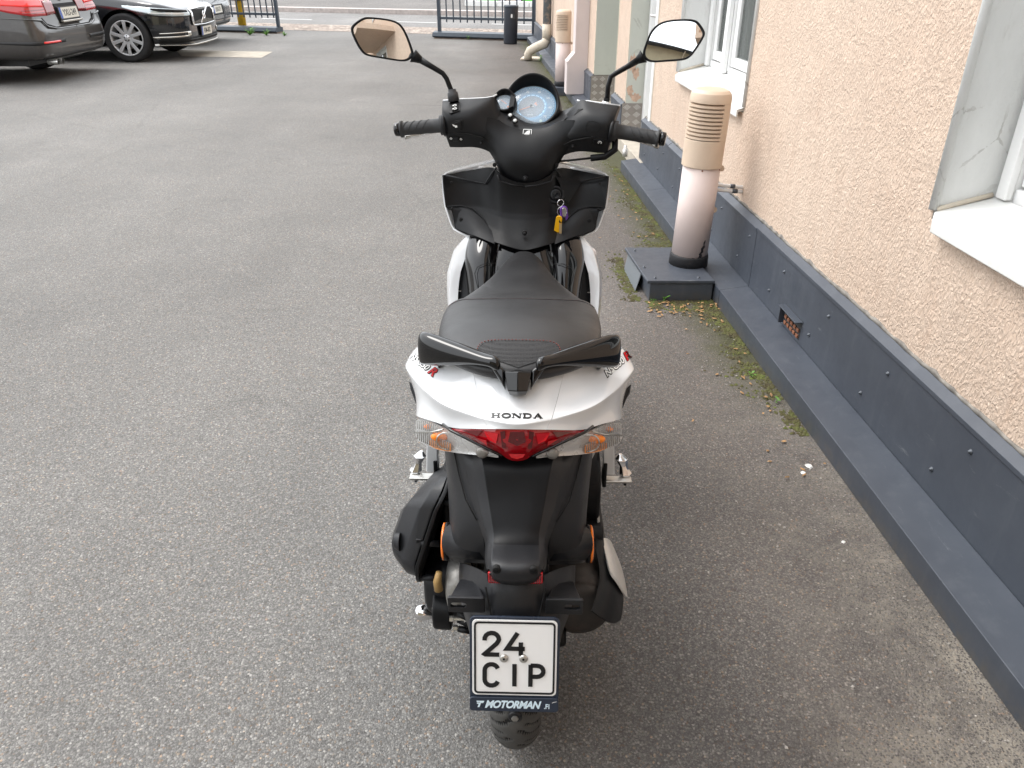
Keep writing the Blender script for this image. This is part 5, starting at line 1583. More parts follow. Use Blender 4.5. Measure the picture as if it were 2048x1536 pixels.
# centre spine standing proud, with pockets either side
for sg in (-1, 1):
    MB().tube([S(56, 350, .846, sg), S(52, 362, .843, sg), S(26, 370, .838, sg), S(0, 373, .836, sg)], .0016, 8).build('spine_edge', M['plastic'], inn, True)
    MB().tube([S(58, 335, .862, sg), S(66, 345, .860, sg), S(80, 368, .872, sg), S(112, 362, .886, sg), S(160, 352, .876, sg)], .0022, 8).build('pocket_lip', M['plastic'], inn, True)
    MB().tube([S(157, 414, .8595, sg), S(128, 412, .862, sg), S(104, 418, .857, sg), S(84, 436, .842, sg), S(66, 468, .808, sg)], .0016, 8).build('cover_crease', M['plastic'], inn, True)
    lo = [[(66, 462, .812), (60, 488, .770)], [(86, 438, .846), (84, 478, .788)], [(106, 420, .862), (100, 472, .803)], [(128, 414, .866), (112, 468, .818)], [(146, 418, .866), (138, 458, .846)]]
    lo = [[(h, v, y - .004) for h, v, y in c] for c in lo]
    patch('lower_pad', cols_(lo, sg), M['plastic'], parent=inn, mirror=False, thick=.002, sub=2)
    for h, v, y in ((128, 440, .850), (62, 330, .868), (146, 417, .8585), (148, 366, .876)):
        r_ = .0052 if h in (128, 62) else .003
        MB().lathe([(r_, .003), (r_, -.003), (r_ * .7, -.0035)], 'Y', S(h, v, y - .006, sg), 14).build('screw_hole', M['hole'], inn, True)
for v, y in ((357, .833), (466, .776)):
    MB().lathe([(.0062, .004), (.0062, -.001), (.0045, -.0005)], 'Y', S(0, v, y - .003), 16).build('screw_recess', M['plastic'], inn, True)
    MB().lathe([(.0034, .0), (.0034, -.003), (.0012, -.0034)], 'Y', S(0, v, y - .003), 10).build('screw', M['plastic_grey'], inn, True)
# white front shell showing as a thin rim round the inner cover
rim = []
rim_pts = [(58, 324, .93), (70, 327, .93), (118, 337, .93), (165, 348, .915), (166, 356, .912), (161, 414, .895), (157, 418, .885), (146, 456, .875), (138, 461, .868), (113, 473, .85), (92, 481, .83)]
outer_ = [S(h, v, y - .012) for h, v, y in rim_pts]
for sg in (-1, 1):
    A = [Vector((p.x * sg, p.y, p.z)) for p in outer_]
    Bk = [Vector((p.x * .94 * sg, p.y + .06, p.z - .01)) for p in A]
    Bk = [Vector((p.x * .95, p.y + .06, p.z - .005)) for p in A]
    Ck = [Vector((p.x * .6, p.y + .16, p.z - .02)) for p in A]
    patch('front_shell', [[a, b, c] for a, b, c in zip(A, Bk, Ck)], M['white_gloss'], mirror=False, thick=.004, sub=1)
# front apron, fender, fork (seen only from other positions)
fa = [[(0, 1.10, .88), (0, 1.18, .72), (0, 1.17, .56), (0, 1.08, .44)], [(.08, 1.06, .88), (.09, 1.13, .72), (.09, 1.12, .56), (.08, 1.05, .44)], [(.15, .98, .88), (.15, 1.02, .74), (.13, 1.0, .58), (.11, .96, .40)], [(.185, .92, .87), (.17, .92, .80), (.14, .90, .60), (.13, .86, .36)]]
patch('front_apron', [[Vector(p) for p in c] for c in fa], M['white_gloss'], thick=.004)
rs = []
for i in range(13):
    a = R(20 + 130 * i / 12)
    rs.append([(x, 1.30 + (.30 + dz) * math.cos(a), .275 + (.30 + dz) * math.sin(a)) for x, dz in ((-.055, -.03), (-.05, 0), (0, .01), (.05, 0), (.055, -.03))])
MB().rings(rs, closed=False).build('front_mudguard', M['white_gloss'], sc, True, solid=.003)
for sg in (-1, 1):
    MB().tube([(sg * .075, 1.30, .275), (sg * .07, 1.13, .62)], .016, 12).build('fork_leg', M['cast'], sc, True)
MB().tube([(0, 1.13, .60), (0, .93, .95)], .02, 12).build('steering_tube', M['plastic_dk'], sc, True)

# ignition lock
lk = S(61, 389, .848)
lkb = MB().lathe([(.023, .012), (.023, -.003), (.019, -.006), (.017, -.003)], c=lk, seg=28, basis=(Vector((1, 0, 0)), Vector((0, .35, .94)), Vector((0, .94, -.35)))).build('lock_bezel', M['plastic'], inn, True)
bz = (Vector((1, 0, 0)), Vector((0, .35, .94)), Vector((0, .94, -.35)))
MB().lathe([(.0135, .0), (.0135, -.007), (.011, -.008)], c=lk, seg=24, basis=bz).build('lock_ring', M['plastic_grey'], lkb, True)
MB().lathe([(.0105, -.004), (.0105, -.0085)], c=lk, seg=24, basis=bz).build('lock_face', M['hole'], lkb, True)
gl = [[(58, 352, .862), (70, 362, .858), (75, 395, .848)], [(90, 355, .880), (98, 366, .870), (84, 402, .852)], [(112, 362, .888), (108, 372, .878), (86, 406, .855)]]
patch('lock_fairing', [[S(h, v, y - .006) for h, v, y in c] for c in gl], M['plastic_dk'], parent=inn, mirror=False, thick=.003)

# ---- handlebar assembly (authored straight, then steered)
def stpatch(name, spec, m, sgn=1, **kw):
    return patch(name, [[S(h, v, y, sgn) for h, v, y in c] for c in spec], m, mirror=False, steer=True, **kw)
def stb(mb, name, m, parent=sc, smooth=True, **kw):
    mb.v = [tuple(ST(p)) for p in mb.v]
    return mb.build(name, m, parent, smooth, **kw)
# neck
b0 = [(0, 262, .902), (0, 276, .880), (0, 298, .856), (0, 325, .842), (0, 352, .840), (0, 374, .850)]
b1 = [(24, 258, .902), (24, 274, .880), (26, 297, .857), (26, 325, .843), (24, 350, .841), (20, 372, .851)]
b2 = [(48, 250, .905), (48, 272, .883), (48, 297, .863), (48, 325, .850), (45, 348, .850), (38, 365, .858)]
b3 = [(68, 237, .903), (67, 263, .886), (64, 290, .874), (60, 320, .867), (56, 344, .866), (47, 359, .872)]
b4 = [(94, 237, .888), (93, 262, .879), (88, 290, .884), (66, 320, .888), (58, 343, .893), (49, 357, .89)]
cols = cols_([b0, b1, b2, b3, b4])
nk = patch('neck_cover', cols, M['plastic_dk'], steer=True, thick=.003, sub=3)
# pods left/right; the left top edge starts a little nearer the middle
def podspec(inner_top, sg):
    lo = 0 if sg < 0 else 1
    return [[(64 + 12 * lo, 216 + 2 * lo, .962), (58 + 10 * lo, 228 + 6 * lo, .942), (50 + 6 * lo, 244 + 4 * lo, .925), (46, 275, .91), (50, 322, .905)],
            [(inner_top, 194 if sg < 0 else 199, .945), (inner_top + 2, 214, .920), (66 + 12 * lo, 238, .905), (62, 272, .888), (64, 314, .892)],
            [(inner_top + 10, 196, .940), (inner_top + 15, 216, .900), (92, 240, .885), (84, 270, .880), (82, 303, .890)],
            [(inner_top + 24 - 4 * lo, 199, .932), (inner_top + 33 - 8 * lo, 218, .886), (116, 242, .872), (112, 268, .875), (108, 297, .895)],
            [(142, 203, .925), (142, 222, .880), (142, 245, .866), (140, 271, .872), (136, 300, .893)],
            [(170, 206, .922), (168, 224, .878), (166, 246, .866), (163, 272, .872), (154, 300, .891)],
            [(179, 207, .925), (176, 226, .886), (172, 247, .876), (168, 273, .882), (159, 300, .894)],
            [(178, 208, .96), (174, 228, .93), (170, 248, .92), (166, 273, .92), (158, 300, .93)]]
pods = {}
for sg, it in ((-1, 72), (1, 94)):
    pods[sg] = stpatch('bar_cover', podspec(it, sg), M['plastic'], sg, thick=.003, sub=3, crease_cols={6: .8} if True else None, crease_rows={3: .5})
    # thin white line of the front shell along the top
    base = [(it - 2, 190 if sg < 0 else 197, .955), (it + 6, 195 if sg < 0 else 200, .950), (it + 20, 198, .945), (140, 201.5, .938), (179, 205.5, .935)]
    mb = MB(); mb.tube([S(h, v + .5, y, sg) for h, v, y in base], .0021, 8); stb(mb, 'white_edge', M['white_gloss'], pods[sg])
    mb = MB(); mb.rings([[S(h, v, y, sg) for h, v, y in ((it + 4, 197, .955), (170, 208, .945), (156, 290, .955), (70, 285, .94))], [S(h, v, y, sg) for h, v, y in ((it + 4, 199, 1.03), (150, 208, 1.02), (140, 270, 1.03), (60, 265, 1.03))]])
    stb(mb, 'front_cowl', M['white_gloss'], pods[sg], False, bevel=.006)
    # recessed lower step
    mb = MB(); mb.tube([S(166, 270, .874, sg), S(120, 272, .871, sg), S(92, 278, .878, sg), S(70, 290, .882, sg)], .0014, 6); stb(mb, 'step_line', M['hole'], pods[sg])
    mb = MB(); mb.lathe([(.0052, .004), (.0052, -.002), (.0035, -.002)], 'Y', S(93, 289, .884, sg), 14); stb(mb, 'screw_hole', M['hole'], pods[sg])
    mb = MB(); mb.lathe([(.0026, .0), (.0026, -.004)], 'Y', S(93, 289, .884, sg), 8); stb(mb, 'screw', M['plastic_grey'], pods[sg])

# instrument cluster base: V shaped dash between the pods
dl = [[(78, 196, 1.0), (74, 212, .955), (70, 226, .925), (66, 238, .913)], [(62, 214, .99), (58, 224, .955), (54, 238, .922), (48, 250, .906)], [(35, 222, .975), (33, 232, .945), (30, 246, .917), (24, 259, .903)]]
dc = [[(0, 232, .985), (0, 245, .950), (0, 254, .915), (0, 262, .902)]]
dr = [[(35, 228, .995), (34, 242, .955), (30, 252, .917), (24, 259, .903)], [(62, 218, 1.0), (60, 230, .965), (56, 242, .925), (48, 250, .906)], [(98, 203, 1.0), (92, 214, .960), (82, 227, .925), (68, 240, .913)]]
patch('dash', cols_(dl, -1) + cols_(dc) + cols_(dr), M['plastic'], mirror=False, steer=True, thick=.003, sub=2)
# badge
def STplace(c, ux, uy, n):
    return lambda x, y, h: ST(c + ux * x + uy * y + n * h)
bn_ = Vector((0, -.80, .60)); buy = Vector((0, .60, .80)); bux = Vector((1, 0, 0))
bc_ = S(0, 266, .894)
mb = MB(); P = rrect(.0225, .0200, .002, 4); pf = lambda x, y, h: bc_ + bux * x + buy * y + bn_ * h
mb.rings([[pf(x, y, 0) for x, y in P], [pf(x, y, .0015) for x, y in P]]); bd_ = stb(mb, 'badge', M['steel'], nk, False)
mb = MB(); P = rrect(.0195, .0168, .0012, 3); mb.rings([[pf(x, y, .0014) for x, y in P], [pf(x, y, .0018) for x, y in P]]); stb(mb, 'badge_field', M['text_black'], bd_, False)
wingp = [(-.0075, -.0045), (.0060, -.0045), (.0070, .0015), (.0060, .0020), (.0075, .0062), (.0020, .0058), (-.0010, .0040), (-.0040, .0012), (-.0030, .0008), (-.0062, -.0012), (-.0050, -.0016), (-.0078, -.0032)]
mb = MB(); mb.rings([[pf(x, y, .0017) for x, y in wingp], [pf(x, y, .0022) for x, y in wingp]]); stb(mb, 'badge_wing', M['text_white'], bd_, False)
mb = MB(); mb.rings([[pf(x, y, .0017) for x, y in ((-.008, -.0075), (.008, -.0075), (.008, -.0058), (-.008, -.0058))], [pf(x, y, .0021) for x, y in ((-.008, -.0075), (.008, -.0075), (.008, -.0058), (-.008, -.0058))]]); stb(mb, 'badge_line', M['text_white'], bd_, False)

# gauges
gn = Vector((0, -.66, .75)).normalized(); gux = Vector((1, 0, 0)); guy = gn.cross(gux).normalized()
if guy.z < 0: guy = -guy
def dial_material():
    k = NB('dial_face')
    x, y, z = k.xyz()
    return k
def gauge_face(name, c, r, parent):
    k = NB(name + '_print')
    mp = k.n('VectorMath', operation='DISTANCE'); k.l(k.tc, mp.inputs[0]); mp.inputs[1].default_value = ST(c)
    d = mp.outputs['Value']
    c_ = k.ramp(k.rng(d, 0, r), [(0, (.16, .17, .19)), (.50, (.19, .23, .28)), (.60, (.12, .36, .62)), (.68, (.15, .30, .46)), (.85, (.16, .30, .45)), (1.0, (.16, .38, .60))])  # blue dial print, its colours brightened for the sky's reflection
    m_ = k.out(c_, None, .5)
    return m_
gc = S(20, 210, .985)
gc = Vector((-.004, .985, 1.056))
GR = .0625
def GP(x, y, h): return gc + gux * x + guy * y + gn * h
def face_disc(name, place, r, h0, h1, m, parent, seg=48):
    mb = MB(); mb.rings([[place(r * math.cos(2 * math.pi * i / seg), r * math.sin(2 * math.pi * i / seg), h) for i in range(seg)] for h in (h0, h1)])
    return stb(mb, name, m, parent, False)
# hood: deep at the top, shallow below
mb = MB(); seg = 48; rr = []
for (r_, base, hi) in ((.080, -.03, None), (.077, 0, .0), (.0745, 0, .028), (.0715, 0, .033), (.068, 0, .028), (.0645, 0, .0)):
    ring = []
    for i in range(seg):
        a = 2 * math.pi * i / seg; up_ = max(0, math.sin(a)) ** 1.3
        h = base if hi is None else (.006 + hi * (.12 + .88 * up_) if hi else 0)
        ring.append(GP(r_ * math.cos(a), r_ * math.sin(a) + .004 * up_, h))
    rr.append(ring)
mb.rings(rr, True, False); hood = stb(mb, 'speedometer_hood', M['plastic_dk'], sc)
face = face_disc('speedometer_face', GP, .0655, -.004, 0, gauge_face('speedo', gc, .064, hood), hood)
M['tick'] = mat('dial_tick', (.45, .72, .92), .5, emit=(.3, .6, .9, .25))
M['tick_w'] = mat('dial_white', (.72, .78, .82), .5)
M['needle'] = mat('orange_needle', (.85, .25, .10), .5)
for i in range(15):
    a = R(222 - i * (264 / 14.0)); L0, L1 = .0355, .0375
    mb = MB(); aa = arc(0, 0, .0365, .0365, math.degrees(a) - 6.5, math.degrees(a) + 6.5, 4)
    ribbon(mb, aa, .0022, lambda x, y, h: GP(x, y, .0003 + h), .0004); stb(mb, 'dial_arc', M['tick'], face, False)
for i, n_ in enumerate(('0', '10', '20', '30', '40', '50', '60', '70')):
    a = R(218 - i * (256 / 7.0))
    cx_, cy_ = .0495 * math.cos(a), .0495 * math.sin(a)
    text_obj('dial_number', n_, lambda x, y, h: ST(GP(cx_ + x, cy_ + y, .0003 + h)), M['tick_w'], face, size=.0088, th=.0003, bold=.0001)
for i in range(36):
    a = R(222 - i * (264 / 35.0)); mb = MB()
    ribbon(mb, [(.0575 * math.cos(a), .0575 * math.sin(a)), (.0605 * math.cos(a), .0605 * math.sin(a))], .0009, lambda x, y, h: GP(x, y, .0003 + h), .0003); stb(mb, 'dial_tick', M['tick_w'], face, False)
mb = MB(); ribbon(mb, [(-.030, -.014), (.002, .001)], .0016, lambda x, y, h: GP(x, y, .002 + h), .0006); stb(mb, 'needle', M['needle'], face, False)
face_disc('needle_hub', GP, .004, .001, .004, M['plastic_dk'], face, 16)
text_obj('dial_unit', 'km/h', lambda x, y, h: ST(GP(x, y - .026, .0003 + h)), M['tick_w'], face, size=.0075, th=.0003)
for (a_, b_2) in ((.009, .013), (.013, .010), (.011, .016)):
    face_disc('engine_symbol', lambda x, y, h, a_=a_, b_2=b_2: GP(x + a_, y + b_2 - .004, h), .0022, .0003, .0008, M['needle'], face, 8)
for a_ in (-.030, .030):
    face_disc('dial_lamp', lambda x, y, h, a_=a_: GP(x + a_, y - .044, h), .0042, .0003, .0008, mat('pale_green_lamp', (.45, .62, .58), .4), face, 14)
# clear dome
M['dome'] = mat('gauge_glass', (.72, .82, .90), .02, alpha=.20, spec=.9, coat=1.0)
mb = MB(); mb.lathe([(.064, .004), (.060, .0075), (.050, .011), (.036, .0135), (.02, .0148), (.004, .0152)], c=gc, seg=48, basis=(gux, guy, gn)); stb(mb, 'gauge_glass', M['dome'], hood)
# fuel gauge
fc = Vector((-.073, .970, 1.066))
def FP(x, y, h): return fc + gux * x + guy * y + gn * h
mb = MB(); rr = []
for (r_, hi) in ((.034, -.03), (.0315, .004), (.0300, .020), (.0275, .022), (.0255, .016), (.0245, 0)):
    ring = []
    for i in range(32):
        a = 2 * math.pi * i / 32; up_ = max(0, math.sin(a)) ** 1.2
        ring.append(FP(r_ * math.cos(a), r_ * math.sin(a), hi if hi <= .004 else .004 + (hi - .004) * (.2 + .8 * up_)))
    rr.append(ring)
mb.rings(rr, True, False); fh = stb(mb, 'fuel_gauge_hood', M['plastic_dk'], sc)
ff = face_disc('fuel_gauge_face', FP, .0255, -.003, 0, mat('fuel_face', (.24, .30, .37), .5), fh, 32)
mb = MB(); ribbon(mb, [(-.010, .008), (.006, -.004)], .0013, lambda x, y, h: FP(x, y, .001 + h), .0005); stb(mb, 'needle', M['needle'], ff, False)
mb = MB(); ribbon(mb, arc(0, 0, .018, .018, 150, 300, 10), .001, lambda x, y, h: FP(x, y, .0004 + h), .0003); stb(mb, 'dial_arc', M['tick_w'], ff, False)
face_disc('fuel_symbol', lambda x, y, h: FP(x + .011, y - .012, h), .0028, .0003, .0008, M['needle'], ff, 6)
text_obj('dial_number', 'F', lambda x, y, h: ST(FP(x - .014, y + .010, .0004 + h)), M['tick_w'], ff, size=.007, th=.0003)
text_obj('dial_number', 'E', lambda x, y, h: ST(FP(x + .001, y - .018, .0004 + h)), M['tick_w'], ff, size=.007, th=.0003)
mb = MB(); mb.lathe([(.025, .003), (.02, .006), (.01, .0075), (.003, .008)], c=fc, seg=32, basis=(gux, guy, gn)); stb(mb, 'gauge_glass', M['dome'], fh)
mb = MB(); mb.rings([[FP(x, y, .004) for x, y in ((.016, -.026), (.028, -.018), (.028, .018), (.016, .026))], [FP(x, y, .012) for x, y in ((.016, -.026), (.028, -.018), (.028, .018), (.016, .026))]]); stb(mb, 'gauge_shoulder', M['plastic_dk'], fh, False)
# two tell-tales
for h_, v_, y_ in ((39, 232, .932), (27, 242.5, .915)):
    c_ = S(h_, v_, y_ - .003, -1)
    mb = MB(); mb.lathe([(.0072, -.003), (.0072, .0012), (.0060, .0015)], c=c_, seg=20, basis=(gux, guy, gn)); tt_ = stb(mb, 'tell_tale_rim', M['hole'], sc)
    mb = MB(); mb.lathe([(.0052, .0), (.0046, .003), (.002, .004)], c=c_, seg=18, basis=(gux, guy, gn)); stb(mb, 'tell_tale', mat('tell_tale_lens', (.62, .64, .63), .2, coat=.5), tt_)

# switches on the left pod
pod_tree = evaluated_tree([pods[-1], pods[1]])
def pod_frame(h, v, sg):
    """local frame on the pod surface at a sight line (pods are already steered)"""
    cam_l = Vector((0, -SY, CAM_H)); p = S(h, v, .88, sg); d = (p - cam_l).normalized()
    hit, nrm, _, _ = pod_tree.ray_cast(cam_l, d)
    if hit is None: hit, nrm = p, Vector((0, -1, 0))
    if nrm.dot(d) > 0: nrm = -nrm
    ux = Vector((1, 0, 0)); ux = (ux - nrm * ux.dot(nrm)).normalized(); uy = nrm.cross(ux)
    if uy.z < 0: uy = -uy
    return lambda x, y, hh: hit + ux * x + uy * y + nrm * hh
def slabp(name, place, poly, h0, h1, m, parent, bevel=.0006):
    return MB().rings([[place(x, y, h0) for x, y in poly], [place(x, y, h1) for x, y in poly]]).build(name, m, parent, bevel=bevel)
pm = .00128
fr_ = pod_frame(143, 218, -1)
hb = slabp('light_switch_bezel', fr_, [(-.017, .014), (.012, .019), (.014, -.010), (-.009, -.018), (-.013, -.015)], -.002, .0025, M['plastic'], pods[-1])
slabp('light_switch', fr_, [(-.009, .012), (.009, .015), (.010, -.008), (-.005, -.013)], .002, .0055, M['hole'], hb)
for (cx_, cy_) in ((.001, .006), (.002, -.006)):
    face_o = MB(); ribbon(face_o, arc(cx_, cy_, .0034, .0030, 0, 320, 10), .0016, lambda x, y, h: fr_(x, y, .0056 + h), .0004, closed=True)
    face_o.build('beam_symbol', M['text_white'], hb)
    slabp('beam_symbol', fr_, [(cx_ - .007, cy_ + .001), (cx_ - .003, cy_ + .001), (cx_ - .003, cy_ - .002), (cx_ - .007, cy_ - .002)], .0055, .006, M['text_white'], hb, 0)
fr2 = pod_frame(138, 251, -1)
hb2 = slabp('horn_bezel', fr2, [(-.018, 0), (-.006, .010), (.013, .014), (.015, -.013), (.004, -.013), (-.012, -.008)], -.002, .001, M['plastic'], pods[-1])
hb3 = slabp('horn_button', fr2, [(-.014, 0), (-.004, .008), (.010, .011), (.012, -.011), (.003, -.010), (-.009, -.006)], .001, .006, M['hole'], hb2, .0015)
slabp('horn_symbol', fr2, [(-.011, .004), (-.004, .001), (.001, .001), (.0015, -.004), (-.004, -.005), (-.005, -.002), (-.009, -.001)], .006, .0064, M['text_white'], hb2, 0)
fr3 = pod_frame(140, 278, -1)
hb4 = slabp('indicator_bezel', fr3, [(-.018, .008), (.017, .010), (.017, -.009), (-.018, -.010)], -.002, .0008, M['hole'], pods[-1])
slabp('indicator_switch', fr3, [(-.008, .006), (.006, .006), (.006, -.006), (-.008, -.006)], .0005, .006, M['plastic'], hb4, .0012)
for cx_ in (-.013, .013):
    mb = MB(); ribbon(mb, [(cx_ - .0028, 0), (cx_, .0030), (cx_ + .0028, 0), (cx_, -.0030)], .0014, lambda x, y, h: fr3(x, y, .0009 + h), .0004, closed=True); mb.build('arrow_symbol', M['text_white'], hb4)
# right pod: blank cap, vent and starter
fr4 = pod_frame(135, 254, 1)
cap_pts = [(.020, -.001), (.012, .011), (-.002, .015), (-.014, .013), (-.019, .0), (-.015, -.011), (-.003, -.012), (.011, -.009)]
mb = MB(); ribbon(mb, cap_pts, .0010, lambda x, y, h: fr4(x, y, h), .0006, closed=True); mb.build('blank_cap_seam', M['hole'], pods[1])
fr5 = pod_frame(146, 281, 1)
hb5 = slabp('starter_bezel', fr5, [(-.020, .011), (.018, .008), (.012, -.013), (-.020, -.011)], -.002, .0012, M['hole'], pods[1])
slabp('starter_button', fr5, [(-.013, .006), (.012, .006), (.009, -.008), (-.013, -.007)], .001, .005, M['plastic_dk'], hb5, .0012)
mb = MB(); ribbon(mb, arc(.003, -.0005, .0042, .0042, -50, 230, 12), .0014, lambda x, y, h: fr5(x, y, .0052 + h), .0004); mb.build('starter_symbol', M['text_white'], hb5)
mb = MB(); ribbon(mb, [(.003, .004), (.003, -.001)], .0012, lambda x, y, h: fr5(x, y, .0052 + h), .0004); mb.build('starter_symbol', M['text_white'], hb5)
fr6 = pod_frame(104, 222, 1)
slabp('vent_slot', fr6, [(-.012, -.006), (.001, .007), (.014, -.002)], -.001, .0006, M['hole'], pods[1], 0)

# grips, bar ends, levers
for sg in (-1, 1):
    mb = MB()
    A_, B_ = S(160, 255, .895, sg), S(272, 272, .880, sg)
    if True: A_ = Vector((sg * .214, .893, 1.020)); B_ = Vector((sg * .345, .884, 1.005))
    ax = (B_ - A_).normalized()
    mb.tube([A_, A_ + ax * .012, A_ + ax * .014, A_ + ax * .040, A_ + ax * .105, A_ + ax * .112, A_ + ax * .114], [.024, .025, .0178, .0172, .0165, .0168, .020], 24)
    gr = stb(mb, 'grip', M['grip'], sc)
    mb = MB(); mb.tube([A_ + ax * -.004, A_ + ax * .004, A_ + ax * .005], [.029, .029, .024], 24); stb(mb, 'grip_flange', M['plastic'], gr)
    mb = MB(); mb.tube([A_ + ax * .113, A_ + ax * .119], .021, 20); stb(mb, 'grip_rim', M['grip'], gr)
    mb = MB(); mb.tube([A_ + ax * .119, A_ + ax * .121, A_ + ax * .133, A_ + ax * .135], [.010, .017, .0165, .013], 18); stb(mb, 'bar_end', M['gloss_black'], gr)
    # raised wave ribs
    up_ = Vector((0, -.35, .93)).normalized(); sd_ = ax.cross(up_)
    for i in range(4):
        t0 = .040 + i * .019; pts = []
        for j in range(13):
            q_ = j / 12.0; ang = R(-75 + 150 * q_); off_ = .020 * (q_ ** 1.6)
            r_ = .0172
            pts.append(A_ + ax * (t0 + off_) + up_ * (r_ * math.cos(ang)) + sd_ * (r_ * math.sin(ang)) * (1 if sg > 0 else -1))
        mb = MB(); mb.tube(pts, .0011, 6); stb(mb, 'wave_rib', M['grip'], gr)
    # brake lever below and ahead
    mb = MB(); mb.tube([(sg * .205, .965, .995), (sg * .26, .960, .990), (sg * .318, .925, .982), (sg * .330, .912, .981)], [.006, .005, .0045, .006], 10); stb(mb, 'brake_lever', M['steel'], sc)
mb = MB(); mb.tube([(.222, .905, 1.0), (.224, .90, .972), (.20, .895, .955), (.165, .885, .952)], .0085, 12); stb(mb, 'throttle_elbow', M['plastic_dk'], sc)
mb = MB(); mb.tube([(.165, .885, .952), (.11, .88, .945), (.06, .90, .935)], .0028, 8); stb(mb, 'cable', M['hole'], sc)

# mirrors
def mirror_set(sg, outline, glass_scale, stalk, nvec, base_px, label):
    p0 = Vector((sg * (.352 if sg < 0 else .362), .93, 1.222)); nv = Vector(nvec).normalized()
    cam_l = Vector((0, -SY, CAM_H))
    def hit(u, v):
        # sight line meets mirror plane
        a = PITCH; x_ = (u - 1050) ; upv = 768 - v
        d = Vector((x_ + (14 if True else 0) * 0, FPX * math.cos(a) + upv * math.sin(a), upv * math.cos(a) - FPX * math.sin(a)))
        t = (p0 - cam_l).dot(nv) / d.dot(nv)
        return cam_l + d * t
    P = [hit(u, v) for u, v in outline]
    c = sum(P, Vector()) / len(P)
    n_ = len(P)
    # smooth the outline
    for _ in range(2):
        Q_ = []
        for i in range(len(P)):
            a, b = P[i], P[(i + 1) % len(P)]
            Q_ += [a.lerp(b, .25), a.lerp(b, .75)]
        P = Q_
    away = -nv if nv.y < 0 else nv
    front = -away
    def sc_(k, d): return [c + (p - c) * k + away * d for p in P]
    mb = MB(); mb.rings([sc_(.895, .012), sc_(.93, -.001), sc_(.985, -.001), sc_(1.0, .006), sc_(.97, .016), sc_(.80, .032), sc_(.4, .040), sc_(.05, .041)], True, True)
    hs_ = mb.build('mirror_housing', M['plastic_dk'], sc, True)
    # convex glass
    gr_, K = [], 14
    for i in range(K, 0, -1):
        k_ = i / K; gr_.append([c + (p - c) * .915 * k_ + away * (.0005 + ((p - c).length * .915 * k_) ** 2 / (2 * .62)) for p in P])
    n2 = len(P); vs2 = [p for r2 in gr_ for p in r2] + [c + away * .0005]
    fs2 = [(i * n2 + j, i * n2 + (j + 1) % n2, (i + 1) * n2 + (j + 1) % n2, (i + 1) * n2 + j) for i in range(K - 1) for j in range(n2)]
    fs2 += [((K - 1) * n2 + j, (K - 1) * n2 + (j + 1) % n2, K * n2) for j in range(n2)]
    mk('mirror_glass', vs2, fs2, M['mirror'], hs_, True)
    return hs_, c, away
outL = [(695, 60), (699, 49), (719, 35), (732, 33.5), (771, 37.5), (792, 44), (803, 55), (812, 73), (821, 96), (826, 112), (812, 123), (794, 123), (760, 117.5), (732, 113), (720, 107), (707, 87)]
outR = [(1405, 61), (1393, 43), (1383, 37.5), (1362, 36.5), (1330, 39), (1310, 46), (1295, 62), (1288, 80), (1280, 103), (1282, 116), (1296, 124), (1325, 122), (1360, 119.5), (1373, 115), (1383, 105), (1404, 72)]
nL = ((.53 + .18), -(.80 + .98), (.36 + .08))
hl_, cL, aL = mirror_set(-1, outL, .9, None, (.305, -.93, .215), None, '')
hr_, cR, aR = mirror_set(1, outR, .9, None, (-.22, -.94, .26), None, '')
def px3(u, v, y):
    a = PITCH; upv = 768 - v
    d = Vector((u - 1050, FPX * math.cos(a) + upv * math.sin(a), upv * math.cos(a) - FPX * math.sin(a)))
    return Vector((0, -SY, CAM_H)) + d * ((y + SY) / d.y)
for u_pts, hs_, boot in (([(822, 112), (838, 121), (860, 134), (882, 147), (890, 158), (898, 178), (903, 190)], hl_, True), ([(1283, 112), (1270, 121), (1250, 133), (1228, 146), (1218, 153), (1213, 172), (1211, 200)], hr_, False)):
    ys = [.945, .945, .945, .944, .942, .940, .938]
    pts = [px3(u, v, y) for (u, v), y in zip(u_pts, ys)]
    MB().tube([pts[0], pts[0].lerp(pts[1], .45), pts[1]], [.017, .0125, .0085], 14).build('mirror_neck', M['plastic_dk'], hs_, True)
    MB().tube(pts[1:], [.0085, .0068, .0062, .0062, .0062, .0066], 14).build('mirror_stalk', M['gloss_black'] if False else M['plastic_dk'], sc, True)
    if boot:
        e = px3(901, 180, .94); f_ = px3(905, 203, .937)
        MB().tube([e + (e - f_) * .05, e, e.lerp(f_, .2), e.lerp(f_, .25), f_], [.009, .0105, .0105, .0135, .0145], 16).build('rubber_boot', M['grip'], sc, True)
    else:
        e = px3(1211, 195, .938); f_ = px3(1208, 209, .937)
        MB().tube([e, e.lerp(f_, .5)], .0082, 6).build('stalk_nut', M['plastic_dk'], sc)
        MB().tube([e.lerp(f_, .5), f_], [.0095, .011], 14).build('stalk_socket', M['white_gloss'], sc, True)

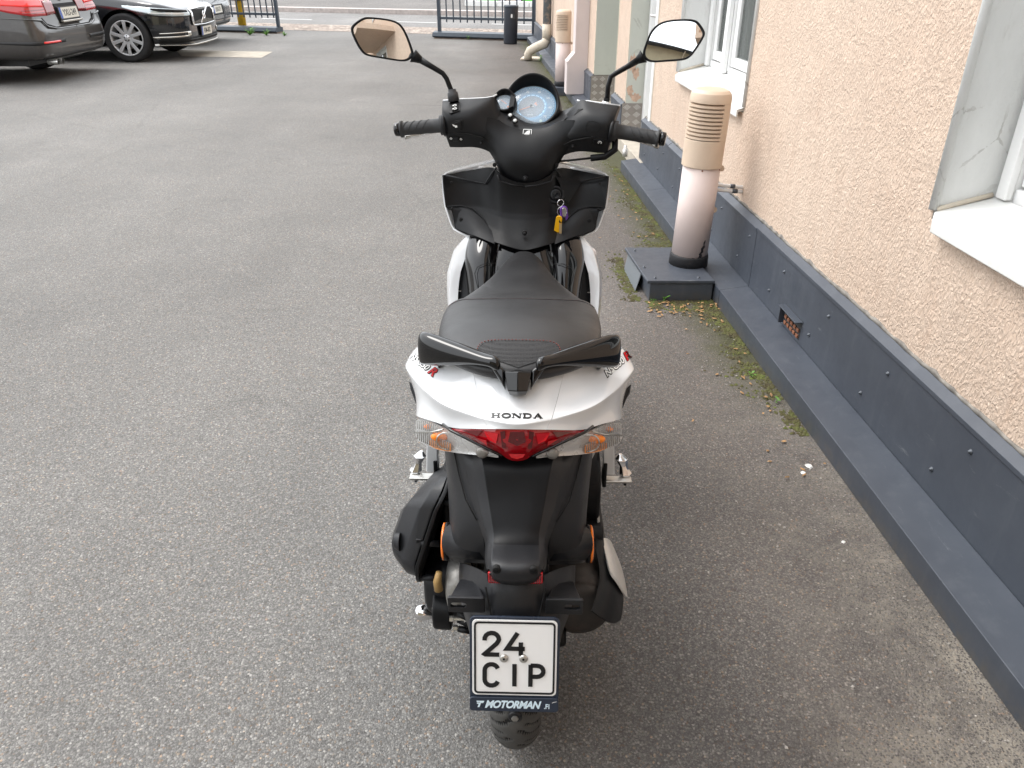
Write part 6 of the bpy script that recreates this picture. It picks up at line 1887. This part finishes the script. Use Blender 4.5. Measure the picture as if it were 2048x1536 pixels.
# passenger pegs
for sg in (-1, 1):
    xo = sg * .222
    MB().rings([[(sg * .165, .17, .60), (sg * .185, .17, .60), (sg * .190, .20, .60), (sg * .165, .20, .60)], [(sg * .175, .20, .44), (sg * .200, .20, .44), (sg * .200, .24, .44), (sg * .175, .24, .44)]]).build('peg_bracket', M['white_gloss'], sc, bevel=.003)
    MB().box((sg * .178 - .004, .19, .415), (sg * .178 + .004, .225, .475)).build('bracket_slot', M['plastic_dk'], sc, bevel=.002)
    a, b = sorted((sg * .178, sg * .238))
    MB().box((a, .205, .415), (b, .226, .421)).build('peg_base', M['steel'], sc, bevel=.002)
    MB().lathe([(.006, 0), (.006, -.012)], 'Z', (sg * .228, .22, .415), 8).build('peg_bolt', M['chrome'], sc)
    pg = MB(); c = Vector((sg * .222, .235, .440))
    rs_ = []
    for q_, w_ in ((-1, .30), (-.6, 1.0), (0, .62), (.6, 1.0), (1, .30)):
        cc2 = c + Vector((sg * -.008 * q_, .02 * q_ * .4, .026 * q_))
        rs_.append([cc2 + Vector((.014 * w_ * math.cos(2 * math.pi * i / 6), .012 * w_ * math.sin(2 * math.pi * i / 6), 0)) for i in range(6)])
    pg.rings(rs_).build('foot_peg', M['chrome'], sc, bevel=.001)

# keys hanging from the lock: a thing of its own
kw0 = Matrix.Rotation(SYAW, 3, 'Z') @ lk + Vector((SX, SY, 0))
ky = empty('key_bunch', kw0, SYAW, label='bunch of keys with yellow and purple tags hanging from the scooter ignition lock', cat='keys')
M['fob_y'] = mat('yellow_fob', (.80, .42, .01), .35); M['fob_p'] = mat('purple_fob', (.16, .06, .38), .35); M['brass'] = mat('brass_key', (.62, .48, .28), .35, metal=.8)
def kring(c, r, tilt, m=M['chrome'], w=.0009, name='ring'):
    pts = [Vector((r * math.cos(2 * math.pi * i / 24), 0, r * math.sin(2 * math.pi * i / 24))) for i in range(25)]
    pts = [Matrix.Rotation(tilt, 3, 'Z') @ p + Vector(c) for p in pts]
    return MB().tube(pts, w, 8).build(name, m, ky, True)
MB().box((-.003, -.030, -.004), (.010, -.006, .002)).build('key_head', M['plastic'], ky, bevel=.002)
MB().tube([(.002, -.010, .004), (.012, -.030, -.006)], .0045, 10).build('key_shaft', M['plastic_dk'], ky, True)
kring((.012, -.034, -.012), .0085, .3); kring((.016, -.040, -.033), .0125, -.35)
def fob(c, w, h, m, rz, lean, name, hole=True):
    P = rrect(w, h, w * .46, 6)
    o = MB().rings([[(x, -.0022, y) for x, y in P], [(x, .0022, y) for x, y in P]]).build(name, m, ky, bevel=.001)
    o.location = c; o.rotation_euler = (R(8), R(lean), rz)
    return o
fob((.021, -.040, -.037), .020, .040, M['fob_p'], .3, -10, 'purple_tag')
fob((.021, -.0435, -.033), .010, .026, M['steel'], .3, -10, 'tag_window')
fob((.007, -.044, -.066), .0165, .050, M['fob_y'], -.2, 8, 'yellow_tag')
MB().rings([[(x, -.049, y) for x, y in rrect(.017, .014, .003, 4, .017, -.053)], [(x, -.0445, y) for x, y in rrect(.017, .014, .003, 4, .017, -.053)]]).build('key_cap', M['hole'], ky, bevel=.001)
MB().box((.010, -.0482, -.088), (.0165, -.0465, -.060)).build('brass_blade', M['brass'], ky)
MB().box((.004, -.047, -.100), (.0075, -.0455, -.088)).build('blade_tip', M['brass'], ky)
# ================================================================= CARS
M['paint_grey'] = mat('dark_grey_car_paint', (.047, .043, .041), .30, metal=.3, coat=.9, var=.03, vscale=3, dirt=(.12, .115, .11), dscale=2.5, damount=.35)
M['paint_black'] = mat('black_car_paint', (.006, .007, .009), .12, coat=1.0, dirt=(.05, .05, .05), dscale=3, damount=.2)
M['paint_mid'] = mat('mid_grey_car_paint', (.075, .078, .082), .25, metal=.3, coat=.9)
M['car_plastic'] = mat('car_trim_plastic', (.018, .018, .019), .5)
M['car_glass'] = mat('car_window', (.012, .014, .015), .04, coat=.5)
M['lamp_red'] = mat('car_red_lamp', (.46, .006, .010), .12, coat=1.0)
M['lamp_red_hot'] = mat('car_red_lamp_upper', (.62, .012, .012), .15, coat=1.0, emit=(1, .03, .02, .12))
M['lamp_dark'] = mat('car_red_lamp_inner', (.22, .004, .008), .12, coat=1.0)
M['lamp_clear'] = mat('car_headlamp', (.50, .55, .57), .08, metal=.5, coat=1.0)
M['satin_chrome'] = mat('satin_chrome', (.66, .63, .58), .22, metal=.95)
M['plate_cream'] = mat('plate_cream_white', (.66, .64, .56), .4)
M['eu_blue'] = mat('plate_blue_band', (.05, .11, .42), .4)

def car(label, loc, rz, L, W, paint, kind, axles, group='cars parked along the left of the yard'):
    t = empty('parked_car', loc, rz, label=label, cat='car', group=group)
    h = W / 2
    def ring(x, hw_, zb, zt, roof=None, tum=0):
        # half section; roof=(z belt, z roof, half roof width)
        P = [(0, zb), (hw_ * .80, zb), (hw_ * .95, zb + .05), (hw_ * .995, zb + .16), (hw_, .52 if zt is None or zt > .66 else (zb + zt) / 2)]
        if roof is None:
            P += [(hw_ * .985, zt - .20 if zt > .86 else zt - .06), (hw_ * .95, zt - .07 if zt > .86 else zt - .02), (hw_ * .78, zt - .015), (hw_ * .5, zt + .005), (0, zt + .012)]
        else:
            zbelt, zr, hr = roof
            P += [(hw_ * .985, zbelt - .22), (hw_ * .95, zbelt), (hr + .03, zr - .10), (hr - .12, zr - .01), (0, zr + .012)]
        full = [(x, y, z) for y, z in P] + [(x, -y, z) for y, z in P[-2:0:-1]]
        return full
    if kind == 'sedan_rear':      # x=0 rear end
        st = [ring(-.00, h * .70, .38, .60), ring(.012, h * .84, .33, .63), ring(.05, h * .93, .285, .655), ring(.085, h * .955, .27, .90), ring(.13, h * .97, .26, 1.04), ring(.45, h * .99, .25, 1.09),
              ring(.72, h, .25, 1.08), ring(1.05, h, .25, None, (1.03, 1.18, h * .66)), ring(1.75, h, .22, None, (1.0, 1.42, h * .64)), ring(2.6, h, .20, None, (.98, 1.47, h * .66)),
              ring(3.2, h, .20, None, (.97, 1.36, h * .64)), ring(3.75, h, .22, 1.0), ring(4.4, h * .97, .23, .90), ring(4.7, h * .90, .25, .80), ring(L - .06, h * .78, .28, .70), ring(L, h * .62, .34, .60)]
    elif kind == 'hatch_rear':
        st = [ring(0, h * .74, .36, .60), ring(.012, h * .86, .32, .64), ring(.05, h * .95, .28, .68), ring(.09, h * .97, .27, .98), ring(.2, h * .985, .26, None, (1.0, 1.15, h * .7)), ring(.5, h, .25, None, (1.0, 1.46, h * .66)),
              ring(1.6, h, .22, None, (1.0, 1.52, h * .66)), ring(2.6, h, .2, None, (.98, 1.46, h * .66)), ring(3.1, h, .2, None, (.97, 1.2, h * .66)), ring(3.4, h, .22, 1.0), ring(4.0, h * .95, .24, .86), ring(L, h * .7, .3, .66)]
    else:                         # wagon, nose towards +x at L
        st = [ring(0, h * .8, .34, .62), ring(.05, h * .93, .28, .70), ring(.1, h * .96, .26, None, (.98, 1.05, h * .7)), ring(.6, h, .25, None, (1.0, 1.40, h * .64)), ring(1.6, h, .22, None, (.98, 1.46, h * .66)), ring(2.6, h, .2, None, (.96, 1.46, h * .66)),
              ring(3.25, h, .2, None, (.95, 1.28, h * .66)), ring(3.62, h, .2, .99), ring(4.0, h * .995, .20, .93), ring(4.35, h * .985, .20, .88), ring(L - .38, h * .965, .20, .83), ring(L - .22, h * .93, .20, .79), ring(L - .10, h * .85, .19, .745), ring(L - .03, h * .70, .19, .71), ring(L, h * .50, .20, .68)]
    bo = MB().rings(st).build('body', paint, t, True, sub=3)
    # wheel housings are cut out of the shell
    dg = bpy.context.evaluated_depsgraph_get()
    cutters = []
    for ax in axles:
        for s in (-1, 1):
            a, b = sorted((s * (h + .1), s * (h - .30)))
            c_ = MB().lathe([(.385, a), (.385, b)], 'X', (0, 0, 0), 40).build('cut', None)
            c_.data.transform(Matrix(((0, 1, 0, ax), (1, 0, 0, 0), (0, 0, 1, .345), (0, 0, 0, 1))))
            c_.data.flip_normals()
            c_.parent = t; cutters.append(c_)
            md = bo.modifiers.new('cut', 'BOOLEAN'); md.operation = 'DIFFERENCE'; md.object = c_; md.solver = 'EXACT'
    dg = bpy.context.evaluated_depsgraph_get(); dg.update()
    me = bpy.data.meshes.new_from_object(bo.evaluated_get(dg))
    bo.modifiers.clear(); bo.data = me
    me.materials.clear(); me.materials.append(paint)
    me.set_sharp_from_angle(angle=R(40))
    me.materials.append(M['car_glass'])
    gx0, gx1 = {'sedan_rear': (.95, 3.55), 'hatch_rear': (.22, 3.2), 'wagon': (.25, 3.5)}[kind]
    for p in me.polygons:
        cz, cx_ = p.center.z, p.center.x
        if cz > 1.03 and gx0 < cx_ < gx1 and p.normal.z < .82 and not any(abs(cx_ - q) < .05 for q in (axles[0] + .75, axles[0] + 1.65)): p.material_index = 1
    for c_ in cutters: bpy.data.objects.remove(c_)
    tree = BVHTree.FromPolygons([v.co.copy() for v in me.vertices], [tuple(p.vertices) for p in me.polygons])
    # under-tray and housings
    MB().box((.35, -h + .26, .20), (L - .4, h - .26, .30)).build('underbody', M['car_plastic'], t)
    def wheel_(x, s, spokes, rim=M['alloy']):
        Rw = .338; w = link('wheel', None, t); w.location = (x, s * (h - .125), Rw); w.rotation_euler = (0, 0, 0 if s < 0 else math.pi)
        MB().lathe([(.24, -.10), (.30, -.115), (.328, -.105), (Rw, -.075), (Rw, .075), (.328, .105), (.30, .115), (.24, .10)], 'Y', seg=56, caps=False).build('tyre', M['rubber'], w, True)
        MB().lathe([(.232, .10), (.225, .0), (.235, -.06), (.246, -.100), (.238, -.108), (.228, -.098), (.222, -.05), (.215, .09)], 'Y', seg=56, caps=False).build('rim', rim, w, True)
        MB().lathe([(.15, -.02), (.15, -.012)], 'Y', seg=36).build('brake_disc', M['cast'], w, True)
        MB().lathe([(.05, -.09), (.055, -.05), (.06, 0)], 'Y', seg=24).build('hub', rim, w, True)
        MB().lathe([(.228, .095), (.228, .10)], 'Y', seg=36).build('backing', M['hole'], w)
        if spokes:
            s0 = MB()
            s0.rings([[(-.026, -.085, .035), (.026, -.085, .035), (.022, -.05, .035), (-.022, -.05, .035)], [(-.022, -.102, .14), (.022, -.102, .14), (.016, -.07, .14), (-.016, -.07, .14)], [(-.027, -.104, .232), (.027, -.104, .232), (.02, -.07, .232), (-.02, -.07, .232)]])
            so = s0.build('spoke', rim, w, bevel=.004)
            for i in range(1, spokes): share(so, rot=(0, 2 * math.pi * i / spokes, 0))
            for i in range(5):
                a = 2 * math.pi * i / 5 + .3
                MB().lathe([(.009, -.094), (.009, -.07)], 'Y', (.036 * math.cos(a), 0, .036 * math.sin(a)), 6).build('wheel_nut', M['car_plastic'], w)
        return w
    for ax in axles:
        for s in (-1, 1):
            wheel_(ax, s, 10)
    def wrap(name, c, items, m, lift=.006, nz=6, parent=None, thick=.004):
        """items: (angle deg, z low, z high) around plan centre c; sits on the shell"""
        cols = []
        for a, z0, z1 in items:
            d = Vector((math.cos(R(a)), math.sin(R(a)), 0)); colp = []
            for j in range(nz + 1):
                z = z0 + (z1 - z0) * j / nz
                o = Vector((c[0], c[1], z)) + d * 6.0
                hit, nrm, _, _ = tree.ray_cast(o, -d)
                if hit is None: hit = Vector((c[0], c[1], z)) + d
                colp.append(hit + d * lift)
            cols.append(colp)
        n = nz + 1
        vs = [p for c2 in cols for p in c2]
        fs = [(i * n + j, (i + 1) * n + j, (i + 1) * n + j + 1, i * n + j + 1) for i in range(len(cols) - 1) for j in range(nz)]
        o = mk(name, vs, fs, m, parent or t, True, fix=False)
        sm = o.modifiers.new('solid', 'SOLIDIFY'); sm.thickness = thick; sm.offset = 0
        return o
    def lerp_items(keys, n=14):
        out = []
        for (a0, l0, h0), (a1, l1, h1) in zip(keys[:-1], keys[1:]):
            for i in range(n): k = i / n; out.append((a0 + (a1 - a0) * k, l0 + (l1 - l0) * k, h0 + (h1 - h0) * k))
        return out + [keys[-1]]
    # side glass and window line, only for the upper body
    return t, tree, wrap, lerp_items

def reg_plate(parent, c, ux, n, w, h, text, band=True, size=.085):
    ux, n = Vector(ux), Vector(n); c = Vector(c); uy = Vector((0, 0, 1)); uy = (uy - n * uy.dot(n)).normalized()
    pl = lambda x, y, hh: c + ux * x + uy * y + n * hh
    fr = MB().rings([[pl(x, y, -.012) for x, y in rrect(w + .03, h + .03, .012)], [pl(x, y, .004) for x, y in rrect(w + .03, h + .03, .012)]]).build('plate_frame', M['car_plastic'], parent)
    p = MB().rings([[pl(x, y, .002) for x, y in rrect(w, h, .008)], [pl(x, y, .006) for x, y in rrect(w, h, .008)]]).build('plate', M['plate_cream'], fr)
    if band:
        bw = w * .10
        MB().rings([[pl(x, y, .006) for x, y in ((-w / 2, -h / 2), (-w / 2 + bw, -h / 2), (-w / 2 + bw, h / 2), (-w / 2, h / 2))], [pl(x, y, .0075) for x, y in ((-w / 2, -h / 2), (-w / 2 + bw, -h / 2), (-w / 2 + bw, h / 2), (-w / 2, h / 2))]]).build('plate_band', M['eu_blue'], fr)
    text_obj('plate_text', text, lambda x, y, hh: pl(x + w * .04, y - .003, .0065 + hh), M['text_black'], fr, size=size, sx=.82, bold=.0015, th=.001)
    return fr

# --- dark grey saloon, tail towards the yard
t, tree, wrap, li = car('dark grey saloon with red tail lamps, tail towards the yard, nearest of the parked cars', (-5.68, 11.13, 0), math.pi, 4.9, 1.86, M['paint_grey'], 'sedan_rear', (1.05, 4.02))
C = (1.2, 0)
for s in (1, -1):
    def A(k): return [((180 - a * s), l, h_) for a, l, h_ in k]
    wrap('tail_lamp', C, li(A([(16, .775, .93), (24, .765, .95), (36, .772, .96), (44, .81, .965), (52, .86, .965), (58, .90, .95)])), M['lamp_red'], .008)
    wrap('tail_lamp_upper', C, li(A([(25, .86, .955), (36, .875, .965), (46, .89, .968), (53, .91, .966)])), M['lamp_red_hot'], .014, 4)
    wrap('tail_lamp_inner', C, li(A([(14.5, .775, .92), (24, .765, .93)])), M['lamp_dark'], .0135, 4)
    for z in (.80, .83):
        wrap('lamp_bar', C, li(A([(18, z, z + .007), (40, z + .004, z + .011)])), M['lamp_dark'], .012, 1)
    if s > 0: wrap('bumper_reflector', C, li(A([(20, .462, .485), (34, .470, .492)])), M['lamp_red_hot'], .006, 2)
    wrap('reflector_groove', C, li(A([(15, .452, .496), (40, .455, .496), (62, .49, .498)])), M['car_plastic'], .002, 2)
    wrap('bumper_shelf', C, li(A([(0, .605, .622), (20, .61, .625), (27, .64, .66), (30, .71, .73), (38, .735, .75), (50, .755, .765)])), M['paint_grey'], .014, 2, thick=.01)
    wrap('lid_gap', C, li(A([(0, .622, .632), (20, .625, .636), (26.5, .66, .68), (29, .725, .75)])), M['hole'], .003, 2)
    for y in ((.62, .74) if s > 0 else ()):
        MB().lathe([(.034, -.03), (.036, .10), (.031, .10), (.029, -.02)], 'X', (-.01, y * .93, .255), 20, caps=False).build('tail_pipe', M['steel'], t, True)
        MB().lathe([(.03, 0), (.03, .01)], 'X', (.015, y * .93, .255), 16).build('pipe_mouth', M['hole'], t)
wrap('lower_valance', C, li([(215, .272, .31), (180, .29, .33), (145, .272, .31)]), M['car_plastic'], .004, 2)
wrap('plate_recess', C, li([(166.5, .665, .885), (193.5, .665, .885)]), M['hole'], .003, 4)
reg_plate(t, (.040, 0, .775), (0, -1, 0), (-1, 0, .12), .46, .125, 'YXU-249', size=.105)
MB().box((.0, -.25, .672), (.05, .25, .695)).build('handle_strip', M['satin_chrome'], t, bevel=.004)
MB().lathe([(.038, -.004), (.038, .002), (.03, .004)], 'X', (.062, 0, .955), 20).build('emblem', M['satin_chrome'], t, True)
text_obj('model_badge', '520d', lambda x, y, h: Vector((.062 - h, .46 - x, .93 + y)), M['satin_chrome'], t, size=.045, th=.004)

# --- black estate, nose towards the yard
t, tree, wrap, li = car('black estate car with ten-spoke silver wheel and chrome grille, nose facing the yard', (-9.82, 13.58, 0), 0, 4.94, 1.88, M['paint_black'], 'wagon', (.98, 4.08))
C = (3.7, 0)
for s in (1, -1):
    def A(k): return [(a * s, l, h_) for a, l, h_ in k]
    wrap('headlamp', C, li(A([(22, .625, .66), (27, .622, .70), (36, .628, .725), (46, .645, .745), (58, .70, .765), (66, .752, .778)])), M['lamp_clear'], .008)
    wrap('headlamp_dark', C, li(A([(25, .672, .70), (34, .678, .716), (43, .69, .732), (48, .715, .738)])), M['hole'], .013, 2)
    wrap('daylight_bar', C, li(A([(24, .655, .664), (40, .662, .671), (50, .67, .68)])), M['text_white'], .015, 2)
    wrap('headlamp_base', C, li(A([(22, .612, .624), (40, .612, .625), (52, .645, .66)])), M['hole'], .006, 2)
    wrap('chrome_trim', C, li(A([(28, .398, .413), (38, .393, .408), (46, .388, .402)])), M['satin_chrome'], .010, 2)
    wrap('chrome_trim', C, li(A([(27, .340, .362), (38, .335, .357), (50, .330, .350)])), M['satin_chrome'], .010, 2)
    wrap('chrome_trim', C, li(A([(25, .355, .412), (28.5, .340, .413)])), M['satin_chrome'], .010, 3)
    wrap('fog_recess', C, li(A([(24, .265, .325), (36, .262, .322), (46, .27, .315)])), M['hole'], .004, 3)
    wrap('side_shade', C, li(A([(30, .362, .393), (46, .358, .388)])), M['car_plastic'], .004, 2)
wrap('grille', C, li([(-21, .50, .70), (-18, .485, .712), (0, .475, .722), (18, .485, .712), (21, .50, .70)]), M['hole'], .008)
for s in (1, -1):
    wrap('grille_frame', C, li([(s * 19.5, .485, .715), (s * 21.5, .50, .705)]), M['chrome'], .020, 4, thick=.012)
wrap('grille_frame', C, li([(-21, .698, .715), (0, .715, .732), (21, .698, .715)]), M['chrome'], .020, 2, thick=.012)
wrap('grille_frame', C, li([(-20.5, .482, .495), (0, .468, .482), (20.5, .482, .495)]), M['chrome'], .020, 2, thick=.012)
for i in range(23):
    a = -18.7 + i * 1.7
    wrap('grille_slat', C, [(a - .22, .49, .71), (a + .22, .49, .71)], M['steel'], .014, 1)
MB().tube([(4.955, -.16, .49), (4.975, .13, .72)], .012, 8).build('grille_bar', M['chrome'], t, True)
MB().lathe([(.052, 0), (.060, .012), (.048, .016), (.042, .008)], 'X', (4.955, -.01, .605), 24, caps=False).build('emblem', M['chrome'], t, True)
wrap('lower_intake', C, li([(-30, .265, .325), (0, .255, .33), (30, .265, .325)]), M['hole'], .004, 3)
wrap('intake_slat', C, li([(-28, .29, .302), (0, .285, .30), (28, .29, .302)]), M['car_plastic'], .012, 1)
wrap('splitter_chrome', C, li([(-48, .222, .232), (-30, .214, .228), (0, .208, .226), (30, .214, .228), (48, .222, .232)]), M['satin_chrome'], .012, 2, thick=.01)
reg_plate(t, (4.965, .0, .385), (0, 1, 0), (1, 0, -.05), .44, .12, 'FSM-882', size=.10)
MB().box((4.50, -.955, .235), (4.56, -.935, .26)).build('side_marker', M['text_white'], t)

# --- third car, tail to the yard
t, tree, wrap, li = car('mid grey hatchback beyond the black estate, only its bumper corner and plate in view', (-5.40, 15.85, 0), math.pi, 4.2, 1.76, M['paint_mid'], 'hatch_rear', (.75, 3.35))
C = (1.2, 0)
wrap('plate_recess', C, li([(165, .47, .64), (195, .47, .64)]), M['hole'], .003, 4)
reg_plate(t, (.0, 0, .56), (0, -1, 0), (-1, 0, .1), .44, .12, 'LKB-573', size=.10)
wrap('bumper_groove', C, li([(222, .40, .408), (180, .385, .395), (138, .40, .408)]), M['hole'], .002, 1)
wrap('lower_valance', C, li([(218, .27, .33), (180, .27, .35), (142, .27, .33)]), M['car_plastic'], .004, 2)
for s in (1, -1):
    wrap('tail_lamp', C, li([(180 - s * 27, .72, .92), (180 - s * 44, .74, .95)]), M['lamp_red'], .008)

# ================================================================= SMALL NATURAL CLUTTER
def wall_pt(s, n):
    p = wl(s, n, 0); return p.x, p.y
rnd = random.Random(5)
# moss cushions and crumbs along the foot of the wall
def moss_density(s):
    return .9 if s > 2.2 else .15
mb = MB()
def tuft(x, y, r, h):
    k = 5; a0 = rnd.random() * 6.3
    base = [(x + r * math.cos(a0 + 2 * math.pi * i / k) * rnd.uniform(.7, 1.2), y + r * math.sin(a0 + 2 * math.pi * i / k) * rnd.uniform(.7, 1.2), .001) for i in range(k)]
    top = (x + rnd.uniform(-r, r) * .3, y + rnd.uniform(-r, r) * .3, h)
    mb.add(base + [top], [(i, (i + 1) % k, k) for i in range(k)])
for i in range(7500):
    s = rnd.uniform(2.2, 6.0) if rnd.random() < .85 else rnd.uniform(6, 15.5)
    w = (.05 + .20 * max(0, math.sin(s * 1.9 + .6)) ** 1.5 + .07 * max(0, math.sin(s * 5.3))) * (1 if s > 2.4 else max(.15, (s - 1.6) / .8))
    n = abs(rnd.gauss(0, 1)) * w * .55 + .004
    x, y = wall_pt(s, n)
    if 3.36 < y < 3.82 and x > .59 - (y - 3.4) * .0: 
        if rnd.random() < 1: continue
    clump = math.sin(x * 41 + y * 17) + math.sin(y * 33 - x * 12)
    if clump < rnd.uniform(-1.4, .9): continue
    tuft(x, y, rnd.uniform(.003, .009), rnd.uniform(.002, .009))
for i in range(2200):      # round the box and by its yard corner
    a = rnd.random()
    if a < .6: x = rnd.uniform(.62, .93); y = 3.352 - abs(rnd.gauss(0, .05))
    else: y = rnd.uniform(3.35, 3.95); x = .60 + (y - 3.37) * -.03 - abs(rnd.gauss(0, .035))
    if math.sin(x * 60) + math.sin(y * 47) < rnd.uniform(-1.5, .8): continue
    tuft(x, y, rnd.uniform(.003, .009), rnd.uniform(.002, .009))
def moss_mat():
    k = NB('moss'); c = k.ramp(k.noise(14, 5, .7), [(.3, (.04, .03, .018)), (.45, (.075, .065, .028)), (.58, (.095, .105, .028)), (.68, (.12, .15, .03)), (.8, (.15, .11, .06))])
    return k.out(c, None, .95)
tag(mb.build('moss', moss_mat(), None, True, fix=False), kind='stuff', label='moss and dirt growing along the foot of the metal ledge')
# loose grit, chips of stone and plaster
gm = MB()
def chip(x, y, r, flat=.5):
    k = rnd.choice((4, 5, 6)); a0 = rnd.random() * 6
    R_ = [r * rnd.uniform(.6, 1.25) for _ in range(k)]
    b = [(x + R_[i] * math.cos(a0 + 2 * math.pi * i / k), y + R_[i] * math.sin(a0 + 2 * math.pi * i / k), .0005) for i in range(k)]
    tpp = [(x + R_[i] * .75 * math.cos(a0 + 2 * math.pi * i / k), y + R_[i] * .75 * math.sin(a0 + 2 * math.pi * i / k), r * flat * rnd.uniform(.7, 1.2)) for i in range(k)]
    gm.rings([b, tpp])
for i in range(2000):
    y = rnd.uniform(.9, 9); x = 1.1 - .0517 * y - abs(rnd.gauss(0, .30)) - .01
    if 3.36 < y < 3.82 and x > .58: continue
    chip(x, y, rnd.choice((.0015, .002, .002, .003, .003, .0045)), .6)
for i in range(1500):
    y = rnd.uniform(.9, 9); x = rnd.uniform(-3.5, 1.0)
    chip(x, y, rnd.choice((.0012, .0018, .0018, .0025)), .6)
tag(gm.build('grit', M['chip'], None, False, fix=False), kind='stuff', label='loose grit and stone chips scattered on the asphalt')
# dry leaves and scraps
lf = MB()
for i in range(150):
    if rnd.random() < .6: s = rnd.uniform(1.9, 5.8); n = abs(rnd.gauss(0, .14)) + .02; x, y = wall_pt(s, n)
    else: x = rnd.uniform(.6, .95); y = 3.33 - abs(rnd.gauss(0, .10))
    if 3.36 < y < 3.82 and x > .58: continue
    a = rnd.random() * 6.3; l_, w_ = rnd.uniform(.005, .014), rnd.uniform(.003, .006)
    ca, sa = math.cos(a), math.sin(a); z = rnd.uniform(.002, .008)
    pts = [(-l_, 0, 0), (-.3 * l_, w_, .003), (.5 * l_, w_ * .8, .002), (l_, 0, .004), (.4 * l_, -w_, .001), (-.4 * l_, -w_ * .8, .003)]
    lf.add([(x + ca * p[0] - sa * p[1], y + sa * p[0] + ca * p[1], z + p[2]) for p in pts], [(0, 1, 2, 3, 4, 5)])
tag(lf.build('leaf_litter', M['dry_leaf'], None, False, fix=False), kind='stuff', label='small dry leaves lying among the moss')
# pale flakes of plaster by the ledge
for (x, y, r, lab) in ((.985 - .055, 2.02, .013, 'larger pale plaster flake lying by the metal ledge'), (.90, 1.985, .010, 'smaller white flake lying left of the larger one'), (.905, 1.66, .007, 'lone pale chip farther down beside the ledge')):
    gm = MB(); chip(x, y, r, .35); tag(gm.build('plaster_flake', M['sill_white']), lab, 'flake')
# seedlings with rounded leaves
def plant(loc, n, size, label, seedv, name='weed', cat='weed', up=.5):
    r2 = random.Random(seedv)
    t = empty(name, loc, 0, label=label, cat=cat)
    for i in range(n):
        a = r2.random() * 6.3; ln = size * r2.uniform(.6 if n < 30 else .25, 1.1); el = R(r2.uniform(25, 80) * (1 if up else .6))
        d = Vector((math.cos(a) * math.cos(el), math.sin(a) * math.cos(el), math.sin(el)))
        tip = d * ln
        MB().tube([(0, 0, 0), tip * .5 + Vector((0, 0, ln * .05)), tip], .0007 * size / .03, 5).build('stem', M['leaf'], t, True)
        sd_ = d.cross(Vector((0, 0, 1))).normalized(); L_ = size * (.55 if n < 30 else .30); W_ = size * (.24 if n < 30 else .09)
        nn = sd_.cross(d).normalized()
        out = Vector((d.x, d.y, .15)).normalized()
        pts = [tip, tip + out * L_ * .3 + sd_ * W_, tip + out * L_ * .75 + sd_ * W_ * .8, tip + out * L_, tip + out * L_ * .75 - sd_ * W_ * .8, tip + out * L_ * .3 - sd_ * W_]
        mid = tip + out * L_ * .5 - nn * L_ * .05
        MB().add(pts + [mid], [(i2, (i2 + 1) % 6, 6) for i2 in range(6)]).build('leaf', M['leaf'], t, True, fix=False)
    return t
plant((.700, 3.345, 0), 5, .034, 'green seedling with round leaves in front of the metal box', 4)
plant((.655, 3.350, 0), 6, .016, 'tiny seedling at the corner of the metal box', 8)
plant((.70, 4.03, 0), 9, .022, 'low clump of small leaves behind the metal box', 12)
plant((.91, 2.62, 0), 8, .018, 'small weed among moss beside the ledge', 14)
plant((.945, 2.42, 0), 7, .016, 'small weed low at the ledge, nearest to the viewer', 15)
plant((-4.98, 17.28, 0), 46, .11, 'green weed clump at the end of the left fence', 21, 'weed_clump', 'weed')
plant((-5.35, 17.38, .0), 40, .15, 'tall weed growing in front of the left fence footing', 22, 'weed_clump', 'weed')
plant((-4.60, 17.22, 0), 40, .08, 'low weeds spreading right of the left fence end', 23, 'weed_clump', 'weed')
plant((-.85, 16.38, 0), 10, .06, 'small weed under the right fence footing', 24, 'weed_clump', 'weed')
plant((.47, 12.7, 0), 12, .08, 'weeds beside the drain slab', 25, 'weed_clump', 'weed')
